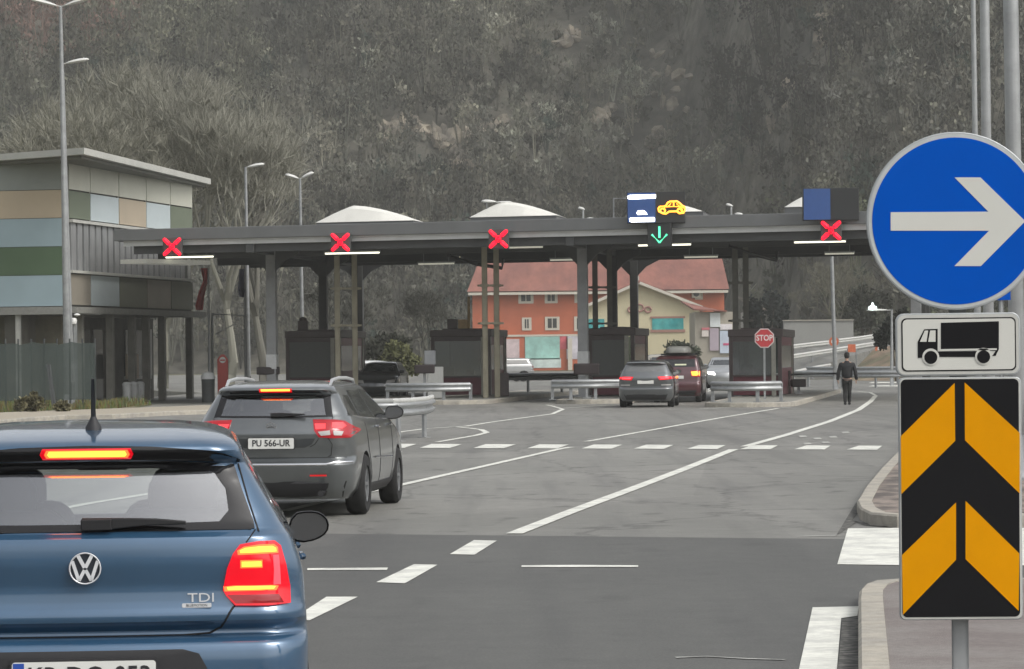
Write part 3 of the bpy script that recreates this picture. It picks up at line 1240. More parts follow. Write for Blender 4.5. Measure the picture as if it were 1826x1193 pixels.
def booth(x0, x1, xs, top, Yb, lab, closed=False, sign=None):
    """x0..x1 front face in the photo, xs where the right side ends"""
    c = P((x0 + x1) / 2, top, Yb)
    W = (x1 - x0) / FPX * Yb
    D = max(1.6, (xs - x1) * Yb / (1770 - x1))
    H = c.z
    o = thing('toll_booth', lab, 'booth', (c.x, Yb, .15), -.142, group='toll booths on the lane islands')
    H -= .15
    h = W / 2
    b = MB()
    b.box(-h - .10, h + .12, -.12, D + .12, H - .28, H)
    b.build('roof', m_bframe, o, bevel=.03)
    b = MB()
    b.box(-h + .04, h - .04, .04, D - .04, .02, .72)
    b.build('lower_panel', m_maroon, o, bevel=.01)
    for (px, py) in ((-h, 0), (h, 0), (-h, D), (h, D)):
        b = MB()
        b.box(px - .07, px + .07, py - .07, py + .07, 0, H - .282)
        b.build('corner_post', m_bframe, o)
    b = MB()
    b.box(h - .30, h - .14, -.11, -.072, 0, H - .29)
    b.build('front_pilaster', m_bpost, o)
    for y0_, y1_ in ((.12, .32), (D - .3, D - .12)):
        b = MB()
        b.box(h - .02, h + .05, y0_, y1_, .0, H - .285)
        b.build('side_pilaster', m_bpost, o)
    # glazing
    b = MB()
    b.box(-h + .07, h - .32, -.012, .012, .76, H - .45)
    b.build('window', m_blind if closed else m_bglass, o)
    b = MB()
    b.box(-h + .05, h - .3, -.05, .04, .70, .758)
    b.build('window_sill', m_bframe, o)
    b = MB()
    b.box(-h + .05, h - .3, -.05, .04, H - .448, H - .283)
    b.build('window_header', m_bframe, o)
    b = MB()
    b.box(h - .012, h + .012, .34, D - .32, .02, H - .285)
    dd = b.build('door', m_maroon, o)
    b = MB()
    b.box(h + .013, h + .022, .5, D - .5, 1.0, H - .6)
    b.build('door_glass', mat('dark_window', (.02, .022, .022), .12, noise=.05), dd)
    b = MB()
    b.box(-h - .01, -h + .01, .1, D - .1, .76, H - .3)
    b.box(-h + .1, h - .1, D - .01, D + .01, .76, H - .3)
    b.build('side_glazing', m_bglass, o)
    b = MB()
    b.box(-h + .2, h - .2, .35, .95, .73, .80)
    b.box(-h + .3, -h + .75, .5, .62, .80, 1.15)
    b.box(h - 1.0, h - .7, .6, .9, .80, 1.0)
    b.build('counter', m_inter, o)
    b = MB()
    b.box(-h + .35, h - .35, .2, D - .2, H, H + .05)
    b.build('roof_cap', m_bframe, o)
    return o


booth(512, 604, 650, 590, 134.0, 'leftmost dark toll booth, half hidden behind the estate car', closed=True)
b2 = booth(771, 872, 901, 588, 132.0, 'second toll booth from the left with a large dark window')
booth(1052, 1128, 1153, 585, 127.5, 'third toll booth with closed dark shutter behind the guard rail', closed=True)
booth(1303, 1390, 1413, 587, 122.3, 'right-hand toll booth standing behind the red stop sign')
# rooftop boxes
p = P(818, 588, 132.6)
o = thing('rooftop_unit', 'small tan and dark box on the second booth roof', 'roof unit', tuple(p))
b = MB()
b.box(-.45, -.05, 0, .5, .05, .42)
b.build('dark_box', m_bframe, o, bevel=.02)
b = MB()
b.box(-.02, .35, 0, .4, .05, .40)
b.tube([(.4, .1, .05), (.4, .1, 1.3)], .05, 8)
b.build('tan_box', mat('tan_metal', (.38, .26, .12), .6, noise=.2), o)
p = P(540, 590, 134.4)
o = thing('rooftop_unit', 'narrow black rooftop unit on the leftmost booth', 'roof unit', tuple(p))
b = MB()
b.box(-.2, .2, 0, .4, 0, .4)
b.lathe([(.16, .4), (.16, .5), (.05, .56), (0, .56)], (0, .2, 0), 'z', 12)
b.build('vent', m_bframe, o, bevel=.02)

# lane islands
m_isl = mat('island_concrete', (.26, .255, .225), .85, noise=.2, scale=3)


def lane_island(name, px, Y0, L, W):
    a = P(px, 700, Y0)
    pts = []
    for k in range(9):
        an = pi + pi * k / 8
        q = Vector((a.x, Y0, 0)) + Vector((.99, -.141, 0)) * (cos(an) * W / 2) + V_ * (W / 2 + sin(an) * W / 2)
        pts.append(Vector((q.x, q.y, 0)))
    far = Vector((a.x, Y0, 0)) + V_ * L
    for s in (1, -1):
        q = far + Vector((.99, -.141, 0)) * (s * W / 2)
        pts.append(Vector((q.x, q.y, 0)))
    island(name, pts, .15, .14, m_isl)


lane_island('lane_island', 590, 123.5, 30, 3.2)
lane_island('lane_island', 790, 118.0, 32, 2.9)
lane_island('lane_island', 1052, 116.5, 32, 2.7)
lane_island('lane_island', 1332, 106.0, 34, 2.9)

# ------------------------------------------------------------------ guard rails


def rail_profile(h0=.0):
    # W-beam cross section: (offset towards viewer, height)
    return [(0, -.155), (-.02, -.15), (-.08, -.105), (-.08, -.06), (-.01, -.02), (-.01, .02), (-.08, .06), (-.08, .105), (-.02, .15), (0, .155)]


def guard_rail(lab, pts, top=.75, posts=None, group=None, mm=None, zbase=0.0, cap=False, side=1):
    mm = mm or galv
    o = thing('guard_rail', lab, 'guard rail', (pts[0].x, pts[0].y, zbase), group=group)
    prof = rail_profile()
    b = MB()
    vs, fs = [], []
    n = len(pts)
    for i, p in enumerate(pts):
        d = pts[min(i + 1, n - 1)] - pts[max(i - 1, 0)]
        d.z = 0
        d.normalize()
        nrm = Vector((d.y, -d.x, 0)) * side
        for off, h in prof:
            vs.append((p.x - nrm.x * off, p.y - nrm.y * off, p.z + top - .155 + h))
    m = len(prof)
    for i in range(n - 1):
        for k in range(m - 1):
            fs.append((i * m + k, i * m + k + 1, (i + 1) * m + k + 1, (i + 1) * m + k))
    b.add(vs, fs)
    r = b.build('rail_beam', mm, o, world=True, smooth=True, sharp=60)
    sd = r.modifiers.new('t', 'SOLIDIFY')
    sd.thickness = .012
    if cap:
        b = MB()
        b.tube([(p.x, p.y, p.z + top + .02) for p in pts], .055, 10)
        b.build('top_tube', mat('pale_rail_tube', (.55, .55, .52), .5, .2, noise=.1), o, world=True, smooth=True)
    for q in (posts or pts):
        b = MB()
        d = (pts[-1] - pts[0]).normalized()
        nrm = Vector((d.y, -d.x, 0)) * side
        b.cbox((q.x - nrm.x * .07, q.y - nrm.y * .07, q.z + (top - .05) / 2), .11, .06, top - .05, math.atan2(d.y, d.x))
        b.cbox((q.x - nrm.x * .07, q.y - nrm.y * .07, q.z + .005), .26, .2, .02, math.atan2(d.y, d.x))
        b.build('rail_post', galv_dull, o, world=True)
    return o


def lerpn(a, b_, n):
    return [a.lerp(b_, i / n) for i in range(n + 1)]


# the near one, curving behind the estate car
npts = [G(560, 786), G(640, 787), G(700, 787), G(735, 784), G(762, 779.5), G(771, 774)]
guard_rail('pale guard rail end with two visible posts right of the dark estate', npts, top=.80,
           posts=[G(600, 788), G(716, 787), G(762, 780)], cap=True)
guard_rail('guard rail on the island in front of the second booth', lerpn(P(702, 714, 117.5), P(838, 714, 117.0), 3).copy() and
           [Vector((P(x, 700, Y).x, Y, .15)) for x, Y in ((690, 119.5), (735, 118.2), (790, 118.2), (838, 118.6))], top=.62, group='guard rails shielding the booths')
guard_rail('guard rail on the island in front of the third booth', [Vector((P(x, 700, Y).x, Y, .15)) for x, Y in ((985, 117.2), (1018, 116.8), (1062, 116.8), (1108, 117.2))], top=.70, group='guard rails shielding the booths')
guard_rail('guard rail below the stop sign at the right-hand booth', [Vector((P(x, 700, Y).x, Y, .15)) for x, Y in ((1270, 108.6), (1300, 107.4), (1350, 107.3), (1392, 108.0))], top=.66, group='guard rails shielding the booths')
guard_rail('grey guard rail behind the second booth island', [Vector((P(x, 700, Y).x, Y, .0)) for x, Y in ((895, 142), (940, 141), (1000, 140), (1040, 139))], top=.95, group='guard rails beyond the booths')
guard_rail('long pale guard rail crossing beyond the walking person', [Vector((P(x, 700, Y).x, Y, .0)) for x, Y in ((1390, 172), (1440, 166), (1500, 160), (1560, 158), (1640, 158), (1800, 160))], top=.78, group='guard rails beyond the booths', side=1)
guard_rail('low guard rail in the right background under the dark bush', [Vector((P(x, 700, Y).x, Y, .0)) for x, Y in ((1440, 185), (1500, 178), (1600, 176), (1800, 178))], top=.9, group='guard rails beyond the booths')

# ------------------------------------------------------------------ office building at the left
m_pan = {
    'cream': mat('cream_panel', (.50, .50, .42), .6, noise=.05, scale=1),
    'paleblue': mat('pale_blue_panel', (.47, .53, .54), .6, noise=.05, scale=1),
    'tan': mat('tan_panel', (.42, .355, .265), .6, noise=.05, scale=1),
    'green': mat('sage_green_panel', (.145, .17, .12), .6, noise=.06, scale=1),
    'olive': mat('olive_panel', (.17, .175, .13), .6, noise=.06, scale=1),
    'taupe': mat('taupe_panel', (.27, .245, .20), .6, noise=.06, scale=1),
    'blue': mat('grey_blue_band', (.30, .39, .42), .6, noise=.05, scale=1),
    'dgreen': mat('dark_green_band', (.075, .125, .065), .6, noise=.06, scale=1),
    'greygreen': mat('grey_green_band', (.255, .275, .25), .6, noise=.05, scale=1),
    'tanb': mat('tan_band', (.47, .385, .27), .6, noise=.05, scale=1),
}
m_roofedge = mat('roof_edge_pale', (.47, .47, .43), .6, noise=.1, scale=1)
m_under = mat('roof_underside', (.16, .16, .14), .8, noise=.1, scale=1)
m_core = mat('building_core', (.10, .10, .09), .8, noise=.1)
m_mull = mat('panel_joint', (.20, .20, .175), .7, noise=.1)
m_slat = mat('vertical_slats', (.24, .245, .245), .5, noise=.25, scale=3, stretch=(3, 3, .3))
C0 = P(118, 545, 125.0)      # corner of the two faces
C0.z = 0
C1 = P(341, 545, 142.0)
C1.z = 0
Lf = Vector((-6.5, 1.7, 0)) * 2.6       # left face runs off frame
bld = thing('office_building', 'two storey office with coloured facade panels and flat overhanging roof', 'building', tuple(C0))


def face_pt(o_, d_, n_, s, z, off):
    p = o_ + d_ * s + n_ * off
    return (p.x, p.y, z)


dR = (C1 - C0)
LR = dR.length
dR = dR.normalized()
nR = Vector((dR.y, -dR.x, 0))
dL = Lf.normalized()
nL = Vector((-dL.y, dL.x, 0))
if nL.y > 0:
    nL = -nL
LL = Lf.length
zb, zt = 3.70, 9.02


def fpanel(d_, n_, s0, s1, z0, z1, o0, o1, B):
    vs = [face_pt(C0, d_, n_, s, z, o) for o in (o0, o1) for s, z in ((s0, z0), (s1, z0), (s1, z1), (s0, z1))]
    B.add(vs, [(0, 1, 2, 3), (7, 6, 5, 4), (0, 4, 5, 1), (1, 5, 6, 2), (2, 6, 7, 3), (3, 7, 4, 0)])


b = MB()
q = [C0, C0 + dR * LR, C0 + dR * LR + dL * LL, C0 + dL * LL]
b.add([(p.x, p.y, zb) for p in q] + [(p.x, p.y, zt) for p in q], [(0, 1, 2, 3), (7, 6, 5, 4), (0, 4, 5, 1), (1, 5, 6, 2), (2, 6, 7, 3), (3, 7, 4, 0)])
b.build('upper_storey', m_core, bld, world=True)
# right face columns at photo x


def s_at(px):
    # distance along right face whose picture x is px
    lo, hi = 0.0, LR
    for _ in range(30):
        m_ = (lo + hi) / 2
        p = C0 + dR * m_
        xx = IW / 2 + FPX * p.x / p.y
        if xx < px:
            lo = m_
        else:
            hi = m_
    return (lo + hi) / 2


cols = [0.12] + [s_at(x) for x in (159, 210, 259, 302)] + [LR - .02]
rowz = [(zt - .98, zt, ['cream'] * 5), (zt - 2.05, zt - 1.0, ['green', 'paleblue', 'tan', 'paleblue', 'green']),
        (zb + .04, zb + 1.22, ['taupe', 'paleblue', 'olive', 'taupe', 'olive'])]
for z0, z1, names in rowz:
    for i in range(5):
        b = MB()
        fpanel(dR, nR, cols[i] + .05, cols[i + 1] - .05, z0 + .02, z1 - .02, .02, .10, b)
        b.build('facade_panel', m_pan[names[i]], bld, world=True)
b = MB()
for i in range(6):
    fpanel(dR, nR, cols[i] - .06, cols[i] + .06, zt - 3.2 if i == 0 else zt - 2.1, zt, .0, .075, b)
b.build('panel_joints', m_mull, bld, world=True)
# window band hidden by vertical slats
b = MB()
fpanel(dR, nR, .15, LR - .5, zb + 1.35, zt - 2.2, -.02, .03, b)
b.build('window_band', mat('slat_gap_dark', (.035, .037, .037), .3, noise=.1), bld, world=True)  # even dark band seen between the slats
b = MB()
ns = 20
for i in range(ns):
    s = .2 + (LR - 1.5) * i / ns
    fpanel(dR, nR, s, s + .56, zb + 1.32, zt - 2.18, .05, .16, b)
b.build('slats', m_slat, bld, world=True)
b = MB()
fpanel(dR, nR, .1, LR - .1, zt - 2.2, zt - 2.09, .0, .26, b)
fpanel(dR, nR, .1, LR - .1, zb + 1.24, zb + 1.34, .0, .24, b)
fpanel(dR, nR, LR - .62, LR - .5, zb + 1.35, zb + 2.4, .02, .12, b)
b.build('window_ledge', m_roofedge, bld, world=True)
# left face: broad horizontal bands
zz = [zb, zb + 1.16, zb + 2.22, zb + 3.28, zb + 4.33, zt]
for i, nm in enumerate(('blue', 'dgreen', 'blue', 'tanb', 'greygreen')):
    b = MB()
    fpanel(dL, nL, .10, LL, zz[i] + .01, zz[i + 1] - .01, .02, .10, b)
    b.build('facade_band', m_pan[nm], bld, world=True)
b = MB()
fpanel(dR, nR, -.10, .10, zb, zt, .001, .11, b)
b.build('corner_strip', m_mull, bld, world=True)
# roof slab
E0 = P(150, 262, 121.4)
E1 = P(376, 318, 143.5)
E2 = P(-400, 320, 134.5)
E3 = E1 + (E2 - E0)
zr = 9.36
b = MB()
q = [Vector((e.x, e.y, 0)) for e in (E0, E1, E3, E2)]
b.add([(p.x, p.y, zr - .24) for p in q] + [(p.x, p.y, zr) for p in q], [(0, 1, 2, 3), (7, 6, 5, 4), (0, 4, 5, 1), (1, 5, 6, 2), (2, 6, 7, 3), (3, 7, 4, 0)])
b.build('roof', m_roofedge, bld, world=True)
cen = sum(q, Vector()) / 4
b = MB()
q2 = [p.lerp(cen, .03) for p in q]
b.add([(p.x, p.y, zr - .36) for p in q2] + [(p.x, p.y, zr - .243) for p in q2], [(0, 1, 2, 3), (7, 6, 5, 4), (0, 4, 5, 1), (1, 5, 6, 2), (2, 6, 7, 3), (3, 7, 4, 0)])
b.build('roof_soffit', m_under, bld, world=True)
# slab between storeys with its lip
b = MB()
fpanel(dL, nL, -.2, LL, zb - .30, zb - .02, -3, .30, b)
fpanel(dR, nR, .0, LR + .9, zb - .26, zb - .03, -3, .42, b)
b.build('floor_slab', mat('slab_grey', (.22, .22, .20), .7, noise=.15), bld, world=True)
# ground floor set back
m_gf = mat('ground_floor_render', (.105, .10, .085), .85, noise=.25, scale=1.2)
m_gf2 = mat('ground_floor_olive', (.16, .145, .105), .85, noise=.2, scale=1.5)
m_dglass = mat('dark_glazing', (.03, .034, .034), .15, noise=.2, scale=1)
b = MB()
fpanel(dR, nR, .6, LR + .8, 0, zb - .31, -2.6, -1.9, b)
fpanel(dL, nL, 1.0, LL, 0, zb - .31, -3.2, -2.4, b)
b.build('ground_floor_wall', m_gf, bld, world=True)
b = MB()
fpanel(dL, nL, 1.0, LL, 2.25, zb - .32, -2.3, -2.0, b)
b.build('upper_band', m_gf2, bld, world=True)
b = MB()
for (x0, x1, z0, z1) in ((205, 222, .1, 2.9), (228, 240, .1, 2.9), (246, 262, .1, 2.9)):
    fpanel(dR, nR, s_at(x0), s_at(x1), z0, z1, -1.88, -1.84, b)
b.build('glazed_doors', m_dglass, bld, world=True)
for (x0, x1) in ((300, 338),):
    b = MB()
    fpanel(dR, nR, s_at(x0), s_at(x1), 1.0, 2.9, -1.88, -1.82, b)
    wn = b.build('window', m_dglass, bld, world=True)
    b = MB()
    fpanel(dR, nR, s_at(x0) - .1, s_at(x1) + .1, .86, 1.0, -1.88, -1.7, b)
    fpanel(dR, nR, s_at(x1), s_at(x1) + .25, 1.0, 2.95, -1.88, -1.72, b)
    fpanel(dR, nR, s_at(x0) - .1, s_at(x1), 0.45, .55, -1.88, -1.7, b)
    o = b.build('sill', m_roofedge, bld, world=True)
for px in (150, 204, 243, 268, 296, 350):
    b = MB()
    s = s_at(px) if px < 340 else LR + .3
    fpanel(dR, nR, s, s + .28, 0, zb - .27, -.35, -.08, b)
    b.build('pillar', mat('pillar_grey', (.19, .185, .16), .7, noise=.2, scale=2), bld, world=True)
for s in (3.2, 7.4, 11.5):
    b = MB()
    p = C0 + dL * (s - 1.3) + nL * .05
    b.tube([(p.x, p.y, 0), (p.x, p.y, zb - .28)], .11, 12)
    b.build('round_pillar', mat('pillar_pale', (.36, .36, .33), .6, noise=.1), bld, world=True, smooth=True)
b = MB()
fpanel(dR, nR, s_at(274), s_at(294), .9, 1.9, -1.2, -1.12, b)
b.build('notice_panel', m_pan['tan'], bld, world=True)
# low things before the doors: grey bins
for i, (px, lab) in enumerate(((226, 'left one of three pale bins at the office doors'), (238, 'middle one of three pale bins at the office doors'), (250, 'right one of three pale bins at the office doors'))):
    p = P(px, 700, 131.5 + i)
    o = thing('bin', lab, 'bin', (p.x, p.y, 0), group='bins at the office doors')
    b = MB()
    b.lathe([(0, 0), (.15, 0), (.18, .7), (.19, .72), (.12, .8), (0, .82)], (0, 0, 0), 'z', 14)
    b.build('bin_body', lampgrey, o, smooth=True)

# ------------------------------------------------------------------ red house and its neighbours
m_redwall = mat('terracotta_render', (.50, .138, .070), .85, noise=.10, scale=.6, alt=(.44, .125, .066), altscale=.4)
m_redroof = mat('red_roof_tiles', (.27, .112, .085), .8, noise=.22, scale=1.2, stretch=(1, .3, 1), alt=(.21, .09, .072), altscale=.35)
m_trim = mat('cream_trim', (.58, .54, .46), .7, noise=.05)
m_cream = mat('cream_render', (.60, .54, .36), .85, noise=.06, scale=.5)
m_win = mat('window_dark', (.045, .045, .045), .2, noise=.4, scale=3)
YH = 350.0
hp = P(1065, 660, YH)
house = thing('red_house', 'long terracotta house with red tiled roof behind the booths', 'house', (hp.x, YH, 0))


def hz(py, px=1065):
    return P(px, py, YH).z


def hx(px):
    return P(px, 600, YH).x - hp.x


b = MB()
b.box(hx(843), hx(1292), 0, 11, 0, hz(517))
b.build('wall', m_redwall, house)
b = MB()
x0, x1 = hx(834), hx(1300)
ze, zt_ = hz(518), hz(462)
zt_ = hz(466)
b.add([(x0, -1, ze), (x1, -1, ze), (x1, 12, ze), (x0, 12, ze), (x0 + 1.4, 5.5, zt_ + .8), (x1 - .4, 5.5, zt_ + .8)],
      [(0, 1, 5, 4), (1, 2, 5), (2, 3, 4, 5), (3, 0, 4), (0, 3, 2, 1)])
b.build('roof', m_redroof, house)
b = MB()
b.box(x0 + .1, x1 - .1, -1.02, -.8, ze - .38, ze - .12)
b.build('gutter', m_trim, house)
b = MB()
b.box(x0 + .4, x1 - .6, -.9, -.02, ze - .06, ze - .02)
b.build('eave', darksteel, house)
b = MB()
b.box(hx(895), hx(1040), -.09, -.01, hz(599), hz(595.5))
b.build('string_course', m_trim, house)
for (wx0, wx1, wy0, wy1) in ((925, 952, 518, 540), (972, 995, 518, 540), (1025, 1042, 518, 540), (931, 948, 565, 588), (972, 998, 564, 588), (1024, 1044, 564, 590), (1240, 1254, 520, 536)):
    b = MB()
    b.box(hx(wx0), hx(wx1), -.08, .0, hz(wy1), hz(wy0))
    fr = b.build('window_frame', m_trim, house)
    b = MB()
    m_ = (wx0 + wx1) / 2
    for a, c in ((wx0 + 5, m_ - .8), (m_ + .8, wx1 - 5)):
        b.box(hx(a), hx(c), -.1, -.082, hz(wy1 - 4), hz(wy0 + 3))
    b.build('pane', m_win, fr)
# painted mural on the ground floor
for (x0_, x1_, y0_, y1_, c, nm) in ((936, 998, 598, 640, (.30, .52, .47), 'mural_panel'), (900, 926, 603, 645, (.55, .45, .46), 'mural_panel'), (1010, 1040, 598, 640, (.52, .50, .55), 'mural_panel'), (998, 1012, 598, 622, (.48, .10, .12), 'mural_panel'), (938, 1000, 638, 655, (.45, .52, .50), 'mural_panel')):
    b = MB()
    b.box(hx(x0_), hx(x1_), -.06, -.005, max(0.02, hz(y1_)), hz(y0_))
    b.build('mural_panel', mat('mural_%d' % x0_, c, .8, noise=.25, scale=.6, alt=tuple(min(.9, v * 1.35) for v in c), altscale=.5), house)
b = MB()
b.box(hx(1012), hx(1020), -.4, -.1, 0, hz(603))
b.build('pilaster', m_trim, house)
b = MB()
b.box(hx(1234), hx(1250), -.5, -.05, hz(533), hz(518))
ac = b.build('air_conditioner', m_trim, house, bevel=.05)
b = MB()
b.lathe([(0, -.02), (.32, -.02), (.32, 0)], (hx(1242), -.5, hz(525.5)), 'y', 16)
b.build('fan_grille', darksteel, ac)

YY = 270.0
yp = P(1150, 660, YY)
yh = thing('cream_gabled_house', 'cream house with a low gable in front of the red house', 'house', (yp.x, YY, 0))


def yx(px):
    return P(px, 600, YY).x - yp.x


def yz(py, px=1150):
    return P(px, py, YY).z


b = MB()
gab = [(yx(1046), 0), (yx(1248), 0), (yx(1248), yz(548)), (yx(1140), yz(506)), (yx(1046), yz(543))]
b.prism(gab, XZ, 0, 9)
b.build('wall', m_cream, yh)
b = MB()
for (xa, ya, xb, yb) in ((1140, 500, 1262, 550), (1140, 500, 1036, 544)):
    a_, c_ = (yx(xa), yz(ya)), (yx(xb), yz(yb))
    b.add([(a_[0], -.6, a_[1]), (c_[0], -.6, c_[1]), (c_[0], 9.6, c_[1]), (a_[0], 9.6, a_[1]), (a_[0], -.6, a_[1] - .22), (c_[0], -.6, c_[1] - .22), (c_[0], 9.6, c_[1] - .22), (a_[0], 9.6, a_[1] - .22)],
          [(0, 1, 2, 3), (7, 6, 5, 4), (0, 4, 5, 1), (1, 5, 6, 2), (2, 6, 7, 3), (3, 7, 4, 0)])
b.build('roof', m_redroof, yh)
b = MB()
for (xa, ya, xb, yb) in ((1141, 504.5, 1252, 549), (1139, 504.5, 1036, 549)):
    b.bar((yx(xa), -.68, yz(ya)), (yx(xb), -.68, yz(yb)), .12, .22)
b.build('bargeboard', m_trim, yh)
b = MB()
b.box(yx(1163), yx(1219), -.06, -.005, yz(588), yz(568))
b.build('window', mat('teal_shopfront', (.05, .33, .33), .3, noise=.3, scale=1.2, alt=(.10, .42, .40)), yh)
b = MB()
b.box(yx(1160), yx(1222), -.09, -.002, yz(568), yz(564.5))
b.box(yx(1160), yx(1222), -.09, -.002, yz(593), yz(588))
b.build('window_lintel', mat('brown_pink_band', (.36, .20, .16), .7), yh)
b = MB()
b.box(yx(1046), yx(1078), -.06, -.005, yz(588), yz(568))
b.build('window', mat('teal_shopfront', (.05, .33, .33)), yh)
b = MB()
b.box(yx(1134), yx(1142), 1.5, 2.2, yz(515), yz(492))
b.build('chimney', m_trim, yh)
# heart shaped sign outlines on the gable
b = MB()
for (cx, cy, rx) in ((1126, 552, 5.5), (1156, 552, 5.5), (1141, 549, 7)):
    b.tube([(yx(cx + rx * cos(a)), -.1, yz(cy + rx * sin(a) * .9)) for a in [k * pi / 7 for k in range(15)]], .07, 6)
b.build('gable_sign', mat('faded_red_sign', (.40, .22, .19), .7), yh, smooth=True)

# smaller sheds at the right of it
YS = 255.0
o = thing('small_shop', 'small shop with white fascia signs right of the cream house', 'shop', (P(1278, 660, YS).x, YS, 0))


def sx_(px):
    return P(px, 600, YS).x - P(1278, 600, YS).x


def sz_(py):
    return P(1278, py, YS).z


b = MB()
b.box(sx_(1240), sx_(1310), 0, 8, 0, sz_(556))
b.build('wall', mat('grey_beige_render', (.36, .33, .27), .8, noise=.1), o)
b = MB()
b.add([(sx_(1236), -.8, sz_(553)), (sx_(1296), -.8, sz_(556)), (sx_(1296), 8.5, sz_(556)), (sx_(1225), 8.5, sz_(535)), (sx_(1236), -.8, sz_(550)), (sx_(1296), -.8, sz_(553.5)), (sx_(1290), 8.5, sz_(550)), (sx_(1225), 8.5, sz_(533))],
      [(3, 2, 1, 0), (4, 5, 6, 7), (0, 1, 5, 4), (1, 2, 6, 5), (2, 3, 7, 6), (3, 0, 4, 7)])
b.build('roof', m_redroof, o)
for (a, c, d, e, cc) in ((1267, 1285, 558, 583, (.72, .76, .74)), (1252, 1266, 584, 588, (.62, .2, .22)), (1252, 1264, 589, 600, (.66, .60, .55)), (1285, 1306, 578, 588, (.70, .66, .66)), (1284, 1304, 590, 630, (.50, .56, .64)), (1266, 1282, 585, 625, (.40, .34, .38)), (1290, 1302, 612, 616, (.55, .1, .2))):
    b = MB()
    b.box(sx_(a), sx_(c), -.16 - (.03 if cc[0] > .54 else 0), -.01, sz_(e), sz_(d))
    b.build('signboard', mat('signboard_%d_%d' % (a, d), cc, .6, noise=.12, scale=1.5), o)

o = thing('grey_house', 'small pale house behind the pipes at the right-hand booth', 'house', (P(1342, 660, 285).x, 285, 0))
XS = P(1342, 600, 285).x
b = MB()
b.box(P(1332, 600, 285).x - XS, P(1364, 600, 285).x - XS, 0, 7, 0, P(1342, 556, 285).z)
b.build('wall', mat('pale_grey_render', (.38, .37, .33), .8, noise=.1), o)
b = MB()
zr0, zr1 = P(1342, 557, 285).z, P(1342, 528, 285).z
xa, xb = P(1326, 600, 285).x - XS, P(1369, 600, 285).x - XS
b.add([(xa, -1, zr0 + 1.0), (xb, -1, zr0), (xb, 8, zr0), (xa, 8, zr1), (xa, -1, zr0 + 1.2), (xb, -1, zr0 + .2), (xb, 8, zr0 + .2), (xa, 8, zr1 + .2)], [(0, 1, 2, 3), (7, 6, 5, 4), (0, 4, 5, 1), (1, 5, 6, 2), (2, 6, 7, 3), (3, 7, 4, 0)])
b.build('roof', mat('brown_grey_roof', (.20, .17, .14), .8, noise=.2), o)
b = MB()
b.box(P(1346, 600, 285).x - XS, P(1354, 600, 285).x - XS, -.05, -.005, P(1342, 584, 285).z, P(1342, 572, 285).z)
b.build('window', m_win, o)

# retaining wall and the ramp road at the right
m_conc = mat('old_concrete', (.30, .30, .28), .85, noise=.15, scale=.5, alt=(.24, .24, .225), altscale=.25, stretch=(1, 1, .4))
wp = P(1460, 600, 235)
rw = thing('retaining_wall', 'pale concrete retaining wall beside the rising road at right', 'wall', (wp.x, 235, 0))
b = MB()
b.box(P(1398, 600, 235).x - wp.x, P(1522, 600, 235).x - wp.x, 0, .8, 0, P(1460, 572, 235).z)
b.build('wall', m_conc, rw)
b = MB()
b.box(P(1397, 600, 235).x - wp.x, P(1523, 600, 235).x - wp.x, -.1, .9, P(1460, 572, 235).z + .002, P(1460, 570, 235).z)
b.build('wall_cap', m_kerb, rw)
b = MB()
ra = [P(1380, 652, 205), P(1490, 643, 205), P(1625, 604, 232), P(1625, 589, 240), P(1395, 622, 226)]
ra[0].z = 0.05
b.add([tuple(p) for p in ra] + [(p.x, p.y, -.2) for p in ra], [(0, 1, 2, 3, 4)] + [(i, (i + 1) % 5, (i + 1) % 5 + 5, i + 5) for i in range(5)])
struct(b, 'ramp_road', m_old)
m_lrail = mat('pale_rail', (.50, .50, .47), .5, .1, noise=.1)


def ramp_rail(lab, pts, top=.7):
    guard_rail(lab, [P(*q) - Vector((0, 0, top)) for q in pts], top=top, group='guard rails of the rising road', mm=m_lrail)


ramp_rail('upper guard rail of the rising road beside the concrete wall', [(1408, 615, 222), (1440, 611, 224), (1478, 607, 226)])
ramp_rail('upper right guard rail of the rising road above the orange bush', [(1495, 604, 228), (1530, 600, 230), (1556, 596, 232)])
ramp_rail('middle guard rail of the rising road, slanting above the walker', [(1410, 632, 206), (1450, 626, 209), (1510, 617, 214), (1560, 609, 220)])
ramp_rail('lowest short guard rail of the rising road by the booth', [(1418, 660, 190), (1450, 653, 192), (1480, 648, 194)])
b = MB()
pf = [P(1380, 668, 178), P(1640, 663, 178), P(1640, 640, 186), P(1540, 622, 200), P(1480, 646, 200)]
ea = [Vector((P(1505, 600, 196).x, 196, 0)), Vector((P(1660, 600, 190).x, 190, 0)), Vector((P(1660, 600, 204).x, 204, 2.3)), Vector((P(1560, 600, 206).x, 206, 1.9)), Vector((P(1520, 600, 202).x, 202, .5))]
b.add([tuple(p) for p in ea], [(0, 1, 2, 3, 4)])
struct(b, 'earth_bank', mat('red_brown_earth', (.23, .17, .12), .95, noise=.3, scale=.8, alt=(.14, .13, .08), altscale=.6))
# ------------------------------------------------------------------ vehicles


def cr(p0, p1, p2, p3, t):
    return .5 * (2 * p1 + (p2 - p0) * t + (2 * p0 - 5 * p1 + 4 * p2 - p3) * t * t + (3 * p1 - p0 - 3 * p2 + p3) * t ** 3)


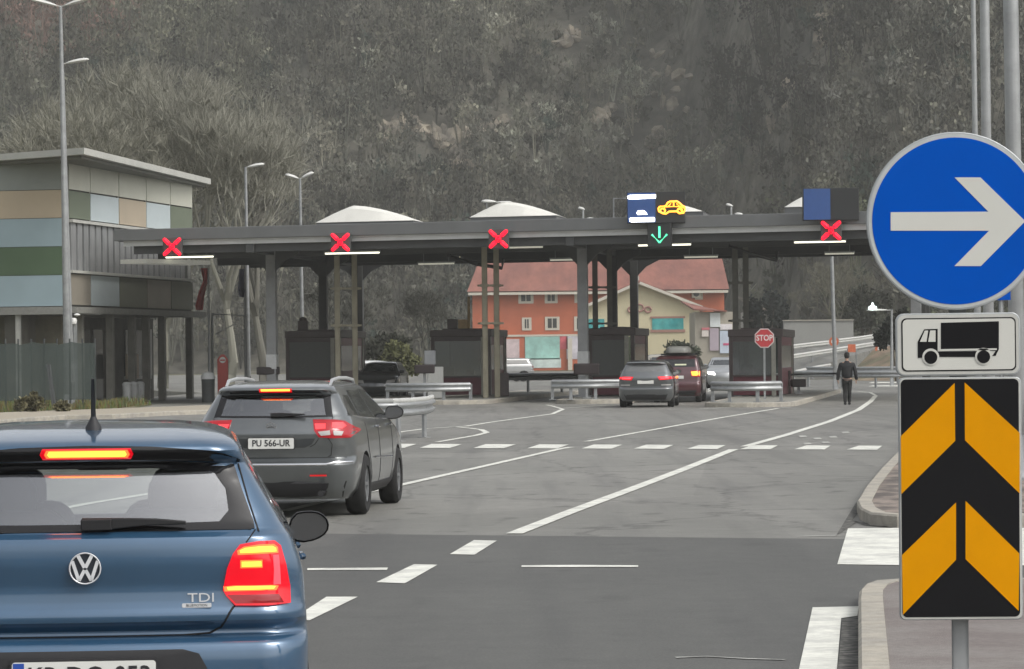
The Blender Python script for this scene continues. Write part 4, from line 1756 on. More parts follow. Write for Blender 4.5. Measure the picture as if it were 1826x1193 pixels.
class Shape:
    """body as a stack of plan outlines. station: z W Yr Yf Rr Rf bow_r bow_f"""

    def __init__(s, st, L, tr=.03, tf=.06, sub=4, yc=None):
        s.L, s.tr, s.tf = L, tr, tf
        s.T = []
        a = np.array(st, float)
        n = len(a)
        for i in range(n - 1):
            p0, p1, p2, p3 = a[max(i - 1, 0)], a[i], a[i + 1], a[min(i + 2, n - 1)]
            for k in range(sub):
                t = k / sub
                # limited slopes: blend of linear and catmull
                c = cr(p0, p1, p2, p3, t)
                l = p1 + (p2 - p1) * t
                v = .55 * c + .45 * l
                v[0] = l[0]
                v = np.minimum(np.maximum(v, np.minimum(p1, p2) - .012), np.maximum(p1, p2) + .012)
                v[0] = l[0]
                s.T.append(v)
        s.T.append(a[-1])
        s.T = np.array(s.T)

    def par(s, z):
        return np.array([np.interp(z, s.T[:, 0], s.T[:, i]) for i in range(s.T.shape[1])])

    def half(s, p, N=(16, 22, 16)):
        """right half outline from rear centre to front centre"""
        z, W, Yr, Yf, Rr, Rf, br, bf = p
        Rr = min(Rr, W * .9)
        Rf = min(Rf, W * .9)
        out = []
        n1, n2, n3 = N
        # rear: flat part then corner
        for i in range(n1 // 2):
            x = (W - Rr) * i / (n1 // 2)
            out.append((x, Yr + br * (x / W) ** 2))
        yb = Yr + br * ((W - Rr) / W) ** 2
        for i in range(n1 // 2 + 1):
            a = (pi / 2) * i / (n1 // 2)
            out.append((W - Rr + Rr * sin(a), yb + Rr * (1 - cos(a))))
        y0 = yb + Rr
        ybf = Yf - bf * ((W - Rf) / W) ** 2
        y1 = ybf - Rf
        for i in range(1, n2):
            out.append((W, y0 + (y1 - y0) * i / n2))
        for i in range(n3 // 2 + 1):
            a = (pi / 2) * i / (n3 // 2)
            out.append((W - Rf + Rf * cos(a), y1 + Rf * sin(a)))
        for i in range(1, n3 // 2 + 1):
            x = (W - Rf) * (1 - i / (n3 // 2))
            out.append((x, Yf - bf * (x / W) ** 2))
        res = []
        for x, y in out:
            g = 1 - s.tr * max(0, (1.3 - y) / 1.3) ** 2 - s.tf * max(0, (y - (s.L - 1.4)) / 1.4) ** 2
            res.append((x * g, y))
        return res

    def ring(s, p, N=(16, 22, 16)):
        h = s.half(p, N)
        return h + [(-x, y) for x, y in h[-2:0:-1]]

    def solid(s, zs=None, N=(16, 22, 16), inset=0.0, clipf=None, zr=None):
        T = s.T if zs is None else [s.par(z) for z in zs]
        B = MB()
        vs, fs = [], []
        for p in T:
            p = np.array(p)
            if inset:
                p[1] -= inset
                p[2] += inset * 1.6
                p[3] -= inset * 1.6
            if clipf:
                p[3] = min(p[3], clipf)
            for x, y in s.ring(p, N):
                vs.append((x, y, p[0]))
        m = len(s.ring(T[0], N))
        n = len(T)
        for i in range(n - 1):
            for k in range(m):
                fs.append((i * m + k, i * m + (k + 1) % m, (i + 1) * m + (k + 1) % m, (i + 1) * m + k))
        fs.append(tuple(range(m))[::-1])
        # top: fan about a centre
        c = len(vs)
        ys = [v[1] for v in vs[-m:]]
        vs.append((0, (min(ys) + max(ys)) / 2, T[-1][0] + .002))
        for k in range(m):
            fs.append(((n - 1) * m + k, (n - 1) * m + (k + 1) % m, c))
        B.add(vs, fs)
        return B

    # --- surface lookups
    def arc(s, z, front=False):
        h = s.half(s.par(z), (40, 60, 40))
        if front:
            h = h[::-1]
        P_ = np.array(h)
        d = np.r_[0, np.cumsum(np.linalg.norm(np.diff(P_, axis=0), axis=1))]
        return P_, d

    def at(s, u, z, off=0.0, front=False):
        """u arc length from the centre line (sign = side)"""
        P_, d = s.arc(z, front)
        sg = 1 if u >= 0 else -1
        a = abs(u)
        x, y = np.interp(a, d, P_[:, 0]), np.interp(a, d, P_[:, 1])
        x2, y2 = np.interp(a + .01, d, P_[:, 0]), np.interp(a + .01, d, P_[:, 1])
        x1, y1 = np.interp(max(a - .01, 0), d, P_[:, 0]), np.interp(max(a - .01, 0), d, P_[:, 1])
        tx, ty = x2 - x1, y2 - y1
        l = math.hypot(tx, ty) + 1e-9
        nx, ny = (ty / l, -tx / l)
        if front:
            nx, ny = -nx, -ny
        return (sg * (x + nx * off), y + ny * off, z)

    def atx(s, x, z, off=0.0, front=False):
        P_, d = s.arc(z, front)
        k = len(P_) // 3
        xs, ds = P_[:k, 0], d[:k]
        j = int(np.argmax(xs))
        u = np.interp(abs(x), xs[:j + 1], ds[:j + 1])
        u += max(0, abs(x) - xs[j])
        return s.at(math.copysign(u, x) if x else 0.0, z, off, front)

    def side(s, y, z, off=0.0, sg=1):
        P_, d = s.arc(z)
        k = int(np.argmax(P_[:, 1]))
        m_ = P_[:, 1]
        x = np.interp(y, np.maximum.accumulate(m_), P_[:, 0])
        return (sg * (x + off), y, z)

    def patch(s, outline, off, name, m, parent, mode='x', sg=1, rings=5, inner=None, front=False, thick=0.0, smooth=True, sub=3, label=None):
        """fill an outline (a,z) on the surface; mode x: rear face by x, u: arc length, s: side by y"""
        def f(a, z, o):
            if mode == 'x':
                return s.atx(a, z, o, front)
            if mode == 'u':
                return s.at(a, z, o, front)
            return s.side(a, z, o, sg)

        def dense(ol):
            r = []
            for i in range(len(ol)):
                p, q = ol[i], ol[(i + 1) % len(ol)]
                for k in range(sub):
                    r.append((p[0] + (q[0] - p[0]) * k / sub, p[1] + (q[1] - p[1]) * k / sub))
            return r
        ol = dense(outline)
        n = len(ol)
        B = MB()
        if inner is not None:
            il_ = dense(inner)
            R = [[(a[0] + (c[0] - a[0]) * t, a[1] + (c[1] - a[1]) * t) for a, c in zip(ol, il_)] for t in (0, .5, 1)]
        else:
            cx = sum(a for a, _ in ol) / n
            cz = sum(c for _, c in ol) / n
            R = [[(cx + (a - cx) * k, cz + (c - cz) * k) for a, c in ol] for k in [1 - i / rings for i in range(rings)]]
        vs, fs = [], []
        for r in R:
            vs += [f(a, c, off) for a, c in r]
        for i in range(len(R) - 1):
            for k in range(n):
                fs.append((i * n + k, i * n + (k + 1) % n, (i + 1) * n + (k + 1) % n, (i + 1) * n + k))
        if inner is None:
            vs.append(f(cx, cz, off))
            c = len(vs) - 1
            b0 = (len(R) - 1) * n
            fs += [(b0 + k, b0 + (k + 1) % n, c) for k in range(n)]
        # skirt back to the surface
        k0 = len(vs)
        back = off - (thick or .012)
        vs += [f(a, c_, back) for a, c_ in R[0]]
        fs += [(k, (k + 1) % n, k0 + (k + 1) % n, k0 + k) for k in range(n)]
        if inner is not None:
            k1 = len(vs)
            vs += [f(a, c_, back) for a, c_ in R[-1]]
            b0 = (len(R) - 1) * n
            fs += [(b0 + k, b0 + (k + 1) % n, k1 + (k + 1) % n, k1 + k) for k in range(n)]
        B.add(vs, fs)
        return B.build(name, m, parent, smooth=smooth, sharp=50, label=label)

    def line(s, pts, r, name, m, parent, mode='x', sg=1, off=.0, n=6, sub=4, front=False):
        ps = []
        for i in range(len(pts) - 1):
            for k in range(sub):
                t = k / sub
                ps.append((pts[i][0] + (pts[i + 1][0] - pts[i][0]) * t, pts[i][1] + (pts[i + 1][1] - pts[i][1]) * t))
        ps.append(pts[-1])
        w = []
        for a, z in ps:
            w.append(s.atx(a, z, off, front) if mode == 'x' else (s.at(a, z, off, front) if mode == 'u' else s.side(a, z, off, sg)))
        B = MB()
        B.tube(w, r, n)
        return B.build(name, m, parent, smooth=True)


def boolean(target, cutters):
    """cut solids out of the body and keep the result as plain mesh"""
    for c in cutters:
        md = target.modifiers.new('cut', 'BOOLEAN')
        md.operation = 'DIFFERENCE'
        md.solver = 'EXACT'
        md.object = c
        try:
            md.material_mode = 'TRANSFER'
        except Exception:
            pass
    dg = bpy.context.evaluated_depsgraph_get()
    dg.update()
    me = bpy.data.meshes.new_from_object(target.evaluated_get(dg))
    target.modifiers.clear()
    old = target.data
    target.data = me
    for c in cutters:
        bpy.data.objects.remove(c)
    bm = bmesh.new()
    bm.from_mesh(me)
    for e in bm.edges:
        e.smooth = (len(e.link_faces) == 2 and e.calc_face_angle(0) < math.radians(32))
    for f in bm.faces:
        f.smooth = True
    bm.to_mesh(me)
    bm.free()


m_cabin = mat('car_cabin_dark', (.035, .035, .037), .8, noise=.2)
m_seat = mat('car_seat_cloth', (.05, .05, .053), .9, noise=.15, scale=12)
m_frit = mat('glass_black_border', (.012, .012, .013), .08, noise=.02)
m_cglass = glass('car_rear_glass', (.84, .88, .86), .27, .02)
m_sglass = glass('car_side_glass', (.30, .32, .32), .10, .03)
m_fglass = glass('car_front_glass', (.75, .78, .76), .03, .02)
m_chrome = mat('chrome', (.75, .76, .77), .12, 1.0, noise=.02)
m_plate = mat('number_plate', (.70, .70, .66), .45, noise=.03)
m_ink = mat('plate_ink', (.02, .02, .022), .5, noise=.02)
m_rim = mat('alloy_rim', (.42, .43, .44), .3, .7, noise=.06)
m_trimb = mat('grained_black_trim', (.022, .022, .024), .6, noise=.1)
m_gap = mat('panel_gap', (.006, .006, .007), .7, noise=.01)
m_lens = mat('red_lamp_lens', (.32, .008, .012), .12, noise=.04, coat=.6)
m_lens_on = mat('red_lamp_lens_lit', (.45, .0, .01), .12, noise=.04, coat=.4, emis=(1, .0, .012), es=.42)
m_brake = emit('brake_light_core', (1.0, .20, .02), 4.5)
m_brake2 = emit('brake_light_red', (1.0, .03, .04), 3.0)
m_lens_dim = mat('red_lamp_lens_dim', (.30, .006, .012), .12, noise=.06, scale=20, coat=.6, emis=(1, .0, .02), es=.10)
m_brake_dim = emit('brake_light_soft', (1.0, .05, .06), 1.1)
m_clear = mat('clear_lamp_lens', (.5, .48, .46), .1, noise=.03, coat=.5)
m_hlon = emit('headlight_on', (1, .97, .9), 9.0)


def car_paint(name, col, rough=.28, metal=.35):
    m = mat(name, col, rough, metal, noise=.07, scale=2.5, coat=1.0, spec=.5)
    m.node_tree.nodes['Principled BSDF'].inputs['Coat IOR'].default_value = 1.8
    return m


def body(sh, paint, parent, wheels, cabin, windows, N=(16, 22, 16), arch=.36, floor=.30):
    """cabin: (z0, z1, clipf); windows: list of (kind, outline)"""
    B = sh.solid(N=N)
    o = B.build('body', [paint, m_cabin], parent, smooth=True)
    cut = []
    z0, z1, cf = cabin
    zs = [z0, z0 + .2] + [z for z in sh.T[:, 0] if z0 + .2 < z < z1 - .02] + [z1]
    c = sh.solid(zs=zs, N=(8, 8, 8), inset=.06, clipf=cf).build('cut', [m_cabin], None)
    cut.append(c)
    for y in wheels:
        for sgn in (-1, 1):
            w = MB()
            w.lathe([(0, 0), (arch, 0), (arch, .5), (0, .5)], (sgn * .87 - (.25 if sgn < 0 else .25) + (0), y, .33), 'x', 40)
            cut.append(w.build('cut', [m_cabin], None))
    for kind, ol in windows:
        w = MB()
        if kind == 'rear':
            w.prism(ol, XZ, -.6, 1.1)
        elif kind == 'front':
            w.prism(ol, XZ, cf - .9, sh.L + .4)
        else:
            w.prism(ol, YZ, -1.3, 1.3)
        cut.append(w.build('cut', [m_cabin], None))
    for c in cut:
        c.parent = parent
    bpy.context.view_layer.update()
    boolean(o, cut)
    return o


def wheel(parent, x, y, r=.32, w=.21, sg=1, spokes=10, mm=None):
    B = MB()
    B.lathe([(r * .62, -w / 2), (r * .9, -w / 2), (r * .98, -w * .38), (r, -w * .25), (r, w * .25), (r * .98, w * .38), (r * .9, w / 2), (r * .62, w / 2)], (0, 0, 0), 'x', 36, closed=True)
    t_ = B.build('wheel', rubber, parent, smooth=True)
    t_.location = (x, y, r)
    B = MB()
    f = sg * w * .40
    B.lathe([(r * .60, f), (r * .66, f + sg * .012), (r * .66, -f), (r * .60, -f)], (0, 0, 0), 'x', 32, closed=True)
    B.lathe([(0, f * .9), (r * .14, f * .9), (r * .16, f * .5), (0, f * .5)], (0, 0, 0), 'x', 16)
    for k in range(spokes):
        a = 2 * pi * k / spokes
        B.bar((f * .7, cos(a) * r * .1, sin(a) * r * .1), (f * .8, cos(a) * r * .63, sin(a) * r * .63), .028, .035)
    rm = B.build('rim', mm or m_rim, t_)
    B = MB()
    B.lathe([(0, f * .2), (r * .58, f * .2), (r * .58, f * .1), (0, f * .1)], (0, 0, 0), 'x', 24)
    B.build('brake_disc', m_cabin, t_)
    return t_


def seats(parent, ys, zt, w=.52, xs=(-.36, .36)):
    for y, tilt in ys:
        for x in xs:
            B = MB()
            pts = rrect(-w / 2, w / 2, 0, zt - .62, .1, 4)
            B.prism([(x + a, .48 + c) for a, c in pts], lambda a, c, t: (a, y + t + (c - .5) * -tilt, c), 0, .14)
            B.prism([(x + a, zt - .2 + c) for a, c in rrect(-.14, .14, 0, .2, .07, 4)], lambda a, c, t: (a, y + t + (c - .5) * -tilt, c), .02, .12)
            B.box(x - .03, x + .03, y + .03 - tilt * .5, y + .09 - tilt * .5, zt - .3, zt - .15)
            B.box(x - w / 2, x + w / 2, y, y + .5, .36, .5)
            B.build('seat', m_seat, parent, bevel=.02)


def mirror(parent, x, y, z, sg, paint, glassm, w=.2, h=.145):
    B = MB()
    n = 14
    # housing: rounded shell open towards the rear
    ol = [(.0, .02), (.03, h * .92), (.10, h), (w * .82, h * .93), (w, h * .62), (w * .96, h * .25), (w * .7, .0), (.06, -.012)]
    for _ in range(1):
        ol = [q for i in range(len(ol)) for q in ((ol[i - 1][0] * .25 + ol[i][0] * .75, ol[i - 1][1] * .25 + ol[i][1] * .75), (ol[i][0] * .75 + ol[(i + 1) % len(ol)][0] * .25, ol[i][1] * .75 + ol[(i + 1) % len(ol)][1] * .25))]
    lay = [(0.0, 1.0), (.03, 1.03), (.09, .88), (.125, .5)]
    cx, cz = w * .48, h * .48
    vs, fs = [], []
    for yy, k in lay:
        vs += [(x + sg * (cx + (a - cx) * k), y + yy, z + cz + (c - cz) * k) for a, c in ol]
    m_ = len(ol)
    for i in range(len(lay) - 1):
        fs += [(i * m_ + k, i * m_ + (k + 1) % m_, (i + 1) * m_ + (k + 1) % m_, (i + 1) * m_ + k) for k in range(m_)]
    fs.append(tuple(range((len(lay) - 1) * m_, len(lay) * m_)))
    B.add(vs, fs)
    B.bar((x - sg * .09, y + .07, z - .01), (x + sg * .06, y + .05, z + .03), .05, .045)
    o = B.build('wing_mirror', paint, parent, smooth=True, bevel=.004)
    g = MB()
    g.prism([(x + sg * (cx + (a - cx) * .93), z + cz + (c - cz) * .9) for a, c in ol], XZ, y + .006, y + .014)
    g.build('mirror_glass', glassm, o)
    return o


m_mirror = mat('mirror_surface', (.55, .56, .56), .03, 1.0, noise=.0)
m_mirror_d = mat('mirror_surface_dark', (.12, .12, .12), .05, .6, noise=.0)


def plate(parent, sh, x, z, w, h, s, yoff, ts=.085, blue=True, sx=.95):
    y = sh.atx(x, z, 0)[1] - yoff
    B = MB()
    B.prism(rrect(x - w / 2, x + w / 2, z - h / 2, z + h / 2, .012), XZ, y - .008, y + .004)
    o = B.build('number_plate', m_plate, parent)
    B = MB()
    B.prism(rrect(x - w / 2 - .008, x + w / 2 + .008, z - h / 2 - .008, z + h / 2 + .008, .014), XZ, y - .005, y + .012)
    B.build('plate_frame', m_trimb, o)
    if blue:
        B = MB()
        B.prism([(x - w / 2 + .004, z - h / 2 + .004), (x - w / 2 + .045, z - h / 2 + .004), (x - w / 2 + .045, z + h / 2 - .004), (x - w / 2 + .004, z + h / 2 - .004)], XZ, y - .0095, y - .006)
        B.build('plate_band', mat('plate_blue', (.02, .07, .35), .4), o)
    text_mesh('plate_text', s, ts, m_ink, o, (x + (.02 if blue else 0), y - .010, z), depth=.0015, sx=sx, bold=.0015)
    return o
# --- blue hatchback in the foreground --------------------------------------
m_blue = car_paint('blue_metallic_paint', (.036, .102, .190), .30, .4)
m_badge = mat('badge_silver', (.72, .73, .74), .35, .3, noise=.03)
hatch = Shape([
    # z    W    Yr    Yf    Rr   Rf   br   bf
    (.17, .74, .16, 3.78, .20, .30, .06, .20),
    (.24, .79, .06, 3.88, .20, .32, .05, .24),
    (.33, .825, .015, 3.94, .20, .34, .05, .26),
    (.52, .84, .0, 3.97, .20, .36, .05, .28),
    (.660, .845, .0, 3.95, .20, .36, .05, .28),
    (.690, .845, .012, 3.94, .20, .36, .05, .28),
    (.708, .843, .045, 3.93, .20, .36, .05, .28),
    (.716, .842, .10, 3.92, .20, .36, .05, .28),
    (.735, .841, .105, 3.91, .20, .36, .05, .28),
    (.755, .840, .085, 3.90, .20, .36, .05, .27),
    (.772, .839, .050, 3.88, .20, .36, .05, .26),
    (.80, .838, .047, 3.82, .20, .36, .05, .25),
    (.825, .836, .060, 3.72, .20, .36, .05, .24),
    (.90, .832, .067, 3.45, .20, .36, .05, .20),
    (.94, .828, .060, 3.20, .20, .36, .05, .18),
    (.99, .815, .052, 3.00, .20, .34, .05, .15),
    (1.06, .79, .055, 2.88, .19, .30, .05, .13),
    (1.085, .775, .062, 2.84, .18, .28, .05, .12),
    (1.105, .760, .095, 2.80, .17, .26, .05, .12),
    (1.13, .742, .118, 2.74, .15, .24, .05, .12),
    (1.22, .690, .170, 2.54, .13, .22, .05, .12),
    (1.32, .632, .225, 2.33, .12, .20, .05, .12),
    (1.355, .612, .245, 2.26, .12, .19, .05, .12),
    (1.372, .602, .205, 2.22, .12, .18, .05, .12),
    (1.405, .590, .165, 2.15, .13, .18, .06, .11),
    (1.425, .580, .170, 2.10, .14, .18, .07, .11),
    (1.445, .560, .215, 2.02, .16, .18, .08, .10),
    (1.465, .525, .33, 1.93, .18, .18, .09, .10),
    (1.485, .460, .52, 1.82, .20, .18, .10, .09),
    (1.498, .350, .78, 1.65, .20, .16, .08, .07),
    (1.504, .180, 1.0, 1.45, .12, .10, .02, .03),
], 3.97, tr=.02, tf=.08, sub=3)
px0, pz0, pk = 147.0, 638.7, 480.0


def h_(cx, cy):
    return ((cx - px0) / pk, 1.76 - (cy - pz0) / pk)


def hc(cx, cy):          # from the 2.325x crop of the photo
    return h_(cx / 2.325, 680 + cy / 2.325)


polo = thing('blue_hatchback', 'blue metallic hatchback in the left foreground with bright red brake lights', 'car', (-766 / 480.0, 12.5, 0), .09)
wrear = [(-.60, 1.125), (.60, 1.125), (.52, 1.345), (-.52, 1.345)]
wside1 = [(.75, 1.10), (1.60, 1.05), (1.60, 1.36), (1.02, 1.34)]
wside2 = [(1.68, 1.05), (2.52, 1.02), (2.10, 1.36), (1.68, 1.37)]
wfront = [(-.66, 1.05), (.66, 1.05), (.52, 1.39), (-.52, 1.39)]
body(hatch, m_blue, polo, (.72, 3.2), (.42, 1.41, 2.95), [('rear', wrear), ('side', wside1), ('side', wside2), ('front', wfront)], N=(26, 44, 20))
# rear window: black border then see-through pane
rb = [(-.632, 1.112), (-.3, 1.110), (.3, 1.110), (.632, 1.112), (.628, 1.14), (.585, 1.26), (.556, 1.352), (.3, 1.368), (-.3, 1.368), (-.556, 1.352), (-.585, 1.26), (-.628, 1.14)]
ri = [(-.50, 1.140), (-.25, 1.136), (.25, 1.136), (.50, 1.140), (.535, 1.18), (.525, 1.26), (.48, 1.325), (.25, 1.34), (-.25, 1.34), (-.48, 1.325), (-.525, 1.26), (-.535, 1.18)]
hatch.patch(rb, .004, 'window_surround', m_frit, polo, inner=ri)
hatch.patch([(a * 1.01, c) for a, c in ri], .0025, 'rear_window', m_cglass, polo)
for sg in (-1, 1):
    hatch.patch([(y, z) for y, z in ((.42, 1.115), (1.62, 1.035), (1.62, 1.375), (.55, 1.375))], .003, 'side_window', m_sglass, polo, mode='s', sg=sg, sub=6)  # pane overlaps the pillar past the opening as a painted dark reflection
    hatch.patch([(y, z) for y, z in ((1.66, 1.035), (2.56, 1.00), (2.12, 1.375), (1.66, 1.385))], .003, 'side_window', m_sglass, polo, mode='s', sg=sg, sub=6)
hatch.patch([(-.68, 1.03), (.68, 1.03), (.54, 1.40), (-.54, 1.40)], .003, 'windscreen', m_fglass, polo, front=True, sub=6)
# spoiler underside band and high brake light
hatch.patch([(-.575, 1.357), (-.3, 1.370), (0, 1.373), (.3, 1.370), (.575, 1.357), (.577, 1.368), (.52, 1.392), (.464, 1.406), (.25, 1.424), (0, 1.430), (-.25, 1.424), (-.464, 1.406), (-.52, 1.392), (-.577, 1.368)], .006, 'spoiler_underside', m_frit, polo)
hatch.patch([(-.135, 1.387), (.148, 1.387), (.155, 1.396), (.148, 1.409), (-.135, 1.409), (-.142, 1.396)], .0105, 'high_brake_light', m_brake, polo, rings=3)
# tail lamps
lamp = [hc(*q) for q in ((985, 690), (1060, 678), (1125, 678), (1150, 700), (1172, 780), (1188, 870), (1190, 942), (1100, 948), (962, 945), (925, 905), (912, 880), (930, 790), (955, 728))]
top = [hc(*q) for q in ((972, 716), (1000, 700), (1060, 692), (1120, 692), (1136, 706), (1138, 730), (1060, 732), (975, 734))]
mid = [hc(*q) for q in ((985, 756), (1075, 756), (1076, 790), (985, 790))]
bot = [hc(*q) for q in ((914, 866), (960, 862), (1125, 864), (1140, 868), (1130, 886), (918, 886))]
ver = [hc(*q) for q in ((1117, 738), (1139, 738), (1145, 800), (1148, 862), (1120, 862), (1122, 800))]
clr = [hc(*q) for q in ((930, 900), (1140, 902), (1160, 938), (965, 936))]
m_brake_o = emit('brake_light_orange', (1.0, .10, .02), 2.0)
hatch.patch([(-.145, 1.383), (.158, 1.383), (.166, 1.396), (.158, 1.413), (-.145, 1.413), (-.153, 1.396)], .0092, 'high_brake_light_edge', m_brake_o, polo, rings=3)
hatch.patch([(-.16, 1.377), (.17, 1.377), (.18, 1.397), (.17, 1.419), (-.16, 1.419), (-.17, 1.397)], .0078, 'high_brake_light_lens', m_lens_on, polo, rings=3)
m_glowred = emit('lamp_reflector_red', (1, .0, .02), 1.2)
for sg in (1, -1):
    def mm_(o_):
        r = [(a * sg, c) for a, c in o_]
        return r if sg > 0 else r[::-1]
    L = hatch.patch(mm_(lamp), .010, 'tail_lamp', m_lens_on, polo, thick=.03, rings=6)
    for nm, ol, m__ in (('brake_segment', top, m_brake), ('centre_segment', mid, m_brake), ('light_bar', bot, m_brake), ('side_segment', ver, m_brake2), ('reversing_segment', clr, m_lens)):
        if m__ is m_brake:
            cx_, cz_ = sum(a for a, _ in ol) / len(ol), sum(c for _, c in ol) / len(ol)
            hatch.patch(mm_(ol), .013, nm, m_brake_o, L, rings=3)
            hatch.patch(mm_([(cx_ + (a - cx_) * .88, cz_ + (c - cz_) * .62) for a, c in ol]), .016, nm + '_core', m_brake, L, rings=3)
        else:
            hatch.patch(mm_(ol), .014, nm, m__, L, rings=3)
# tailgate gap
for sg in (1, -1):
    hatch.line([(sg * .555, .828), (sg * .535, .80), (sg * .505, .745), (sg * .46, .722), (sg * .36, .716), (0, .716)], .0045, 'tailgate_gap', m_gap, polo, off=.0)
    hatch.line([(sg * .648, 1.10), (sg * .61, 1.22), (sg * .575, 1.35)], .004, 'tailgate_gap', m_gap, polo)
    hatch.line([(sg * .635, 1.107), (sg * .60, 1.062)], .003, 'tailgate_gap', m_gap, polo)
hatch.line([(-.62, 1.109), (.62, 1.109)], .004, 'tailgate_gap', m_gap, polo)
# fuel flap / door gaps on the side
for pts in ([(2.55, .95), (2.6, .5), (2.52, .35)], [(1.62, 1.03), (1.62, .5), (1.6, .35)]):
    for sg in (1, -1):
        hatch.line(pts, .003, 'door_gap', m_gap, polo, mode='s', sg=sg, off=.0)
for sg in (1, -1):
    for y in (1.42, 2.25):
        B = MB()
        p = hatch.side(y, .93, .02, sg)
        B.tube([hatch.side(y - .07, .93, .003, sg), hatch.side(y - .05, .93, .018, sg), hatch.side(y + .08, .93, .018, sg), hatch.side(y + .10, .93, .003, sg)], .014, 8)
        B.build('door_handle', m_blue, polo, smooth=True)
# bumper recess around the plate
hatch.patch([(-.40, .50), (.40, .50), (.45, .60), (.42, .655), (.36, .672), (-.36, .672), (-.42, .655), (-.45, .60)], .003, 'bumper_recess', m_trimb, polo, rings=4)
hatch.patch([(-.66, .22), (.66, .22), (.70, .36), (-.70, .36)], .004, 'bumper_apron', m_trimb, polo, rings=4)
plate(polo, hatch, -.005, .578, .53, .115, 'KR DO-053', .012, ts=.098)
# emblem: ring with the stacked letters
ey = hatch.atx(0, .962)[1] - .004
ez = 1.76 - (1015 - pz0) / pk
B = MB()
B.lathe([(.0, 0), (.058, 0), (.058, .010), (.0, .010)], (0, ey - .008, ez), 'y', 40)
em = B.build('emblem', mat('emblem_field', (.03, .035, .045), .3, .3, noise=.02), polo, smooth=True, sharp=30)
B = MB()
B.lathe([(.0545, 0), (.0600, 0), (.0600, -.006), (.0575, -.009), (.0545, -.006)], (0, ey - .008, ez), 'y', 44, closed=True)


def estroke(a, c, wd=.0135):
    a, c = Vector((a[0], ey - .0115, ez + a[1])), Vector((c[0], ey - .0115, ez + c[1]))
    B.bar(a, c, wd, .006, up=(0, 1, 0))


estroke((-.026, .049), (-.0015, .003))
estroke((.026, .049), (.0015, .003))
estroke((-.047, .028), (-.023, -.045), .0125)
estroke((.047, .028), (.023, -.045), .0125)
estroke((-.023, -.045), (-.002, -.006), .0125)
estroke((.023, -.045), (.002, -.006), .0125)
B.build('emblem_letters', m_badge, em, smooth=True, sharp=30)
# badge
ty = hatch.atx(.42, .86)[1] - .004
text_mesh('badge', 'TDI', .048, m_badge, polo, (.430, ty - .002, .857), depth=.002, sx=1.35)
B = MB()
B.prism(rrect(.358, .468, .822, .838, .005), XZ, ty - .006, ty + .004)
bd = B.build('badge_bar', m_badge, polo)
text_mesh('badge_text', 'BLUEMOTION', .0125, m_ink, bd, (.413, ty - .0065, .830), depth=.0005, sx=1.0)
# lock light glint
# wiper
B = MB()
wy = hatch.atx(.0, 1.15)[1]
B.bar((-.015, wy - .03, 1.135), (.10, wy - .035, 1.137), .05, .042)
B.prism([hc(*q) for q in ((328, 572), (520, 574), (640, 578), (762, 590), (762, 604), (600, 606), (430, 622), (330, 628))], XZ, wy - .045, wy - .018)
B.build('rear_wiper', black, polo, bevel=.004)
# aerial
B = MB()
ap = (0.02, .52)
B.lathe([(.034, -.005), (.030, .02), (.016, .045), (.010, .06), (0, .06)], (ap[0], ap[1], 1.475), 'z', 16)
B.tube([(ap[0], ap[1], 1.53), (ap[0], ap[1] - .05, 1.68)], [.010, .006], 8)
B.build('aerial', m_trimb, polo, smooth=True)
mirror(polo, .80, 2.30, .945, 1, m_trimb, m_mirror_d, w=.19, h=.13)
mirror(polo, -.80, 2.30, .945, -1, m_trimb, m_mirror_d, w=.19, h=.13)
for sg in (-1, 1):
    for y in (.72, 3.2):
        wheel(polo, sg * .745, y, .30, .2, sg)
seats(polo, ((.95, .12), (1.75, .16)), 1.30)
B = MB()
B.tube([(0, 2.25, 1.37), (0, 2.25, 1.32)], .01, 6)
B.box(-.11, .11, 2.22, 2.26, 1.27, 1.33)
B.build('interior_mirror', m_cabin, polo, bevel=.01)
B = MB()
B.box(-.62, .62, 2.3, 2.9, .75, .98)
B.lathe([(.17, -.012), (.185, 0), (.17, .012)], (-.36, 2.2, .92), 'y', 24, closed=True)
B.build('dashboard', m_cabin, polo, bevel=.02)
for sg in (1, -1):
    hatch.patch([(sg * .45, .66), (sg * .72, .68), (sg * .70, .78), (sg * .50, .76)][::sg], .01, 'headlight', m_clear, polo, front=True)

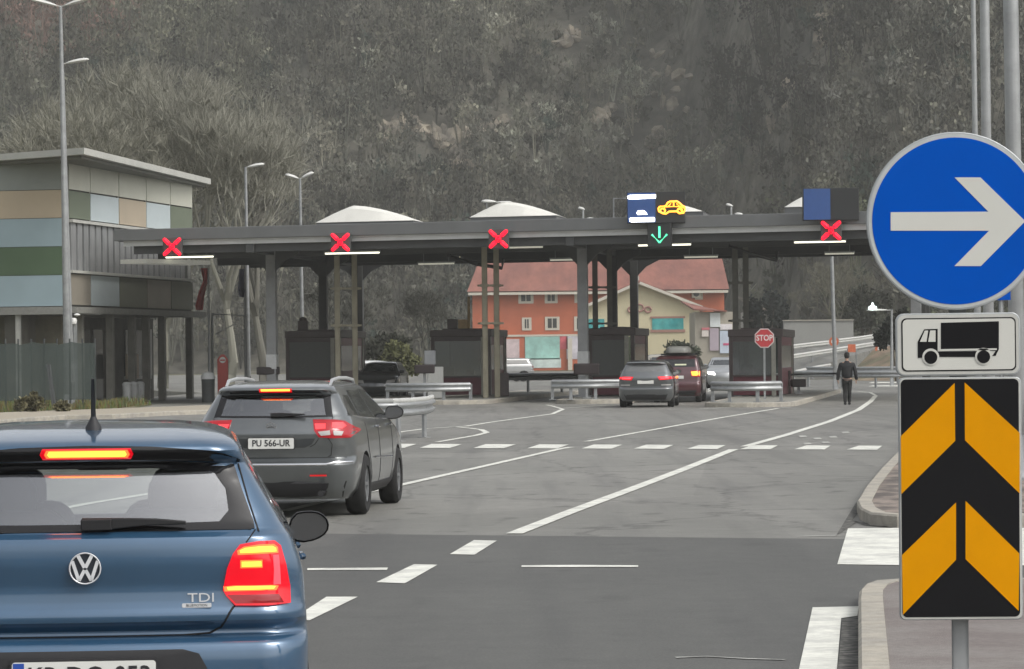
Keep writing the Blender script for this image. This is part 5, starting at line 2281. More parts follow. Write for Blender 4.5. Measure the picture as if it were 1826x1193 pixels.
# --- dark grey estate car ---------------------------------------------------
m_grey = car_paint('grey_metallic_paint', (.14, .152, .155), .28, .6)
estate = Shape([
    (.20, .80, .22, 4.60, .22, .34, .08, .22),
    (.30, .88, .12, 4.72, .26, .36, .08, .26),
    (.44, .91, .05, 4.78, .28, .38, .08, .28),
    (.57, .915, .0, 4.80, .30, .40, .08, .28),
    (.60, .915, .01, 4.79, .30, .40, .08, .28),
    (.625, .913, .05, 4.78, .30, .40, .08, .28),
    (.66, .912, .115, 4.75, .30, .40, .08, .28),
    (.72, .910, .10, 4.68, .30, .40, .08, .26),
    (.80, .905, .07, 4.52, .30, .40, .08, .24),
    (.90, .895, .045, 4.15, .30, .40, .08, .22),
    (.96, .885, .055, 3.85, .30, .38, .08, .20),
    (1.04, .862, .115, 3.62, .28, .34, .08, .17),
    (1.075, .842, .15, 3.55, .26, .32, .08, .16),
    (1.10, .820, .175, 3.48, .22, .30, .08, .15),
    (1.20, .765, .24, 3.22, .19, .26, .08, .14),
    (1.31, .705, .32, 2.94, .17, .24, .08, .13),
    (1.345, .685, .355, 2.85, .16, .22, .08, .12),
    (1.36, .675, .31, 2.80, .16, .22, .09, .12),
    (1.39, .660, .27, 2.72, .18, .22, .10, .12),
    (1.415, .640, .29, 2.62, .20, .22, .11, .11),
    (1.44, .60, .42, 2.48, .22, .20, .12, .10),
    (1.465, .53, .70, 2.28, .24, .18, .12, .09),
    (1.48, .42, 1.0, 2.05, .22, .16, .10, .06),
    (1.487, .22, 1.3, 1.80, .14, .1, .02, .03),
], 4.80, tr=.055, tf=.09, sub=3)


def e_(cx, cy):      # from the 3.652x crop
    return ((300 + cx / 3.652 - 480) / 165.0, 1.76 - (640 + cy / 3.652 - 635.3) / 165.0)


def make_estate(paint, name, label, loc, rz, detail=True, lit=True, ptxt='PU 566-UR', front=False, group=None):
    c = thing(name, label, 'car', loc, rz, group)
    wr = [(-.60, 1.105), (.60, 1.105), (.56, 1.325), (-.56, 1.325)]
    s1 = [(.42, 1.12), (1.00, 1.09), (1.04, 1.31), (.72, 1.32)]
    s2 = [(1.10, 1.09), (2.05, 1.06), (2.02, 1.36), (1.14, 1.36)]
    s3 = [(2.13, 1.055), (3.18, 1.03), (2.68, 1.34), (2.11, 1.365)]
    wf = [(-.68, 1.07), (.68, 1.07), (.55, 1.37), (-.55, 1.37)]
    body(estate, paint, c, (.98, 3.72), (.42, 1.42, 3.55), [('rear', wr), ('side', s1), ('side', s2), ('side', s3), ('front', wf)], N=(20, 40, 18), arch=.375)
    rbo = [(-.655, 1.095), (0, 1.09), (.655, 1.095), (.645, 1.13), (.62, 1.24), (.60, 1.335), (0, 1.345), (-.60, 1.335), (-.62, 1.24), (-.645, 1.13)]
    rbi = [(a * .88, 1.22 + (z - 1.22) * .84) for a, z in rbo]
    estate.patch(rbo, .004, 'window_surround', m_frit, c, inner=rbi)
    estate.patch(rbi, .002, 'rear_window', m_cglass2, c)
    for sg in (-1, 1):
        for q in (s1, s2, s3):
            cy_, cz_ = sum(a for a, _ in q) / 4, sum(z for _, z in q) / 4
            estate.patch([(cy_ + (a - cy_) * 1.05, cz_ + (z - cz_) * 1.10) for a, z in q], .003, 'side_window', m_sglass, c, mode='s', sg=sg, sub=6)
        # chrome line round the glass
        estate.line([(.38, 1.115), (1.1, 1.078), (2.1, 1.045), (3.24, 1.02)], .007, 'chrome_strip', m_chrome, c, mode='s', sg=sg, off=.008)
        B = MB()
        rl = [estate.side(y, 1.435, 0, sg) for y in (.55, .7, 1.2, 1.8, 2.3, 2.45)]
        hh = (-.01, .055, .075, .072, .05, -.02)
        B.tube([(sg * .575, p[1], 1.435 + h) for p, h in zip(rl, hh)], [.014, .020, .020, .020, .018, .012], 8)
        B.build('roof_rail', mat('roof_rail_alu', (.62, .63, .63), .3, .5, noise=.04), c, smooth=True)
        for y in (1.95, 2.98):
            B = MB()
            B.tube([estate.side(y - .10, .955, .002, sg), estate.side(y - .07, .955, .035, sg), estate.side(y + .08, .955, .035, sg), estate.side(y + .11, .955, .002, sg)], .015, 8)
            B.build('door_handle', m_chrome, c, smooth=True)
        estate.line([(1.45, .62), (2.2, .60), (3.1, .58)], .012, 'side_strip', m_chrome if detail else m_trimb, c, mode='s', sg=sg, off=.006)
        for pts in ([(1.15, 1.09), (1.2, .75), (1.42, .45), (1.5, .32)], [(2.1, 1.05), (2.12, .6), (2.1, .30)], [(3.2, 1.02), (3.22, .6), (3.1, .30)]):
            estate.line(pts, .0045, 'door_gap', m_gap, c, mode='s', sg=sg)
        estate.patch([(1.42, .22), (3.3, .22), (3.3, .33), (1.42, .33)], .006, 'sill_trim', m_trimb, c, mode='s', sg=sg, sub=6)
        B = MB()
        B.lathe([(.375, -.01), (.405, -.006), (.405, .012), (.372, .016)], (0, 0, 0), 'x', 40, closed=True)
    estate.patch([(-.70, 1.05), (.70, 1.05), (.57, 1.385), (-.57, 1.385)], .003, 'windscreen', m_fglass, c, front=True, sub=6)
    estate.patch([(-.62, 1.347), (0, 1.355), (.62, 1.347), (.60, 1.372), (0, 1.392), (-.60, 1.372)], .004, 'spoiler_underside', m_frit, c)
    if lit:
        estate.patch([(-.145, 1.378), (.175, 1.378), (.175, 1.40), (-.145, 1.40)], .009, 'high_brake_light', m_brake, c, rings=3)
        estate.patch([(-.165, 1.362), (.195, 1.362), (.195, 1.405), (-.165, 1.405)], .006, 'high_brake_light_lens', m_lens_on, c, rings=3)
    lo = [e_(*q) for q in ((925, 398), (1060, 400), (1120, 408), (1165, 440), (1195, 478), (1160, 520), (1060, 522), (970, 515), (940, 470))]
    l1 = [e_(*q) for q in ((940, 425), (1010, 425), (1012, 458), (950, 462))]
    l2 = [e_(*q) for q in ((1050, 418), (1110, 418), (1132, 440), (1110, 460), (1052, 452))]
    l3 = [e_(*q) for q in ((965, 478), (1040, 470), (1045, 500), (985, 505))]
    l4 = [e_(*q) for q in ((1060, 470), (1120, 478), (1110, 505), (1065, 502))]
    for sg in (1, -1):
        L = estate.patch([(a * sg, z) for a, z in (lo if sg > 0 else lo[::-1])], .012, 'tail_lamp', m_lens_dim if lit else m_lens, c, thick=.03, rings=5)
        for nm, ol, m__ in (('brake_segment', l1, m_brake_dim if lit else m_lens), ('brake_segment', l2, m_brake_dim if lit else m_lens), ('reversing_segment', l3, m_clear), ('reversing_segment', l4, m_clear)):
            estate.patch([(a * sg, z) for a, z in (ol if sg > 0 else ol[::-1])], .017, nm, m__, L, rings=3)
        r_ = [(sg * .42, .455), (sg * .60, .455), (sg * .60, .472), (sg * .42, .472)]
        estate.patch(r_[::sg], .010, 'reflector', mat('red_reflector', (.5, .01, .015), .3, emis=(1, .02, .02), es=.25), c, rings=2)
        estate.line([(sg * .655, 1.09), (sg * .60, .93)], .004, 'tailgate_gap', m_gap, c)
        estate.line([(sg * .52, .865), (sg * .47, .80), (sg * .42, .775)], .004, 'plate_recess_edge', m_gap, c)
        estate.line([(sg * .60, .66), (sg * .64, .68), (sg * .66, .80), (sg * .60, .90)], .004, 'tailgate_gap', m_gap, c)
    estate.line([(-.86, .595), (-.6, .585), (-.3, .585), (.3, .585), (.6, .585), (.70, .605), (.86, .605)], .014, 'chrome_bumper_strip', m_chrome, c, off=.004, sub=6)
    estate.line([(-.80, .655), (.80, .655)], .005, 'tailgate_gap', m_gap, c, sub=12)
    estate.patch([(-.74, .22), (.74, .22), (.80, .40), (-.80, .40)], .006, 'bumper_apron', m_trimb, c, rings=4)
    estate.patch([(-.36, .765), (.36, .765), (.44, .80), (.48, .865), (-.48, .865), (-.44, .80)], .003, 'plate_recess', mat('dark_recess', (.05, .055, .058), .4), c, rings=4)  # flat patch on the tailgate, darker than the body colour
    if detail:
        plate(c, estate, .0, .815, .50, .115, ptxt, .012, ts=.098, blue=False, sx=.92)
        B = MB()
        y0 = estate.atx(0, 1.0)[1] - .012
        for dz in (.0, .028):
            B.bar((-.055, y0, .985 + dz), (0, y0 - .004, 1.012 + dz), .012, .01, up=(0, 1, 0))
            B.bar((.055, y0, .985 + dz), (0, y0 - .004, 1.012 + dz), .012, .01, up=(0, 1, 0))
        B.build('emblem', m_chrome, c)
    else:
        y = estate.atx(0, .83)[1]
        B = MB()
        B.prism(rrect(-.26, .26, .77, .88, .012), XZ, y - .02, y + .0)
        B.build('number_plate', m_plate, c)
    B = MB()
    wy_ = estate.atx(.0, 1.13)[1]
    B.prism([(-.02, 1.105), (.10, 1.10), (.36, 1.12), (.36, 1.132), (.1, 1.145), (-.02, 1.142)], XZ, wy_ - .05, wy_ - .02)
    B.build('rear_wiper', black, c, bevel=.004)
    for sg in (-1, 1):
        mirror(c, sg * .84, 3.0, 1.02, sg, m_trimb, m_mirror_d, w=.23, h=.15)
        for y in (.98, 3.72):
            wheel(c, sg * .815, y, .335, .22, sg, spokes=7)
    seats(c, ((1.35, .12), (2.35, .16)), 1.28, .54, (-.38, .38))
    B = MB()
    B.box(-.66, .66, 2.95, 3.5, .78, 1.0)
    B.build('dashboard', m_cabin, c, bevel=.02)
    B = MB()
    B.tube([(.55, .25, .30), (.55, -.02, .27)], .035, 10)
    B.build('exhaust_pipe', m_trimb, c, smooth=True)
    for sg in (1, -1):
        q = [(sg * .48, .68), (sg * .80, .70), (sg * .80, .82), (sg * .55, .80)][::sg]
        estate.patch(q, .01, 'headlight', m_clear, c, front=True)
    return c


m_cglass2 = glass('car_rear_glass_dark', (.40, .42, .41), .26, .03)
est = make_estate(m_grey, 'estate_car', 'dark grey estate car with roof rails queuing behind the guard rail end', (-433 / 6000 * 36.4, 36.4, 0), -.095)

# --- cars further on ---------------------------------------------------------


def scale_shape(st, kx, ky, kz):
    s = Shape.__new__(Shape)
    s.L, s.tr, s.tf = st.L * ky, st.tr, st.tf
    s.T = st.T.copy()
    s.T[:, 0] *= kz
    s.T[:, 1] *= kx
    for i in (2, 3, 6, 7):
        s.T[:, i] *= ky
    for i in (4, 5):
        s.T[:, i] *= min(kx, ky)
    return s


def far_car(sh, paint, name, label, loc, rz, kz, lit=None, facing=False, tails=None, kx=1.0, ky=1.0, glassy=None, wheels=None, extra=None, group=None):
    """medium detail car; window outlines given in hatchback proportions scaled"""
    c = thing(name, label, 'car', loc, rz, group)
    zt = sh.T[-1][0]
    zb = zt * .725
    zw = zt * .91
    Wb, Wt = sh.par(zb)[1], sh.par(zw)[1]
    wr = [(-Wb * .80, zb + .04), (Wb * .80, zb + .04), (Wt * .86, zw), (-Wt * .86, zw)]
    L = sh.L
    yr = sh.par(zb)[2]
    yf = sh.par(zb)[3]
    yft = sh.par(zw)[3]
    yrt = sh.par(zw)[2]
    s1 = [(yr + .35, zb + .03), (L * .47, zb + .01), (L * .47, zw), (yrt + .32, zw)]
    s2 = [(L * .50, zb + .01), (yf - .22, zb), (yft - .18, zw), (L * .50, zw)]
    o = sh.solid(N=(14, 20, 14)).build('body', [paint, m_cabin], c, smooth=True)
    ry = wheels or (L * .19, L * .81)
    cut = []
    for y in ry:
        for sg in (-1, 1):
            w_ = MB()
            w_.lathe([(0, 0), (.36, 0), (.36, .5), (0, .5)], (sg * .87 - .25, y, .33), 'x', 28)
            cc = w_.build('cut', [m_cabin], None)
            cc.parent = c
            cut.append(cc)
    bpy.context.view_layer.update()
    boolean(o, cut)
    gg = glassy or m_frit
    sh.patch(wr, .006, 'rear_window', gg, c, rings=4)
    for sg in (-1, 1):
        sh.patch(s1, .006, 'side_window', m_frit, c, mode='s', sg=sg, sub=5)
        sh.patch(s2, .006, 'side_window', m_frit, c, mode='s', sg=sg, sub=5)
        for y in ry:
            wheel(c, sg * (sh.par(.4)[1] - .12), y, .32, .21, sg, spokes=6)
        mirror(c, sg * (Wb - .02), L * .62, zb - .05, sg, paint, m_mirror, w=.2, h=.15)
    wf = [(-Wb * .82, zb + .03), (Wb * .82, zb + .03), (Wt * .86, zw), (-Wt * .86, zw)]
    sh.patch(wf, .006, 'windscreen', mat('far_windscreen', (.05, .055, .06), .08, noise=.1), c, front=True, sub=5)
    y0 = sh.atx(0, zt * .5)[1]
    B = MB()
    B.prism(rrect(-.26, .26, zt * .50, zt * .50 + .11, .012), XZ, y0 - .03, y0 - .002)
    B.build('number_plate', m_plate, c)
    sh.patch([(-.62, .24), (.62, .24), (.70, .42), (-.70, .42)], .006, 'bumper_apron', m_trimb, c, rings=4)
    W5 = sh.par(zt * .6)[1]
    for sg in (1, -1):
        q = [(sg * W5 * .50, zt * .57), (sg * W5 * .93, zt * .57), (sg * W5 * .95, zt * .645), (sg * W5 * .50, zt * .625)][::sg]
        if tails:
            q = [(sg * a, z) for a, z in tails][::sg]
        lp = sh.patch(q, .012, 'tail_lamp', m_lens_on if (lit == 'both') else m_lens, c, rings=4)
        if lit == 'both':
            cx_, cz_ = sum(a for a, _ in q) / 4, sum(z for _, z in q) / 4
            sh.patch([(cx_ + (a - cx_) * .8, cz_ + (z - cz_) * .5) for a, z in q], .016, 'brake_segment', m_brake2, lp, rings=2)
        if lit == 'right' and sg > 0:
            cx_, cz_ = sum(a for a, _ in q) / 4, sum(z for _, z in q) / 4
            sh.patch([(cx_ + (a - cx_) * .9, cz_ + (z - cz_) * .62) for a, z in q], .016, 'brake_segment', m_brake, lp, rings=2)
        qf = [(sg * W5 * .50, zt * .44), (sg * W5 * .88, zt * .46), (sg * W5 * .90, zt * .54), (sg * W5 * .55, zt * .52)][::sg]
        sh.patch(qf, .012, 'headlight', m_hlon if facing == 'lit' else m_clear, c, front=True, rings=2)
    return c


suv = scale_shape(estate, .985, .96, 1.02)
m_suvp = car_paint('slate_grey_paint', (.13, .14, .145), .3, .5)
p = P(1151, 700, 107.6)
sc_ = far_car(suv, m_suvp, 'estate_car', 'silver grey estate car with pink red brake lights at the third booth', (p.x, 107.6, 0), -.10, 1,
              lit='both', glassy=mat('grey_reflecting_glass', (.16, .165, .165), .1, noise=.1),
              tails=[(.38, .985), (.86, 1.0), (.88, .90), (.45, .875)])
suv.line([(-.60, 1.40), (0, 1.415), (.60, 1.40)], .022, 'roof_spoiler', m_frit, sc_, off=.01)
for sg in (1, -1):
    suv.patch([(sg * .50, .70), (sg * .80, .70), (sg * .80, .74), (sg * .50, .74)][::sg], .01, 'bumper_highlight', m_clear, sc_, rings=2)

van = Shape([
    (.22, .80, .14, 4.10, .16, .30, .05, .2), (.34, .85, .03, 4.2, .16, .3, .05, .22), (.5, .865, .0, 4.25, .16, .32, .05, .24), (.66, .87, .0, 4.22, .16, .32, .05, .24),
    (.72, .868, .05, 4.18, .16, .32, .05, .24), (.9, .865, .06, 4.0, .16, .32, .05, .2), (1.02, .855, .07, 3.75, .15, .3, .05, .18), (1.12, .84, .09, 3.55, .14, .28, .05, .16),
    (1.3, .80, .14, 3.2, .13, .26, .05, .14), (1.48, .755, .2, 2.9, .12, .24, .05, .12), (1.55, .73, .19, 2.75, .12, .22, .05, .12), (1.60, .68, .28, 2.6, .14, .2, .06, .1),
    (1.64, .58, .5, 2.4, .16, .18, .06, .08), (1.66, .3, .9, 2.0, .12, .12, .03, .04)], 4.25, sub=3)
p = P(1206, 700, 117.5)
m_vanp = car_paint('maroon_paint', (.075, .010, .016), .3, .3)
vn = far_car(van, m_vanp, 'minivan', 'dark red minivan with a roof box and one orange lamp glowing', (p.x, 117.5, 0), -.11, 1, lit='right',
             glassy=mat('dark_reflecting_glass', (.03, .03, .033), .08, noise=.1), tails=[(.50, 1.12), (.82, 1.14), (.82, .88), (.54, .90)])
van.patch([(-.05, 1.30), (.35, 1.30), (.35, 1.35), (-.05, 1.35)], .012, 'painted_window_reflection', mat('reflection_yellow', (.7, .72, .5), .5), vn)  # pale yellow patch laid on the glass as a painted reflection
ro = thing('roof_box', 'grey and black roof box strapped on the dark red minivan', 'roof box', (vn.location.x + .02, vn.location.y, 1.655), -.11)
B = MB()


def rbx(u, v):
    a = 2 * pi * u
    k = [0, .8, 1, 1, .96, .75, 0][min(6, int(v * 6 + .001))]
    z = [0.06, .06, .09, .18, .26, .31, .32][min(6, int(v * 6 + .001))]
    sx = math.copysign(abs(cos(a)) ** .45, cos(a)) * .42 * k
    sy = math.copysign(abs(sin(a)) ** .45, sin(a)) * .95 * k + 1.35
    return (sx, sy, z)


B.grid(rbx, 32, 6)
B.build('box_shell', mat('roof_box_grey', (.22, .22, .20), .45, noise=.06), ro, smooth=True, sharp=60)
B = MB()
for y in (.8, 1.9):
    B.box(-.6, .6, y - .03, y + .03, .0, .06)
B.build('roof_bar', black, ro)

hs_ = scale_shape(hatch, 1.03, 1.05, 1.0)
m_whitep = car_paint('white_car_paint', (.60, .61, .60), .3, 0)
m_silverp = car_paint('silver_car_paint', (.38, .39, .39), .3, .5)
m_beigep = car_paint('beige_car_paint', (.42, .38, .30), .35, .3)
p = P(1290, 700, 165)
far_car(hs_, m_silverp, 'oncoming_car', 'pale car facing the camera with dazzling white headlights right of the minivan', (p.x, 165, 0), pi - .05, 1, facing='lit')
p = P(1172, 650, 178)
far_car(scale_shape(van, .96, .9, 1.0), m_beigep, 'oncoming_car', 'beige van facing the camera, mostly hidden by the grey car and minivan', (p.x, 178, 0), pi + .05, 1, facing=False)
p = P(698, 660, 168)
far_car(hs_, m_whitep, 'parked_car', 'white car parked on the grass strip left of the second booth', (p.x, 168, 0), pi / 2 + .2, 1)
p = P(700, 705, 140)
far_car(hs_, car_paint('black_car_paint', (.03, .032, .034), .3, .2), 'oncoming_car', 'dark car facing the camera between the two left booths', (p.x, 136, 0), pi - .1, 1)
p = P(948, 660, 215)
far_car(hs_, car_paint('dull_grey_car_paint', (.20, .205, .20), .4, .3), 'parked_car', 'grey car parked before the mural of the red house', (p.x, 215, 0), pi / 2 + .3, 1)
p = P(1560, 600, 232)
# ------------------------------------------------------------------ the sign post at the right
m_sblue = mat('sign_blue', (.0, .078, .45), .5, noise=.07, scale=2, spec=.05)
m_swhite = mat('sign_white', (.58, .58, .53), .4, noise=.03, scale=3)
m_sback = mat('sign_rim_grey', (.40, .42, .42), .4, .3, noise=.05)
m_sblack = mat('sign_black', (.008, .008, .009), .5, noise=.05, scale=3, spec=.15)
m_sorange = mat('sign_orange', (.70, .29, .0), .5, noise=.07, scale=3, spec=.06)
SY = 11.26
sc = FPX / SY
sp = thing('sign_post', 'steel post with blue arrow disc, truck plate and orange chevron plate', 'road sign', (P(1714, 1000, SY).x, SY + .09, .12), 0)
ox, oz = sp.location.x, sp.location.z


def S(px, py):
    p = P(px, py, SY)
    return (p.x - ox, p.z - oz)


YF = -.09
B = MB()
B.tube([(S(1718, 1190)[0], 0, .0), (S(1712, 300)[0], 0, S(1704, 300)[1])], .0285, 20)
B.build('post', galv_dull, sp, smooth=True)
B = MB()
B.cbox((S(1718, 1190)[0], 0, .01), .18, .18, .02)
for sx2 in (-.06, .06):
    B.lathe([(0, .02), (.012, .02), (.012, .035), (0, .035)], (S(1718, 1190)[0] + sx2, -.06, 0), 'z', 6)
B.build('base_plate', galv, sp)
# arrow disc
cx, cz = S(1704, 394)
R_ = 159 / sc
B = MB()
B.prism(circ(cx, cz, R_, 96), XZ, YF, YF + .016)
disc = B.build('arrow_disc', m_sback, sp, smooth=True, bevel=.003)
B = MB()
B.prism(circ(cx, cz, R_ - .007, 96), XZ, YF - .0015, YF - .0002)
B.build('disc_border', mat('sign_rim_white', (.47, .49, .48), .4), disc)
B = MB()
B.prism(circ(cx, cz, R_ - .019, 96), XZ, YF - .003, YF - .0016)
B.build('disc_face', m_sblue, disc)
B = MB()
B.prism([S(*q) for q in ((1588, 378.5), (1762, 377.5), (1701.7, 316.4), (1748, 316.4), (1828, 394.5), (1748.8, 474.5), (1701.7, 474.5), (1763.5, 411.5), (1588, 411.5))], XZ, YF - .0045, YF - .0031)
B.build('white_arrow', m_swhite, disc)


def tl(px, py, k=-.021):
    """plate corner frame follows the slight lean"""
    return (px, py)


def leaned(cx_, cy_, w, h, r, ang):
    pts = []
    for a, c in rrect(-w / 2, w / 2, -h / 2, h / 2, r, 6):
        x = a * cos(ang) + c * sin(ang)
        y = -a * sin(ang) + c * cos(ang)
        pts.append(S(cx_ + x, cy_ - y))
    return pts


def lr(cx_, cy_, w, h, r, ang=.012):
    pts = []
    for a, c in rrect(-w / 2, w / 2, -h / 2, h / 2, r, 6):
        x = a * cos(ang) - c * sin(ang)
        y = a * sin(ang) + c * cos(ang)
        pts.append(S(cx_ + x, cy_ - y))
    return pts


B = MB()
B.prism(lr(1708.5, 614, 222, 112, 15), XZ, YF, YF + .02)
tp = B.build('truck_plate', m_sback, sp, smooth=True, bevel=.003)
B = MB()
B.prism(lr(1708.5, 614, 216, 106, 13), XZ, YF - .0015, YF - .0002)
B.build('plate_face', mat('sign_cream_rim', (.52, .52, .48), .4), tp)
B = MB()
B.prism(lr(1709.5, 614, 204, 95, 9), XZ, YF - .003, YF - .0016)
B.build('black_line', m_sblack, tp)
B = MB()
B.prism(lr(1709.5, 614, 199.5, 90.5, 8), XZ, YF - .0045, YF - .0031)
B.build('plate_field', m_swhite, tp)


def T4(cx_, cy_):
    return S(1480 + cx_ / 2.593, 220 + cy_ / 2.593)


B = MB()
f0, f1 = YF - .006, YF - .0046
B.prism([T4(*q) for q in ((512, 922), (780, 915), (780, 1044), (765, 1075), (750, 1075), (765, 1052), (512, 1045))], XZ, f0, f1)
B.prism([T4(*q) for q in ((405, 1085), (405, 1010), (435, 952), (497, 950), (497, 1082), (425, 1084))], XZ, f0, f1)
B.prism([T4(*q) for q in ((497, 1055), (690, 1053), (690, 1080), (497, 1080))], XZ, f0, f1)
B.build('truck_symbol', m_sblack, tp)
B = MB()
g0, g1 = YF - .0075, YF - .0061
for q in (((415, 1010), (437, 958), (453, 958), (445, 1010)), ((453, 1010), (462, 958), (487, 957), (487, 1010))):
    B.prism([T4(*k) for k in q], XZ, g0, g1)
B.prism([T4(*q) for q in ((505, 1044), (770, 1040), (770, 1048), (505, 1053))], XZ, g0, g1)
for c_ in ((465, 1080), (709, 1077)):
    a, c = T4(*c_)
    B.prism(circ(a, c, 39 / 2.593 / sc, 32), XZ, g0, g1)
B.build('symbol_windows', m_swhite, tp)
for c_ in ((465, 1082), (709, 1079)):
    B = MB()
    a, c = T4(*c_)
    B.prism(circ(a, c, 30 / 2.593 / sc, 32), XZ, g0 - .0015, g0 - .0001)
    B.build('symbol_wheel', m_sblack, tp)
# chevron plate
B = MB()
B.prism(lr(1713, 889, 219, 433, 10, .007), XZ, YF, YF + .02)
cp = B.build('chevron_plate', m_sback, sp, smooth=True, bevel=.003)
B = MB()
B.prism(lr(1713, 889, 215, 429, 9, .007), XZ, YF - .0015, YF - .0002)
B.build('plate_rim', mat('sign_cream_rim', (.52, .52, .48), .4), cp)
B = MB()
B.prism(lr(1712.5, 888, 210, 424, 9, .007), XZ, YF - .003, YF - .0016)
B.build('plate_face', m_sblack, cp)
B = MB()
for q in (((1702, 683), (1703, 786), (1607, 881), (1606, 778)), ((1720, 682), (1818, 772), (1818, 880), (1720.5, 785)),
          ((1704.5, 896), (1704.5, 998), (1610, 1096), (1608, 990)), ((1721.5, 893), (1817.5, 987), (1816, 1089), (1721.5, 997))):
    B.prism([S(*k) for k in q], XZ, YF - .0045, YF - .0031)
B.build('orange_chevrons', m_sorange, cp)
B = MB()
for py in (330, 460, 590, 640, 740, 1040):
    z = S(1713, py)[1]
    xx = S(1713, py)[0]
    B.tube([(xx + .034 * cos(a), .034 * sin(a) * 1.0, z) for a in [k * pi / 8 for k in range(17)]], .006, 6)
    B.box(xx - .05, xx + .05, -.07, -.03, z - .012, z + .012)
B.build('clamp', galv, sp)

# stop sign ------------------------------------------------------------------
YS2 = 112.5
p = P(1363, 600, YS2)
st_ = thing('stop_sign', 'red octagonal stop sign on a grey pole before the right-hand booth', 'road sign', (p.x, YS2, .15))
r_ = 18.5 / FPX * YS2
zc = P(1363, 603, YS2).z - .15
B = MB()
B.tube([(0, .06, 0), (0, .06, zc + .1)], .035, 10)
B.build('post', galv_dull, st_, smooth=True)
oc = lambda r: [(r * cos(pi / 8 + k * pi / 4), zc + r * sin(pi / 8 + k * pi / 4)) for k in range(8)]
B = MB()
B.prism(oc(r_), XZ, 0, .02)
pl = B.build('sign_plate', mat('stop_white', (.55, .50, .48), .4), st_)
B = MB()
B.prism(oc(r_ * .90), XZ, -.008, -.001)
B.build('sign_face', mat('stop_red', (.42, .035, .04), .45), pl)
text_mesh('sign_text', 'STOP', .27, mat('stop_letters', (.62, .58, .56), .4), pl, (0, -.012, zc), depth=.002, sx=.85, bold=.006)

# no-entry style red pillar with a white badge
Yq = 132.0
p = P(397, 655, Yq)
o = thing('red_pillar_sign', 'rounded red pillar with white badge left of the estate car roof', 'sign', (p.x, Yq, 0))
s_ = Yq / FPX
zt_ = P(397, 632, Yq).z
B = MB()
h = 9.5 * s_
prof = [(-h, .0), (h, .0), (h, zt_ - h * .9), (h * .75, zt_ - .12), (h * .3, zt_), (-h * .3, zt_), (-h * .75, zt_ - .12), (-h, zt_ - h * .9)]
B.prism(prof, XZ, 0, .18)
B.build('pillar_body', mat('pillar_red', (.45, .06, .045), .5, noise=.12, scale=2), o, bevel=.03)
B = MB()
B.prism(circ(0, P(397, 642, Yq).z, 5.5 * s_, 20), XZ, -.02, -.002)
B.build('badge', white, o)
B = MB()
B.box(-.10, .10, -.03, -.021, P(397, 643.5, Yq).z, P(397, 641, Yq).z)
B.build('badge_bar', mat('pillar_red', (0, 0, 0)), o)

# grey litter bin beside it
p = P(371, 660, 130)
o = thing('litter_bin', 'dark litter bin with domed grey lid left of the red pillar', 'bin', (p.x, 130, 0))
B = MB()
B.lathe([(0, 0), (.24, 0), (.26, .9), (0, .9)], (0, 0, 0), 'z', 16)
B.build('bin_body', darksteel, o, smooth=True)
B = MB()
B.lathe([(.28, .9), (.28, 1.0), (.2, 1.14), (0, 1.2)], (0, 0, 0), 'z', 16)
B.build('bin_lid', lampgrey, o, smooth=True)

# card reader cabinets on the islands
for (px, py0, py1, w_, Yk, lab) in ((757, 650, 666, 36, 121.5, 'dark reader box on a thin post left of the second booth'),
                                    (1046, 648, 668, 46, 119.5, 'black reader box at the left edge of the third booth'),
                                    (478, 654, 668, 40, 128.0, 'dark red reader box showing just above the estate car roof'),
                                    (1424, 676, 690, 26, 126.0, 'dark box on the right side of the stop sign booth')):
    p = P(px, (py0 + py1) / 2, Yk)
    o = thing('reader_box', lab, 'reader box', (p.x, Yk, .15))
    hw = w_ / 2 / FPX * Yk
    z0, z1 = P(px, py1, Yk).z - .15, P(px, py0, Yk).z - .15
    B = MB()
    B.box(-hw, hw, -.2, .3, z0, z1)
    B.build('box', mat('reader_dark', (.022, .014, .015), .5, noise=.1), o, bevel=.04)
    B = MB()
    B.tube([(0, 0, 0), (0, 0, z0)], .05, 8)
    B.cbox((0, 0, .02), .3, .3, .04)
    B.build('stand', galv_dull, o, smooth=True)
p = P(776, 665, 124)
o = thing('white_cabinet', 'pale cabinet with a grey head beside the second booth window', 'cabinet', (p.x, 124, .15))
B = MB()
B.box(-.28, .30, 0, .4, 0, P(776, 654, 124).z - .15)
B.build('cabinet_body', mat('cabinet_white', (.50, .50, .47), .5, noise=.08), o, bevel=.03)
B = MB()
B.box(-.40, .02, .1, .5, P(776, 650, 124).z - .15, P(776, 625, 124).z - .15)
B.build('cabinet_head', mat('cabinet_grey', (.30, .31, .32), .5, noise=.08), o, bevel=.03)

# barrier booms
for (xa, ya, xb, yb, Yk, lab) in ((905, 672, 1030, 668, 128.0, 'thin grey barrier boom lowered behind the second booth'),
                                  (1408, 668, 1496, 666, 127.0, 'black barrier boom stretching right from the stop sign booth')):
    a, c = P(xa, ya, Yk), P(xb, yb, Yk)
    o = thing('barrier', lab, 'barrier', (a.x, Yk, .15))
    B = MB()
    B.tube([(0, 0, a.z - .15), (c.x - a.x, 0, c.z - .15)], .045, 8)
    B.build('boom', darksteel, o, smooth=True)
    B = MB()
    B.box(-.3, .05, -.15, .15, 0, a.z - .0)
    B.build('barrier_housing', m_bframe, o, bevel=.03)

# ------------------------------------------------------------------ street lamps
m_lamph = mat('lamp_head_pale', (.62, .62, .59), .45, noise=.05)


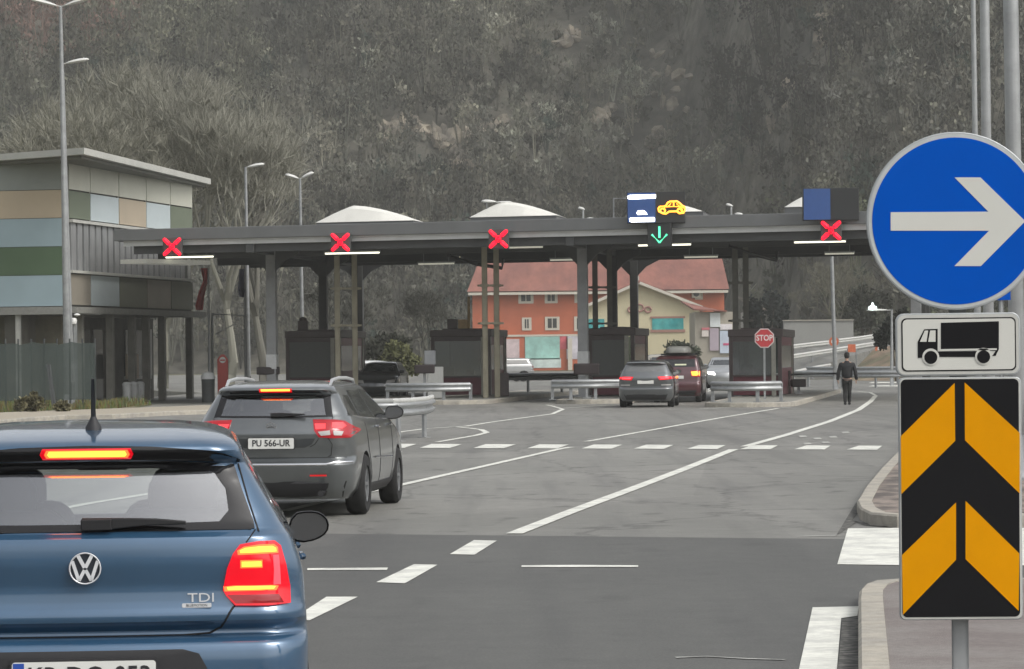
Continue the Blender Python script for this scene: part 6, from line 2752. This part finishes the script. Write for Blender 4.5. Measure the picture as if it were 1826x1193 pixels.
def lamp_head(B, base, d, L, w=.34, h=.15):
    """flattened cobra head starting at base going along d"""
    d = Vector(d).normalized()
    s = d.cross(Vector((0, 0, 1))).normalized()
    up = s.cross(d)
    n = 10
    vs, fs = [], []
    prof = [(0, .25), (.12, .55), (.3, .85), (.55, 1), (.8, .95), (.93, .7), (1, .2)]
    for t_, k in prof:
        for i in range(n):
            a = 2 * pi * i / n
            vs.append(Vector(base) + d * (L * t_) + s * (cos(a) * w / 2 * k) + up * (max(sin(a), -.35) * h / 2 * k * 1.2))
    for j in range(len(prof) - 1):
        fs += [(j * n + i, j * n + (i + 1) % n, (j + 1) * n + (i + 1) % n, (j + 1) * n + i) for i in range(n)]
    fs.append(tuple(range(n)))
    fs.append(tuple(range((len(prof) - 1) * n, len(prof) * n))[::-1])
    B.add(vs, fs)


def street_lamp(lab, xb, yb, xt, yt, Y, heads, r0=.09, r1=.05, z0=0.0, mm=None, extra=None):
    pb, pt = P(xb, yb, Y), P(xt, yt, Y)
    o = thing('street_lamp', lab, 'street lamp', (pb.x, Y, z0), group='street lamps')
    B = MB()
    H = pt.z - z0
    dx = pt.x - pb.x
    B.tube([(0, 0, 0), (0, 0, .9), (dx * .5, 0, H * .5), (dx, 0, H)], [r0 * 1.25, r0, (r0 + r1) / 2, r1], 12)
    B.build('pole', mm or galv_dull, o, smooth=True)
    for (hx1, hy1, hx2, hy2, w_) in heads:
        a, c = P(hx1, hy1, Y), P(hx2, hy2, Y)
        B = MB()
        B.tube([(a.x - pb.x, 0, a.z - z0), ((a.x * .6 + c.x * .4) - pb.x, 0, (a.z * .6 + c.z * .4) - z0)], .03, 8)
        d = c - a
        lamp_head(B, (a.x + d.x * .12 - pb.x, 0, a.z + d.z * .12 - z0), d, d.length * .9, w_, w_ * .42)
        B.build('lamp_head', m_lamph, o, smooth=True, sharp=60)
    return o


street_lamp('tallest street lamp with two heads in front of the office building', 121.5, 720, 108, 12, 112, [(108, 12, 56, 0, .36), (108, 12, 165, -4, .36)], .14, .055, .06)
street_lamp('thinner pole with one lamp head halfway up beside the tallest street lamp', 129, 600, 112, 112, 113, [(112, 114, 158, 106, .34)], .06, .04, .06)
street_lamp('single head street lamp right of the office building roof', 443, 640, 438, 298, 150, [(437, 299, 471, 293, .4)], .10, .06)
street_lamp('double head street lamp left of the leftmost white skylight', 540, 640, 535, 318, 152, [(535, 319, 509, 312, .42), (535, 319, 559, 308, .42)], .10, .055)
street_lamp('grey lamp pole standing right of the canopy against the hillside', 1489, 600, 1483, 452, 150, [(1483, 455, 1470, 449, .3)], .10, .08)
o = street_lamp('lamp pole with bright lit head at the far right behind the signs', 1590, 640, 1590, 552, 165, [(1588, 553, 1546, 553.5, .3)], .08, .05)
p = P(1556, 549, 164.8)
B = MB()
B.lathe([(0, -.12), (.22, -.05), (.2, .05), (.08, .12), (.03, .26), (0, .27)], (p.x - o.location.x, -.2, p.z), 'z', 14)
B.build('lit_bulb', emit('cool_lamp_glow', (.85, 1, .97), 2.0), o, smooth=True)
# lamps standing on the roof
for (xp, yp_, x1, x2, Yk, lab) in ((882, 357, 858, 912, 127.5, 'low twin lamp on two rods above the second skylight'),):
    o = thing('roof_lamp', lab, 'lamp', (P(xp, 360, Yk).x, Yk, 6.5))
    B = MB()
    for dx in (-14, 10):
        q = P(xp + dx, 360, Yk)
        B.tube([(q.x - o.location.x, 0, .0), (q.x - o.location.x, 0, q.z - 6.5)], .025, 6)
    B.build('rod', galv_dull, o)
    B = MB()
    a, c = P(880, 360, Yk), P(856, 359, Yk)
    lamp_head(B, (0.05, 0, a.z - 6.5), (-1, 0, .03), .55, .3, .14)
    lamp_head(B, (0.0, 0, a.z - 6.5 - .02), (1, 0, .0), .66, .2, .08)
    B.build('lamp_head', m_lamph, o, smooth=True, sharp=60)
for (xp, yt, yb2, Yk, lab) in ((1040, 374, 388, 124, 'small camera head on the roof right of the second skylight'), (1304, 368, 382, 121, 'small camera head on the roof between both display boards'),):
    a = P(xp, yt, Yk)
    o = thing('roof_camera', lab, 'camera', (a.x, Yk, 6.5), group='cameras on the canopy roof')
    B = MB()
    B.tube([(0, 0, 0), (0, 0, a.z - 6.5)], .03, 6)
    B.build('rod', lampgrey, o)
    B = MB()
    lamp_head(B, (.06, 0, a.z - 6.5), (-1, 0, .25), .26, .16, .12)
    lamp_head(B, (.12, .1, .22), (1, 0, -.15), .3, .16, .12)
    B.build('camera_head', m_lamph, o, smooth=True, sharp=60)
# thin bracket frame beside the lit display
a = P(1094, 354, 121)
o = thing('roof_frame', 'thin square tube frame left of the lit display board', 'frame', (a.x, 121, 6.5))
B = MB()
dx = P(1118, 354, 121).x - a.x
B.tube([(0, 0, 0), (0, 0, a.z - 6.5)], .03, 6)
B.tube([(0, 0, a.z - 6.5), (dx, 0, a.z - 6.5)], .03, 6)
B.build('tube_frame', galv_dull, o)

# tall masts behind the signs
for (xb, xt, Yk, r0, r1, lab) in ((1744, 1734, 80, .085, .05, 'thinnest of the three tall steel masts behind the round sign'),
                                  (1764, 1754, 62, .10, .085, 'middle of the three tall steel masts behind the round sign'),
                                  (1814, 1800, 42, .10, .095, 'rightmost and thickest tall steel mast behind the round sign')):
    base = P(xb, 640, Yk)
    o = thing('steel_mast', lab, 'mast', (base.x, Yk, .12), group='tall steel masts at the right')
    t_ = P(xt, -120, Yk)
    B = MB()
    B.tube([(0, 0, 0), (0, 0, 1.0), (t_.x - base.x, 0, t_.z)], [r0 * 1.3, r0, r1], 14)
    B.build('pole', galv, o, smooth=True)
    B = MB()
    B.cbox((0, 0, .02), r0 * 4, r0 * 4, .04)
    B.build('base_plate', galv_dull, o)
p = P(1790, 547, 40)
o = thing('small_blue_sign', 'small blue sign edge just under the round arrow sign at right', 'sign', (p.x, 40, .12))
B = MB()
B.box(-.16, .08, -.01, .01, P(1790, 553, 40).z, P(1790, 538, 40).z + .12)
B.build('sign_plate', m_sblue, o)
B = MB()
B.tube([(-.03, .03, 0), (-.03, .03, P(1790, 538, 40).z + .2)], .03, 8)
B.build('post', galv_dull, o)

# flags -----------------------------------------------------------------------


def flag(lab, px, ytop, Y, colr, pts, ybase=640):
    b_ = P(px, ybase, Y)
    t_ = P(px, ytop, Y)
    o = thing('flagpole', lab, 'flag', (b_.x, Y, 0), group='flags beside the canopy')
    B = MB()
    B.tube([(0, 0, 0), (0, 0, t_.z)], [.06, .035], 8)
    B.build('pole', galv, o, smooth=True)
    B = MB()
    q = [(P(x, y, Y).x - b_.x, P(x, y, Y).z) for x, y in pts]
    n = len(q) // 2

    def fl(u, v):
        k = v * (n - 1)
        i = min(int(k), n - 2)
        f = k - i
        L = (q[i][0] * (1 - f) + q[i + 1][0] * f, q[i][1] * (1 - f) + q[i + 1][1] * f)
        R = (q[2 * n - 1 - i][0] * (1 - f) + q[2 * n - 2 - i][0] * f, q[2 * n - 1 - i][1] * (1 - f) + q[2 * n - 2 - i][1] * f)
        return (L[0] + (R[0] - L[0]) * u, .12 * sin(u * 7 + v * 4), L[1] + (R[1] - L[1]) * u)
    B.grid(fl, 10, 12)
    r = B.build('flag_cloth', colr, o, smooth=True, fix=True)
    sd = r.modifiers.new('t', 'SOLIDIFY')
    sd.thickness = .01


flag('red flag hanging limp from a pole right of the office building', 373, 478, 138, mat('red_flag', (.42, .05, .045), .8, noise=.2, scale=1.5),
     [(358, 478), (362, 500), (354, 520), (348, 545), (350, 553), (362, 553), (364, 530), (368, 510), (372, 495), (372, 478)])
flag('faded blue flag hanging on the pole left of the first canopy column', 438, 478, 141, mat('blue_flag', (.13, .145, .22), .8, noise=.2, scale=1.5),
     [(426, 480), (426, 500), (424, 515), (428, 530), (436, 530), (437, 515), (437, 500), (437, 480)])
# sloping cable stays between the pole and the building (thin pale bars)
a, c = P(378, 560, 139), P(442, 563, 141)
o = thing('pipe_rail', 'thin pale horizontal bar between building and lamp pole', 'rail', (a.x, 139, 0))
B = MB()
B.tube([(0, 0, a.z), (c.x - a.x, 2, c.z)], .035, 6)
B.tube([(0, 0, 0), (0, 0, a.z)], .05, 6)
B.tube([(P(384, 596, 139).x - a.x, 0, P(384, 596, 139).z), (P(418, 578, 139).x - a.x, 0, P(418, 578, 139).z)], .03, 6)
B.build('bar', galv_dull, o)

# green mesh fence before the office ------------------------------------------
FY = 108.0
fz = .06
fm = bpy.data.materials.new('green_mesh_screen')
fm.use_nodes = True
t = fm.node_tree
bb = t.nodes['Principled BSDF']
bb.inputs['Base Color'].default_value = (.045, .062, .056, 1)
bb.inputs['Roughness'].default_value = .8
tr = t.nodes.new('ShaderNodeBsdfTransparent')
ms = t.nodes.new('ShaderNodeMixShader')
nz = t.nodes.new('ShaderNodeTexNoise')
nz.inputs['Scale'].default_value = .8
nz.inputs['Detail'].default_value = 4
tc = t.nodes.new('ShaderNodeTexCoord')
t.links.new(tc.outputs['Object'], nz.inputs[0])
mr_ = t.nodes.new('ShaderNodeMapRange')
mr_.inputs[1].default_value = .3
mr_.inputs[2].default_value = .7
mr_.inputs[3].default_value = .42
mr_.inputs[4].default_value = .70
t.links.new(nz.outputs[0], mr_.inputs[0])
t.links.new(mr_.outputs[0], ms.inputs[0])
t.links.new(tr.outputs[0], ms.inputs[1])
t.links.new(bb.outputs[0], ms.inputs[2])
t.links.new(ms.outputs[0], t.nodes['Material Output'].inputs[0])
fx0, fx1 = P(-60, 700, FY), P(170, 700, FY + 2)
fo = thing('mesh_fence', 'tall fence with dark green mesh screen before the office building', 'fence', (fx1.x, FY + 2, fz))
dl = Vector((fx0.x - fx1.x, -2, 0))
ztf = P(80, 612, FY).z - fz
B = MB()
NF = 10
for i in range(NF):
    a, c = dl * (i / NF), dl * ((i + 1) / NF)
    sag = .06 * sin(i * 2.1)
    B.add([(a.x, a.y, .35), (c.x, c.y, .35), (c.x, c.y, ztf + sag), (a.x, a.y, ztf - sag * .4)], [(0, 1, 2, 3)])
r = B.build('mesh_screen', fm, fo)
r.modifiers.new('t', 'SOLIDIFY').thickness = .01
for i in range(NF + 1):
    a = dl * (i / NF)
    B = MB()
    B.tube([(a.x, a.y + .05, 0), (a.x, a.y + .05, ztf + .15)], .03, 6)
    B.build('fence_post', darksteel, fo)
# slanting props
B = MB()
for px in (84, 88):
    a, c = P(px, 650, FY - .2), P(px + 12, 738, FY - .6)
    B.tube([(a.x - fx1.x, -2.2, a.z - fz), (c.x - fx1.x, -2.6, 0)], .04, 6)
B.build('fence_brace', darksteel, fo)
# cctv on the building corner
p = P(134, 572, 118)
o = thing('wall_camera', 'white dome camera on a short post near the building corner', 'camera', (p.x, 118, .06))
B = MB()
B.tube([(0, 0, 0), (0, 0, p.z - .1)], .07, 8)
B.build('camera_post', galv, o, smooth=True)
B = MB()
B.lathe([(0, -.14), (.10, -.12), (.13, 0), (.1, .08), (0, .1)], (-.05, -.08, p.z - .05), 'z', 14)
B.lathe([(0, -.05), (.12, 0), (.06, .05), (0, .06)], (.08, -.08, p.z + .14), 'z', 14)
B.build('camera_dome', white, o, smooth=True)

# ------------------------------------------------------------------ the walker


def skin_mesh(name, chains, mat_, parent, sub=1):
    """chains: list of ([(x,y,z,r),...], start link index or None)"""
    bm = bmesh.new()
    V, rad, idx = [], [], {}
    edges = []
    for ch in chains:
        prev = None
        for q in ch:
            key = (round(q[0], 4), round(q[1], 4), round(q[2], 4))
            if key not in idx:
                idx[key] = len(V)
                V.append(q[:3])
                rad.append(q[3] if isinstance(q[3], tuple) else (q[3], q[3]))
            if prev is not None:
                edges.append((prev, idx[key]))
            prev = idx[key]
    me = bpy.data.meshes.new(name)
    me.from_pydata(V, edges, [])
    o = bpy.data.objects.new(name, me)
    COL.objects.link(o)
    sk = o.modifiers.new('s', 'SKIN')
    for i, r in enumerate(rad):
        me.skin_vertices[0].data[i].radius = r
    me.skin_vertices[0].data[0].use_root = True
    sb = o.modifiers.new('b', 'SUBSURF')
    sb.levels = sub
    sb.render_levels = sub
    dg = bpy.context.evaluated_depsgraph_get()
    m2 = bpy.data.meshes.new_from_object(o.evaluated_get(dg))
    bpy.data.objects.remove(o)
    for p_ in m2.polygons:
        p_.use_smooth = True
    m2.materials.clear()
    m2.materials.append(mat_)
    r = bpy.data.objects.new(name, m2)
    COL.objects.link(r)
    if parent:
        r.parent = parent
    return r


m_skin = mat('skin', (.45, .28, .2), .6, noise=.05)
m_coat = mat('dark_padded_jacket', (.006, .007, .009), .7, noise=.25, scale=8)
m_trou = mat('black_trousers', (.010, .010, .010), .8, noise=.2, scale=6)
m_hair = mat('dark_cap', (.02, .018, .017), .9, noise=.2)
fp = G(1511, 722)
w_ = thing('person', 'person in dark jacket and trousers walking away right of the stop sign booth', 'person', (fp.x, fp.y, 0), -.12)
w_.scale = (.97, .97, .97)
pel = (0, 0, .92, (.135, .10))
hands = []
for sg in (-1, 1):
    wr_ = (sg * .31, .05, .84)
    hd = (sg * .305, .075, .77)
    hands.append([(sg * .20, 0, 1.36, .055), (sg * .29, -.02, 1.14, .045), wr_ + (.026,), hd + ((.040, .018),)])
bd_ = skin_mesh('body', [[pel, (0, .0, 1.08, (.12, .085)), (0, .0, 1.28, (.15, .095)), (0, .0, 1.38, (.14, .085)), (0, .01, 1.46, .05), (0, .02, 1.52, .05), (0, .03, 1.60, (.068, .085)), (0, .03, 1.68, (.062, .075)), (0, .03, 1.71, .035)],
                         [(0, 0, 1.38, (.14, .085))] + hands[0], [(0, 0, 1.38, (.14, .085))] + hands[1],
                         [pel, (-.085, 0, .82, .08), (-.075, .05, .48, .055), (-.07, -.04, .10, .04), (-.075, .06, .035, .035)],
                         [pel, (.085, 0, .82, .08), (.07, .02, .48, .055), (.065, .10, .10, .04), (.07, .20, .035, .035)]], m_skin, w_)
# fingers rooted in the palms
fchains = []
for sg in (-1, 1):
    for k, ln in enumerate((.068, .078, .072, .055)):
        y0 = .05 + .017 * k
        fchains.append([(sg * .305, y0, .765, .0095), (sg * .303, y0 + .004, .765 - ln * .5, .009), (sg * .293, y0 + .01, .765 - ln, .007)])
    fchains.append([(sg * .30, .045, .80, .011), (sg * .28, .03, .77, .010), (sg * .273, .032, .745, .008)])
for ch in fchains:
    pass
fg = []
for ch in fchains:
    B = MB()
    B.tube([c[:3] for c in ch], [c[3] for c in ch], 8)
    fg.append(B)
for i_, B in enumerate(fg):
    B.build('thumb' if i_ % 5 == 4 else 'finger', m_skin, w_, smooth=True)
# face on the far side
B = MB()
for sg in (-1, 1):
    B.lathe([(0, -.012), (.012, 0), (0, .012)], (sg * .028, .115, 1.635), 'y', 8)
    B.lathe([(0, -.01), (.03, 0), (0, .01)], (sg * .072, .03, 1.62), 'x', 8)
B.tube([(0, .112, 1.63), (0, .135, 1.595), (0, .112, 1.59)], .009, 6)
B.tube([(-.022, .108, 1.565), (.022, .108, 1.565)], .005, 6)
B.build('face', m_skin, w_, smooth=True)
skin_mesh('jacket', [[(0, 0, .86, (.19, .145)), (0, 0, .98, (.20, .15)), (0, 0, 1.16, (.20, .15)), (0, 0, 1.32, (.195, .135)), (0, 0, 1.42, (.11, .09)), (0, .01, 1.49, (.065, .065))],
                     [(0, 0, 1.32, (.195, .135)), (-.21, 0, 1.35, .08), (-.275, -.02, 1.12, .072), (-.31, .045, .86, .06), (-.31, .05, .83, .05)],
                     [(0, 0, 1.32, (.195, .135)), (.21, 0, 1.35, .08), (.275, -.02, 1.12, .072), (.31, .045, .86, .06), (.31, .05, .83, .05)]], m_coat, w_)
skin_mesh('trousers', [[(0, 0, .93, (.15, .12)), (-.09, 0, .80, .10), (-.078, .05, .48, .078), (-.07, -.04, .12, .062), (-.07, -.04, .08, .06)],
                       [(0, 0, .93, (.15, .12)), (.09, 0, .80, .10), (.072, .02, .48, .078), (.066, .10, .12, .062), (.066, .10, .08, .06)]], m_trou, w_)
B = MB()
B.tube([(-.07, -.10, .05), (-.075, .13, .045)], [.05, .042], 10)
B.tube([(.065, .04, .05), (.07, .27, .045)], [.05, .042], 10)
B.build('shoes', black, w_, smooth=True)
B = MB()
B.lathe([(.060, -.10), (.082, -.06), (.092, 0), (.088, .05), (.06, .095), (0, .11)], (0, .015, 1.655), 'z', 18)
B.build('hair', m_hair, w_, smooth=True)
B = MB()
B.lathe([(.13, 0), (.14, .012), (.13, .024)], (0, 0, .845), 'z', 20, closed=True)
B.build('pale_hem', mat('pale_hem', (.10, .10, .10), .8), w_, smooth=True)
# orange marker above the walker in the background
p = P(1519, 620, 196)
o = thing('orange_marker', 'small red and orange road marker behind the walking person', 'marker', (p.x, 196, .2))
B = MB()
B.box(-.22, .22, 0, .1, P(1519, 628, 196).z - .2, P(1519, 614, 196).z - .2)
B.build('marker_board', mat('orange_red', (.55, .14, .06), .6, noise=.25, scale=3), o)
B = MB()
for s in (-.25, .25):
    B.tube([(s, .05, 0), (s, .05, P(1519, 628, 196).z)], .03, 6)
B.build('marker_leg', galv_dull, o)
for (px, py, r_, lab) in ((1570, 622, .32, 'orange and white delineator on the bank right of the walker'), (1487, 609, .3, 'red and white delineator on the rising road left of the walker')):
    Yk = 205
    p = P(px, py, Yk)
    o = thing('delineator', lab, 'marker', (p.x, Yk, 1.0))
    B = MB()
    B.prism(circ(0, p.z - 1.0, r_, 16), XZ, 0, .04)
    B.build('marker_disc', mat('orange_red', (.55, .14, .06), .6), o)
    B = MB()
    B.prism(circ(0, p.z - 1.0, r_ * .55, 16), XZ, -.02, -.001)
    B.build('disc_centre', white, o)
    B = MB()
    B.tube([(0, .06, -.6), (0, .06, p.z - 1.0)], .03, 6)
    B.build('post', galv_dull, o)
# ------------------------------------------------------------------ individual trees
m_bark = tint_mat('bark')


def bare_tree(lab, px, pybase, pytop, Y, spread, tint, seed, splits=3, levels=6, up=.55, name='bare_tree', z0=0.0, twigw=.016, fork=.3):
    rs = np.random.RandomState(seed)
    base = P(px, 640, Y)
    top = P(px, pytop, Y).z - z0
    o = thing(name, lab, 'tree', (base.x, Y, z0), group='winter trees')
    segs = []
    tips = []
    limbs = []

    def grow(p, d, L, r, lev):
        n = 3
        pts = [p]
        dd = d.copy()
        for i in range(n):
            dd = dd + rs.normal(size=3) * .11
            dd[2] += .05 * up
            dd /= np.linalg.norm(dd)
            pts.append(pts[-1] + dd * L / n)
        if lev <= 2:
            limbs.append((pts, r))
        for i in range(n):
            f0, f1 = 1 - .35 * i / n, 1 - .35 * (i + 1) / n
            segs.append((pts[i], pts[i + 1], r * f0, r * f1, lev))
        if lev >= levels:
            tips.append((pts[-1], dd))
            return
        k = splits if lev > 0 else splits + 1
        a0 = rs.uniform(0, 2 * pi)
        for j in range(k):
            a = a0 + 2 * pi * j / k + rs.normal() * .3
            ref = np.array([cos(a), sin(a), 0])
            sp_ = spread * (rs.uniform(.55, 1.15))
            nd = dd * (1 - sp_ * .45) + ref * sp_
            nd[2] += up * .28
            nd /= np.linalg.norm(nd)
            start = pts[-1] if j < 2 else pts[rs.randint(2, 4)]
            grow(start, nd, L * rs.uniform(.66, .84), r * .60, lev + 1)
    H0 = 1.0
    grow(np.zeros(3), np.array([0, 0, 1.0]), fork * 3.2, .11, 0)
    zmax = max(s[1][2] for s in segs)
    k = top / zmax
    S_ = [(a * k, b_ * k, r0 * k * .62, r1 * k * .62, l) for a, b_, r0, r1, l in segs]
    B = MB()
    for pts, r in limbs:
        B.tube([Vector(q * k) for q in pts], [max(r * k * .62 * (1 - .35 * i / 3), .028) for i in range(4)], 8, cap=False)
    tk = B.build('trunk', m_bark, o, smooth=True)
    at = tk.data.color_attributes.new('tint', 'FLOAT_COLOR', 'POINT')
    at.data.foreach_set('color', np.tile(np.array([*tint, 1.0]) * np.array([.9, .9, .9, 1]), (len(tk.data.vertices), 1)).astype(np.float32).ravel())
    fin = [q for q in S_ if q[4] > 2]
    a = np.array([q[0] for q in fin])
    b_ = np.array([q[1] for q in fin])
    r0 = np.array([max(q[2], twigw * .8) for q in fin])
    r1 = np.array([max(q[3], twigw * .6) for q in fin])
    v1, q1 = ribbons(a, b_, r0, r1, rs)
    # fine end twigs
    T = np.array([t_[0] for t_ in tips]) * k
    D = np.array([t_[1] for t_ in tips])
    m = 14
    T = np.repeat(T, m, 0)
    D = np.repeat(D, m, 0) + rs.normal(size=(len(T), 3)) * .5 + np.array([0, 0, .25])
    D /= np.linalg.norm(D, axis=1, keepdims=True)
    E = T + D * rs.uniform(.025, .07, (len(T), 1)) * top
    v2, q2 = ribbons(T, E, np.full(len(T), twigw), np.full(len(T), twigw * .5), rs)
    Vv = np.concatenate([v1, v2])
    Qq = np.concatenate([q1, q2 + len(v1)])
    cc = np.tile(np.array([*tint, 1.0]), (len(Vv), 1))
    cc[:, :3] *= np.repeat(rs.uniform(.75, 1.25, len(Qq)), 4)[:, None]
    fast_mesh('crown', Vv, Qq, m_bark, cc, o)
    return o


pale = (.27, .265, .22)
bare_tree('large pale bare tree with forked trunk behind the right end of the office', 408, 640, 142, 185, .52, pale, 11, up=.95, fork=.34)
bare_tree('broad pale bare tree rising above the middle of the office roof', 290, 640, 138, 190, .70, (.25, .245, .20), 5, up=.85)
bare_tree('lower pale bare tree above the office roof near the tall lamp', 165, 640, 190, 182, .75, (.24, .235, .19), 8, up=.75)
bare_tree('slim bare tree just right of the forked one', 470, 640, 270, 196, .45, (.17, .165, .14), 21, up=.8, levels=5)
bare_tree('bare tree standing at the left edge behind the office roof', 40, 640, 215, 200, .7, (.17, .165, .135), 23, up=.5, levels=5)
bare_tree('small bare tree seen under the canopy left of the second booth', 770, 660, 520, 210, .5, (.10, .10, .085), 31, up=.7, levels=5, twigw=.02)
bare_tree('small bare tree seen under the canopy between the left columns', 610, 660, 500, 205, .55, (.10, .10, .085), 37, up=.7, levels=5, twigw=.02)
bare_tree('pale leafless tree on the slope right of the canopy end', 1510, 620, 470, 300, .6, (.15, .145, .11), 41, up=.6, levels=5, z0=.5)


def leafy(name, lab, cat, px, pyb, pyt, Y, wpx, col, seed, n=2600, leaf=.16, z0=0.0, squash=1.0, stem=.25, group=None, clumps=14):
    rs = np.random.RandomState(seed)
    base = P(px, 640, Y)
    zt = P(px, pyt, Y).z - z0
    zb_ = max(.05, P(px, pyb, Y).z - z0)
    W = wpx / 2 / FPX * Y
    o = thing(name, lab, cat, (base.x, Y, z0), group=group)
    B = MB()
    for k in range(5):
        a = 2 * pi * k / 5
        B.tube([(0, 0, 0), (cos(a) * W * .2, sin(a) * W * .2, zb_ + (zt - zb_) * .3), (cos(a) * W * .5, sin(a) * W * .5, zb_ + (zt - zb_) * .65)], [.05 * W + .02, .03 * W + .01, .012], 6)
    B.build('trunk', mat('shrub_bark', (.09, .075, .055), .9, noise=.2), o, smooth=True)
    H = (zt - zb_) / 2
    cc = rs.normal(size=(clumps, 3))
    cc /= np.linalg.norm(cc, axis=1, keepdims=True)
    cc *= rs.uniform(.35, .78, (clumps, 1))
    k = rs.randint(0, clumps, n)
    d = rs.normal(size=(n, 3))
    d /= np.linalg.norm(d, axis=1, keepdims=True)
    q = cc[k] + d * rs.uniform(.1, .36, (n, 1)) * rs.uniform(.7, 1.2, (clumps, 1))[k]
    c0 = q * np.array([W, W * .8, H]) + np.array([0, 0, zb_ + H])
    dr = rs.normal(size=(n, 3))
    dr /= np.linalg.norm(dr, axis=1, keepdims=True)
    c1 = c0 + dr * leaf * rs.uniform(.6, 1.3, (n, 1))
    v, f = ribbons(c0, c1, np.full(n, leaf * .28), np.full(n, leaf * .22), rs)
    colr = np.array(col)[None] * rs.uniform(.6, 1.35, (clumps, 1))[k] * rs.uniform(.75, 1.25, (n, 1))
    C = np.concatenate([np.repeat(colr, 4, 0), np.ones((4 * n, 1))], 1)
    fast_mesh('crown', v, f, m_bark, C, o)
    return o


leafy('round_bush', 'round grey green bush behind the dark red minivan', 'bush', 1220, 660, 598, 230, 80, (.075, .085, .06), 3, 3500, .22)
leafy('dark_evergreen', 'dark evergreen shrub tree right of the booth with the stop sign', 'tree', 1372, 640, 505, 262, 92, (.030, .036, .034), 4, 4200, .35, group='evergreens at the right')
leafy('dark_evergreen', 'low dark evergreen hedge clump behind the truck plate', 'tree', 1598, 650, 545, 190, 84, (.035, .04, .034), 6, 4800, .25, group='evergreens at the right')
leafy('dark_evergreen', 'dark thicket on the slope behind the lit far lamp', 'tree', 1545, 600, 500, 300, 110, (.05, .054, .038), 16, 3800, .4, group='evergreens at the right')
leafy('shrub', 'yellow green shrub left of the second booth', 'shrub', 715, 690, 600, 175, 95, (.12, .125, .06), 7, 3200, .2, group='shrubs beyond the booths')
leafy('shrub', 'dark shrub mass behind the leftmost booth', 'shrub', 690, 660, 585, 190, 110, (.055, .057, .045), 9, 3200, .25, group='shrubs beyond the booths')
leafy('shrub', 'dark shrub under the second booth roof line at left', 'shrub', 810, 640, 590, 192, 70, (.05, .052, .042), 10, 2400, .25, group='shrubs beyond the booths')
rs_ = random.Random(2)
for i, (px, w2, h2, lab) in enumerate(((38, 34, 26, 'low dry bush at the foot of the mesh fence, leftmost one'), (62, 30, 34, 'taller dry bush by the pale round pillar at the fence'), (110, 26, 18, 'small dry bush at the foot of the tallest street lamp'))):
    leafy('dry_bush', lab, 'bush', px, 742, 742 - h2 * 1.3, 104, w2, (.13, .12, .07), 50 + i, 900, .13, z0=.05, group='dry bushes at the mesh fence')


def grass():
    rs = np.random.RandomState(9)
    n = 26000
    x = rs.uniform(-26, -13.2, n)
    y = rs.uniform(101, 123, n)
    ok = (x < -17.2 + (y - 100) * .42)
    x, y = x[ok], y[ok]
    n = len(x)
    p0 = np.stack([x, y, np.full(n, .05)], 1)
    h = rs.uniform(.06, .24, n) * (1 + .8 * np.sin(x * 1.3) * np.sin(y))
    p1 = p0 + np.stack([rs.normal(size=n) * .05, rs.normal(size=n) * .05, np.maximum(h, .04)], 1)
    v, q = ribbons(p0, p1, np.full(n, .016), np.full(n, .006), rs)
    c = np.stack([rs.uniform(.10, .20, n), rs.uniform(.11, .19, n), rs.uniform(.04, .09, n), np.ones(n)], 1)
    o = fast_mesh('grass_tufts', v, q, m_bark, np.repeat(c, 4, 0))
    o["kind"] = 'stuff'


grass()

# ------------------------------------------------------------------ haze
hz_ = MB()
hz_.box(-395, 395, -55, 705, -1.4, 175)
hm_ = bpy.data.materials.new('haze')
hm_.use_nodes = True
t = hm_.node_tree
t.nodes.clear()
o_ = t.nodes.new('ShaderNodeOutputMaterial')
v_ = t.nodes.new('ShaderNodeVolumePrincipled')
v_.inputs['Color'].default_value = (.90, .90, .84, 1)
v_.inputs['Density'].default_value = .00042
v_.inputs['Anisotropy'].default_value = .1
t.links.new(v_.outputs[0], o_.inputs['Volume'])
struct(hz_, 'haze', hm_, kind='stuff')
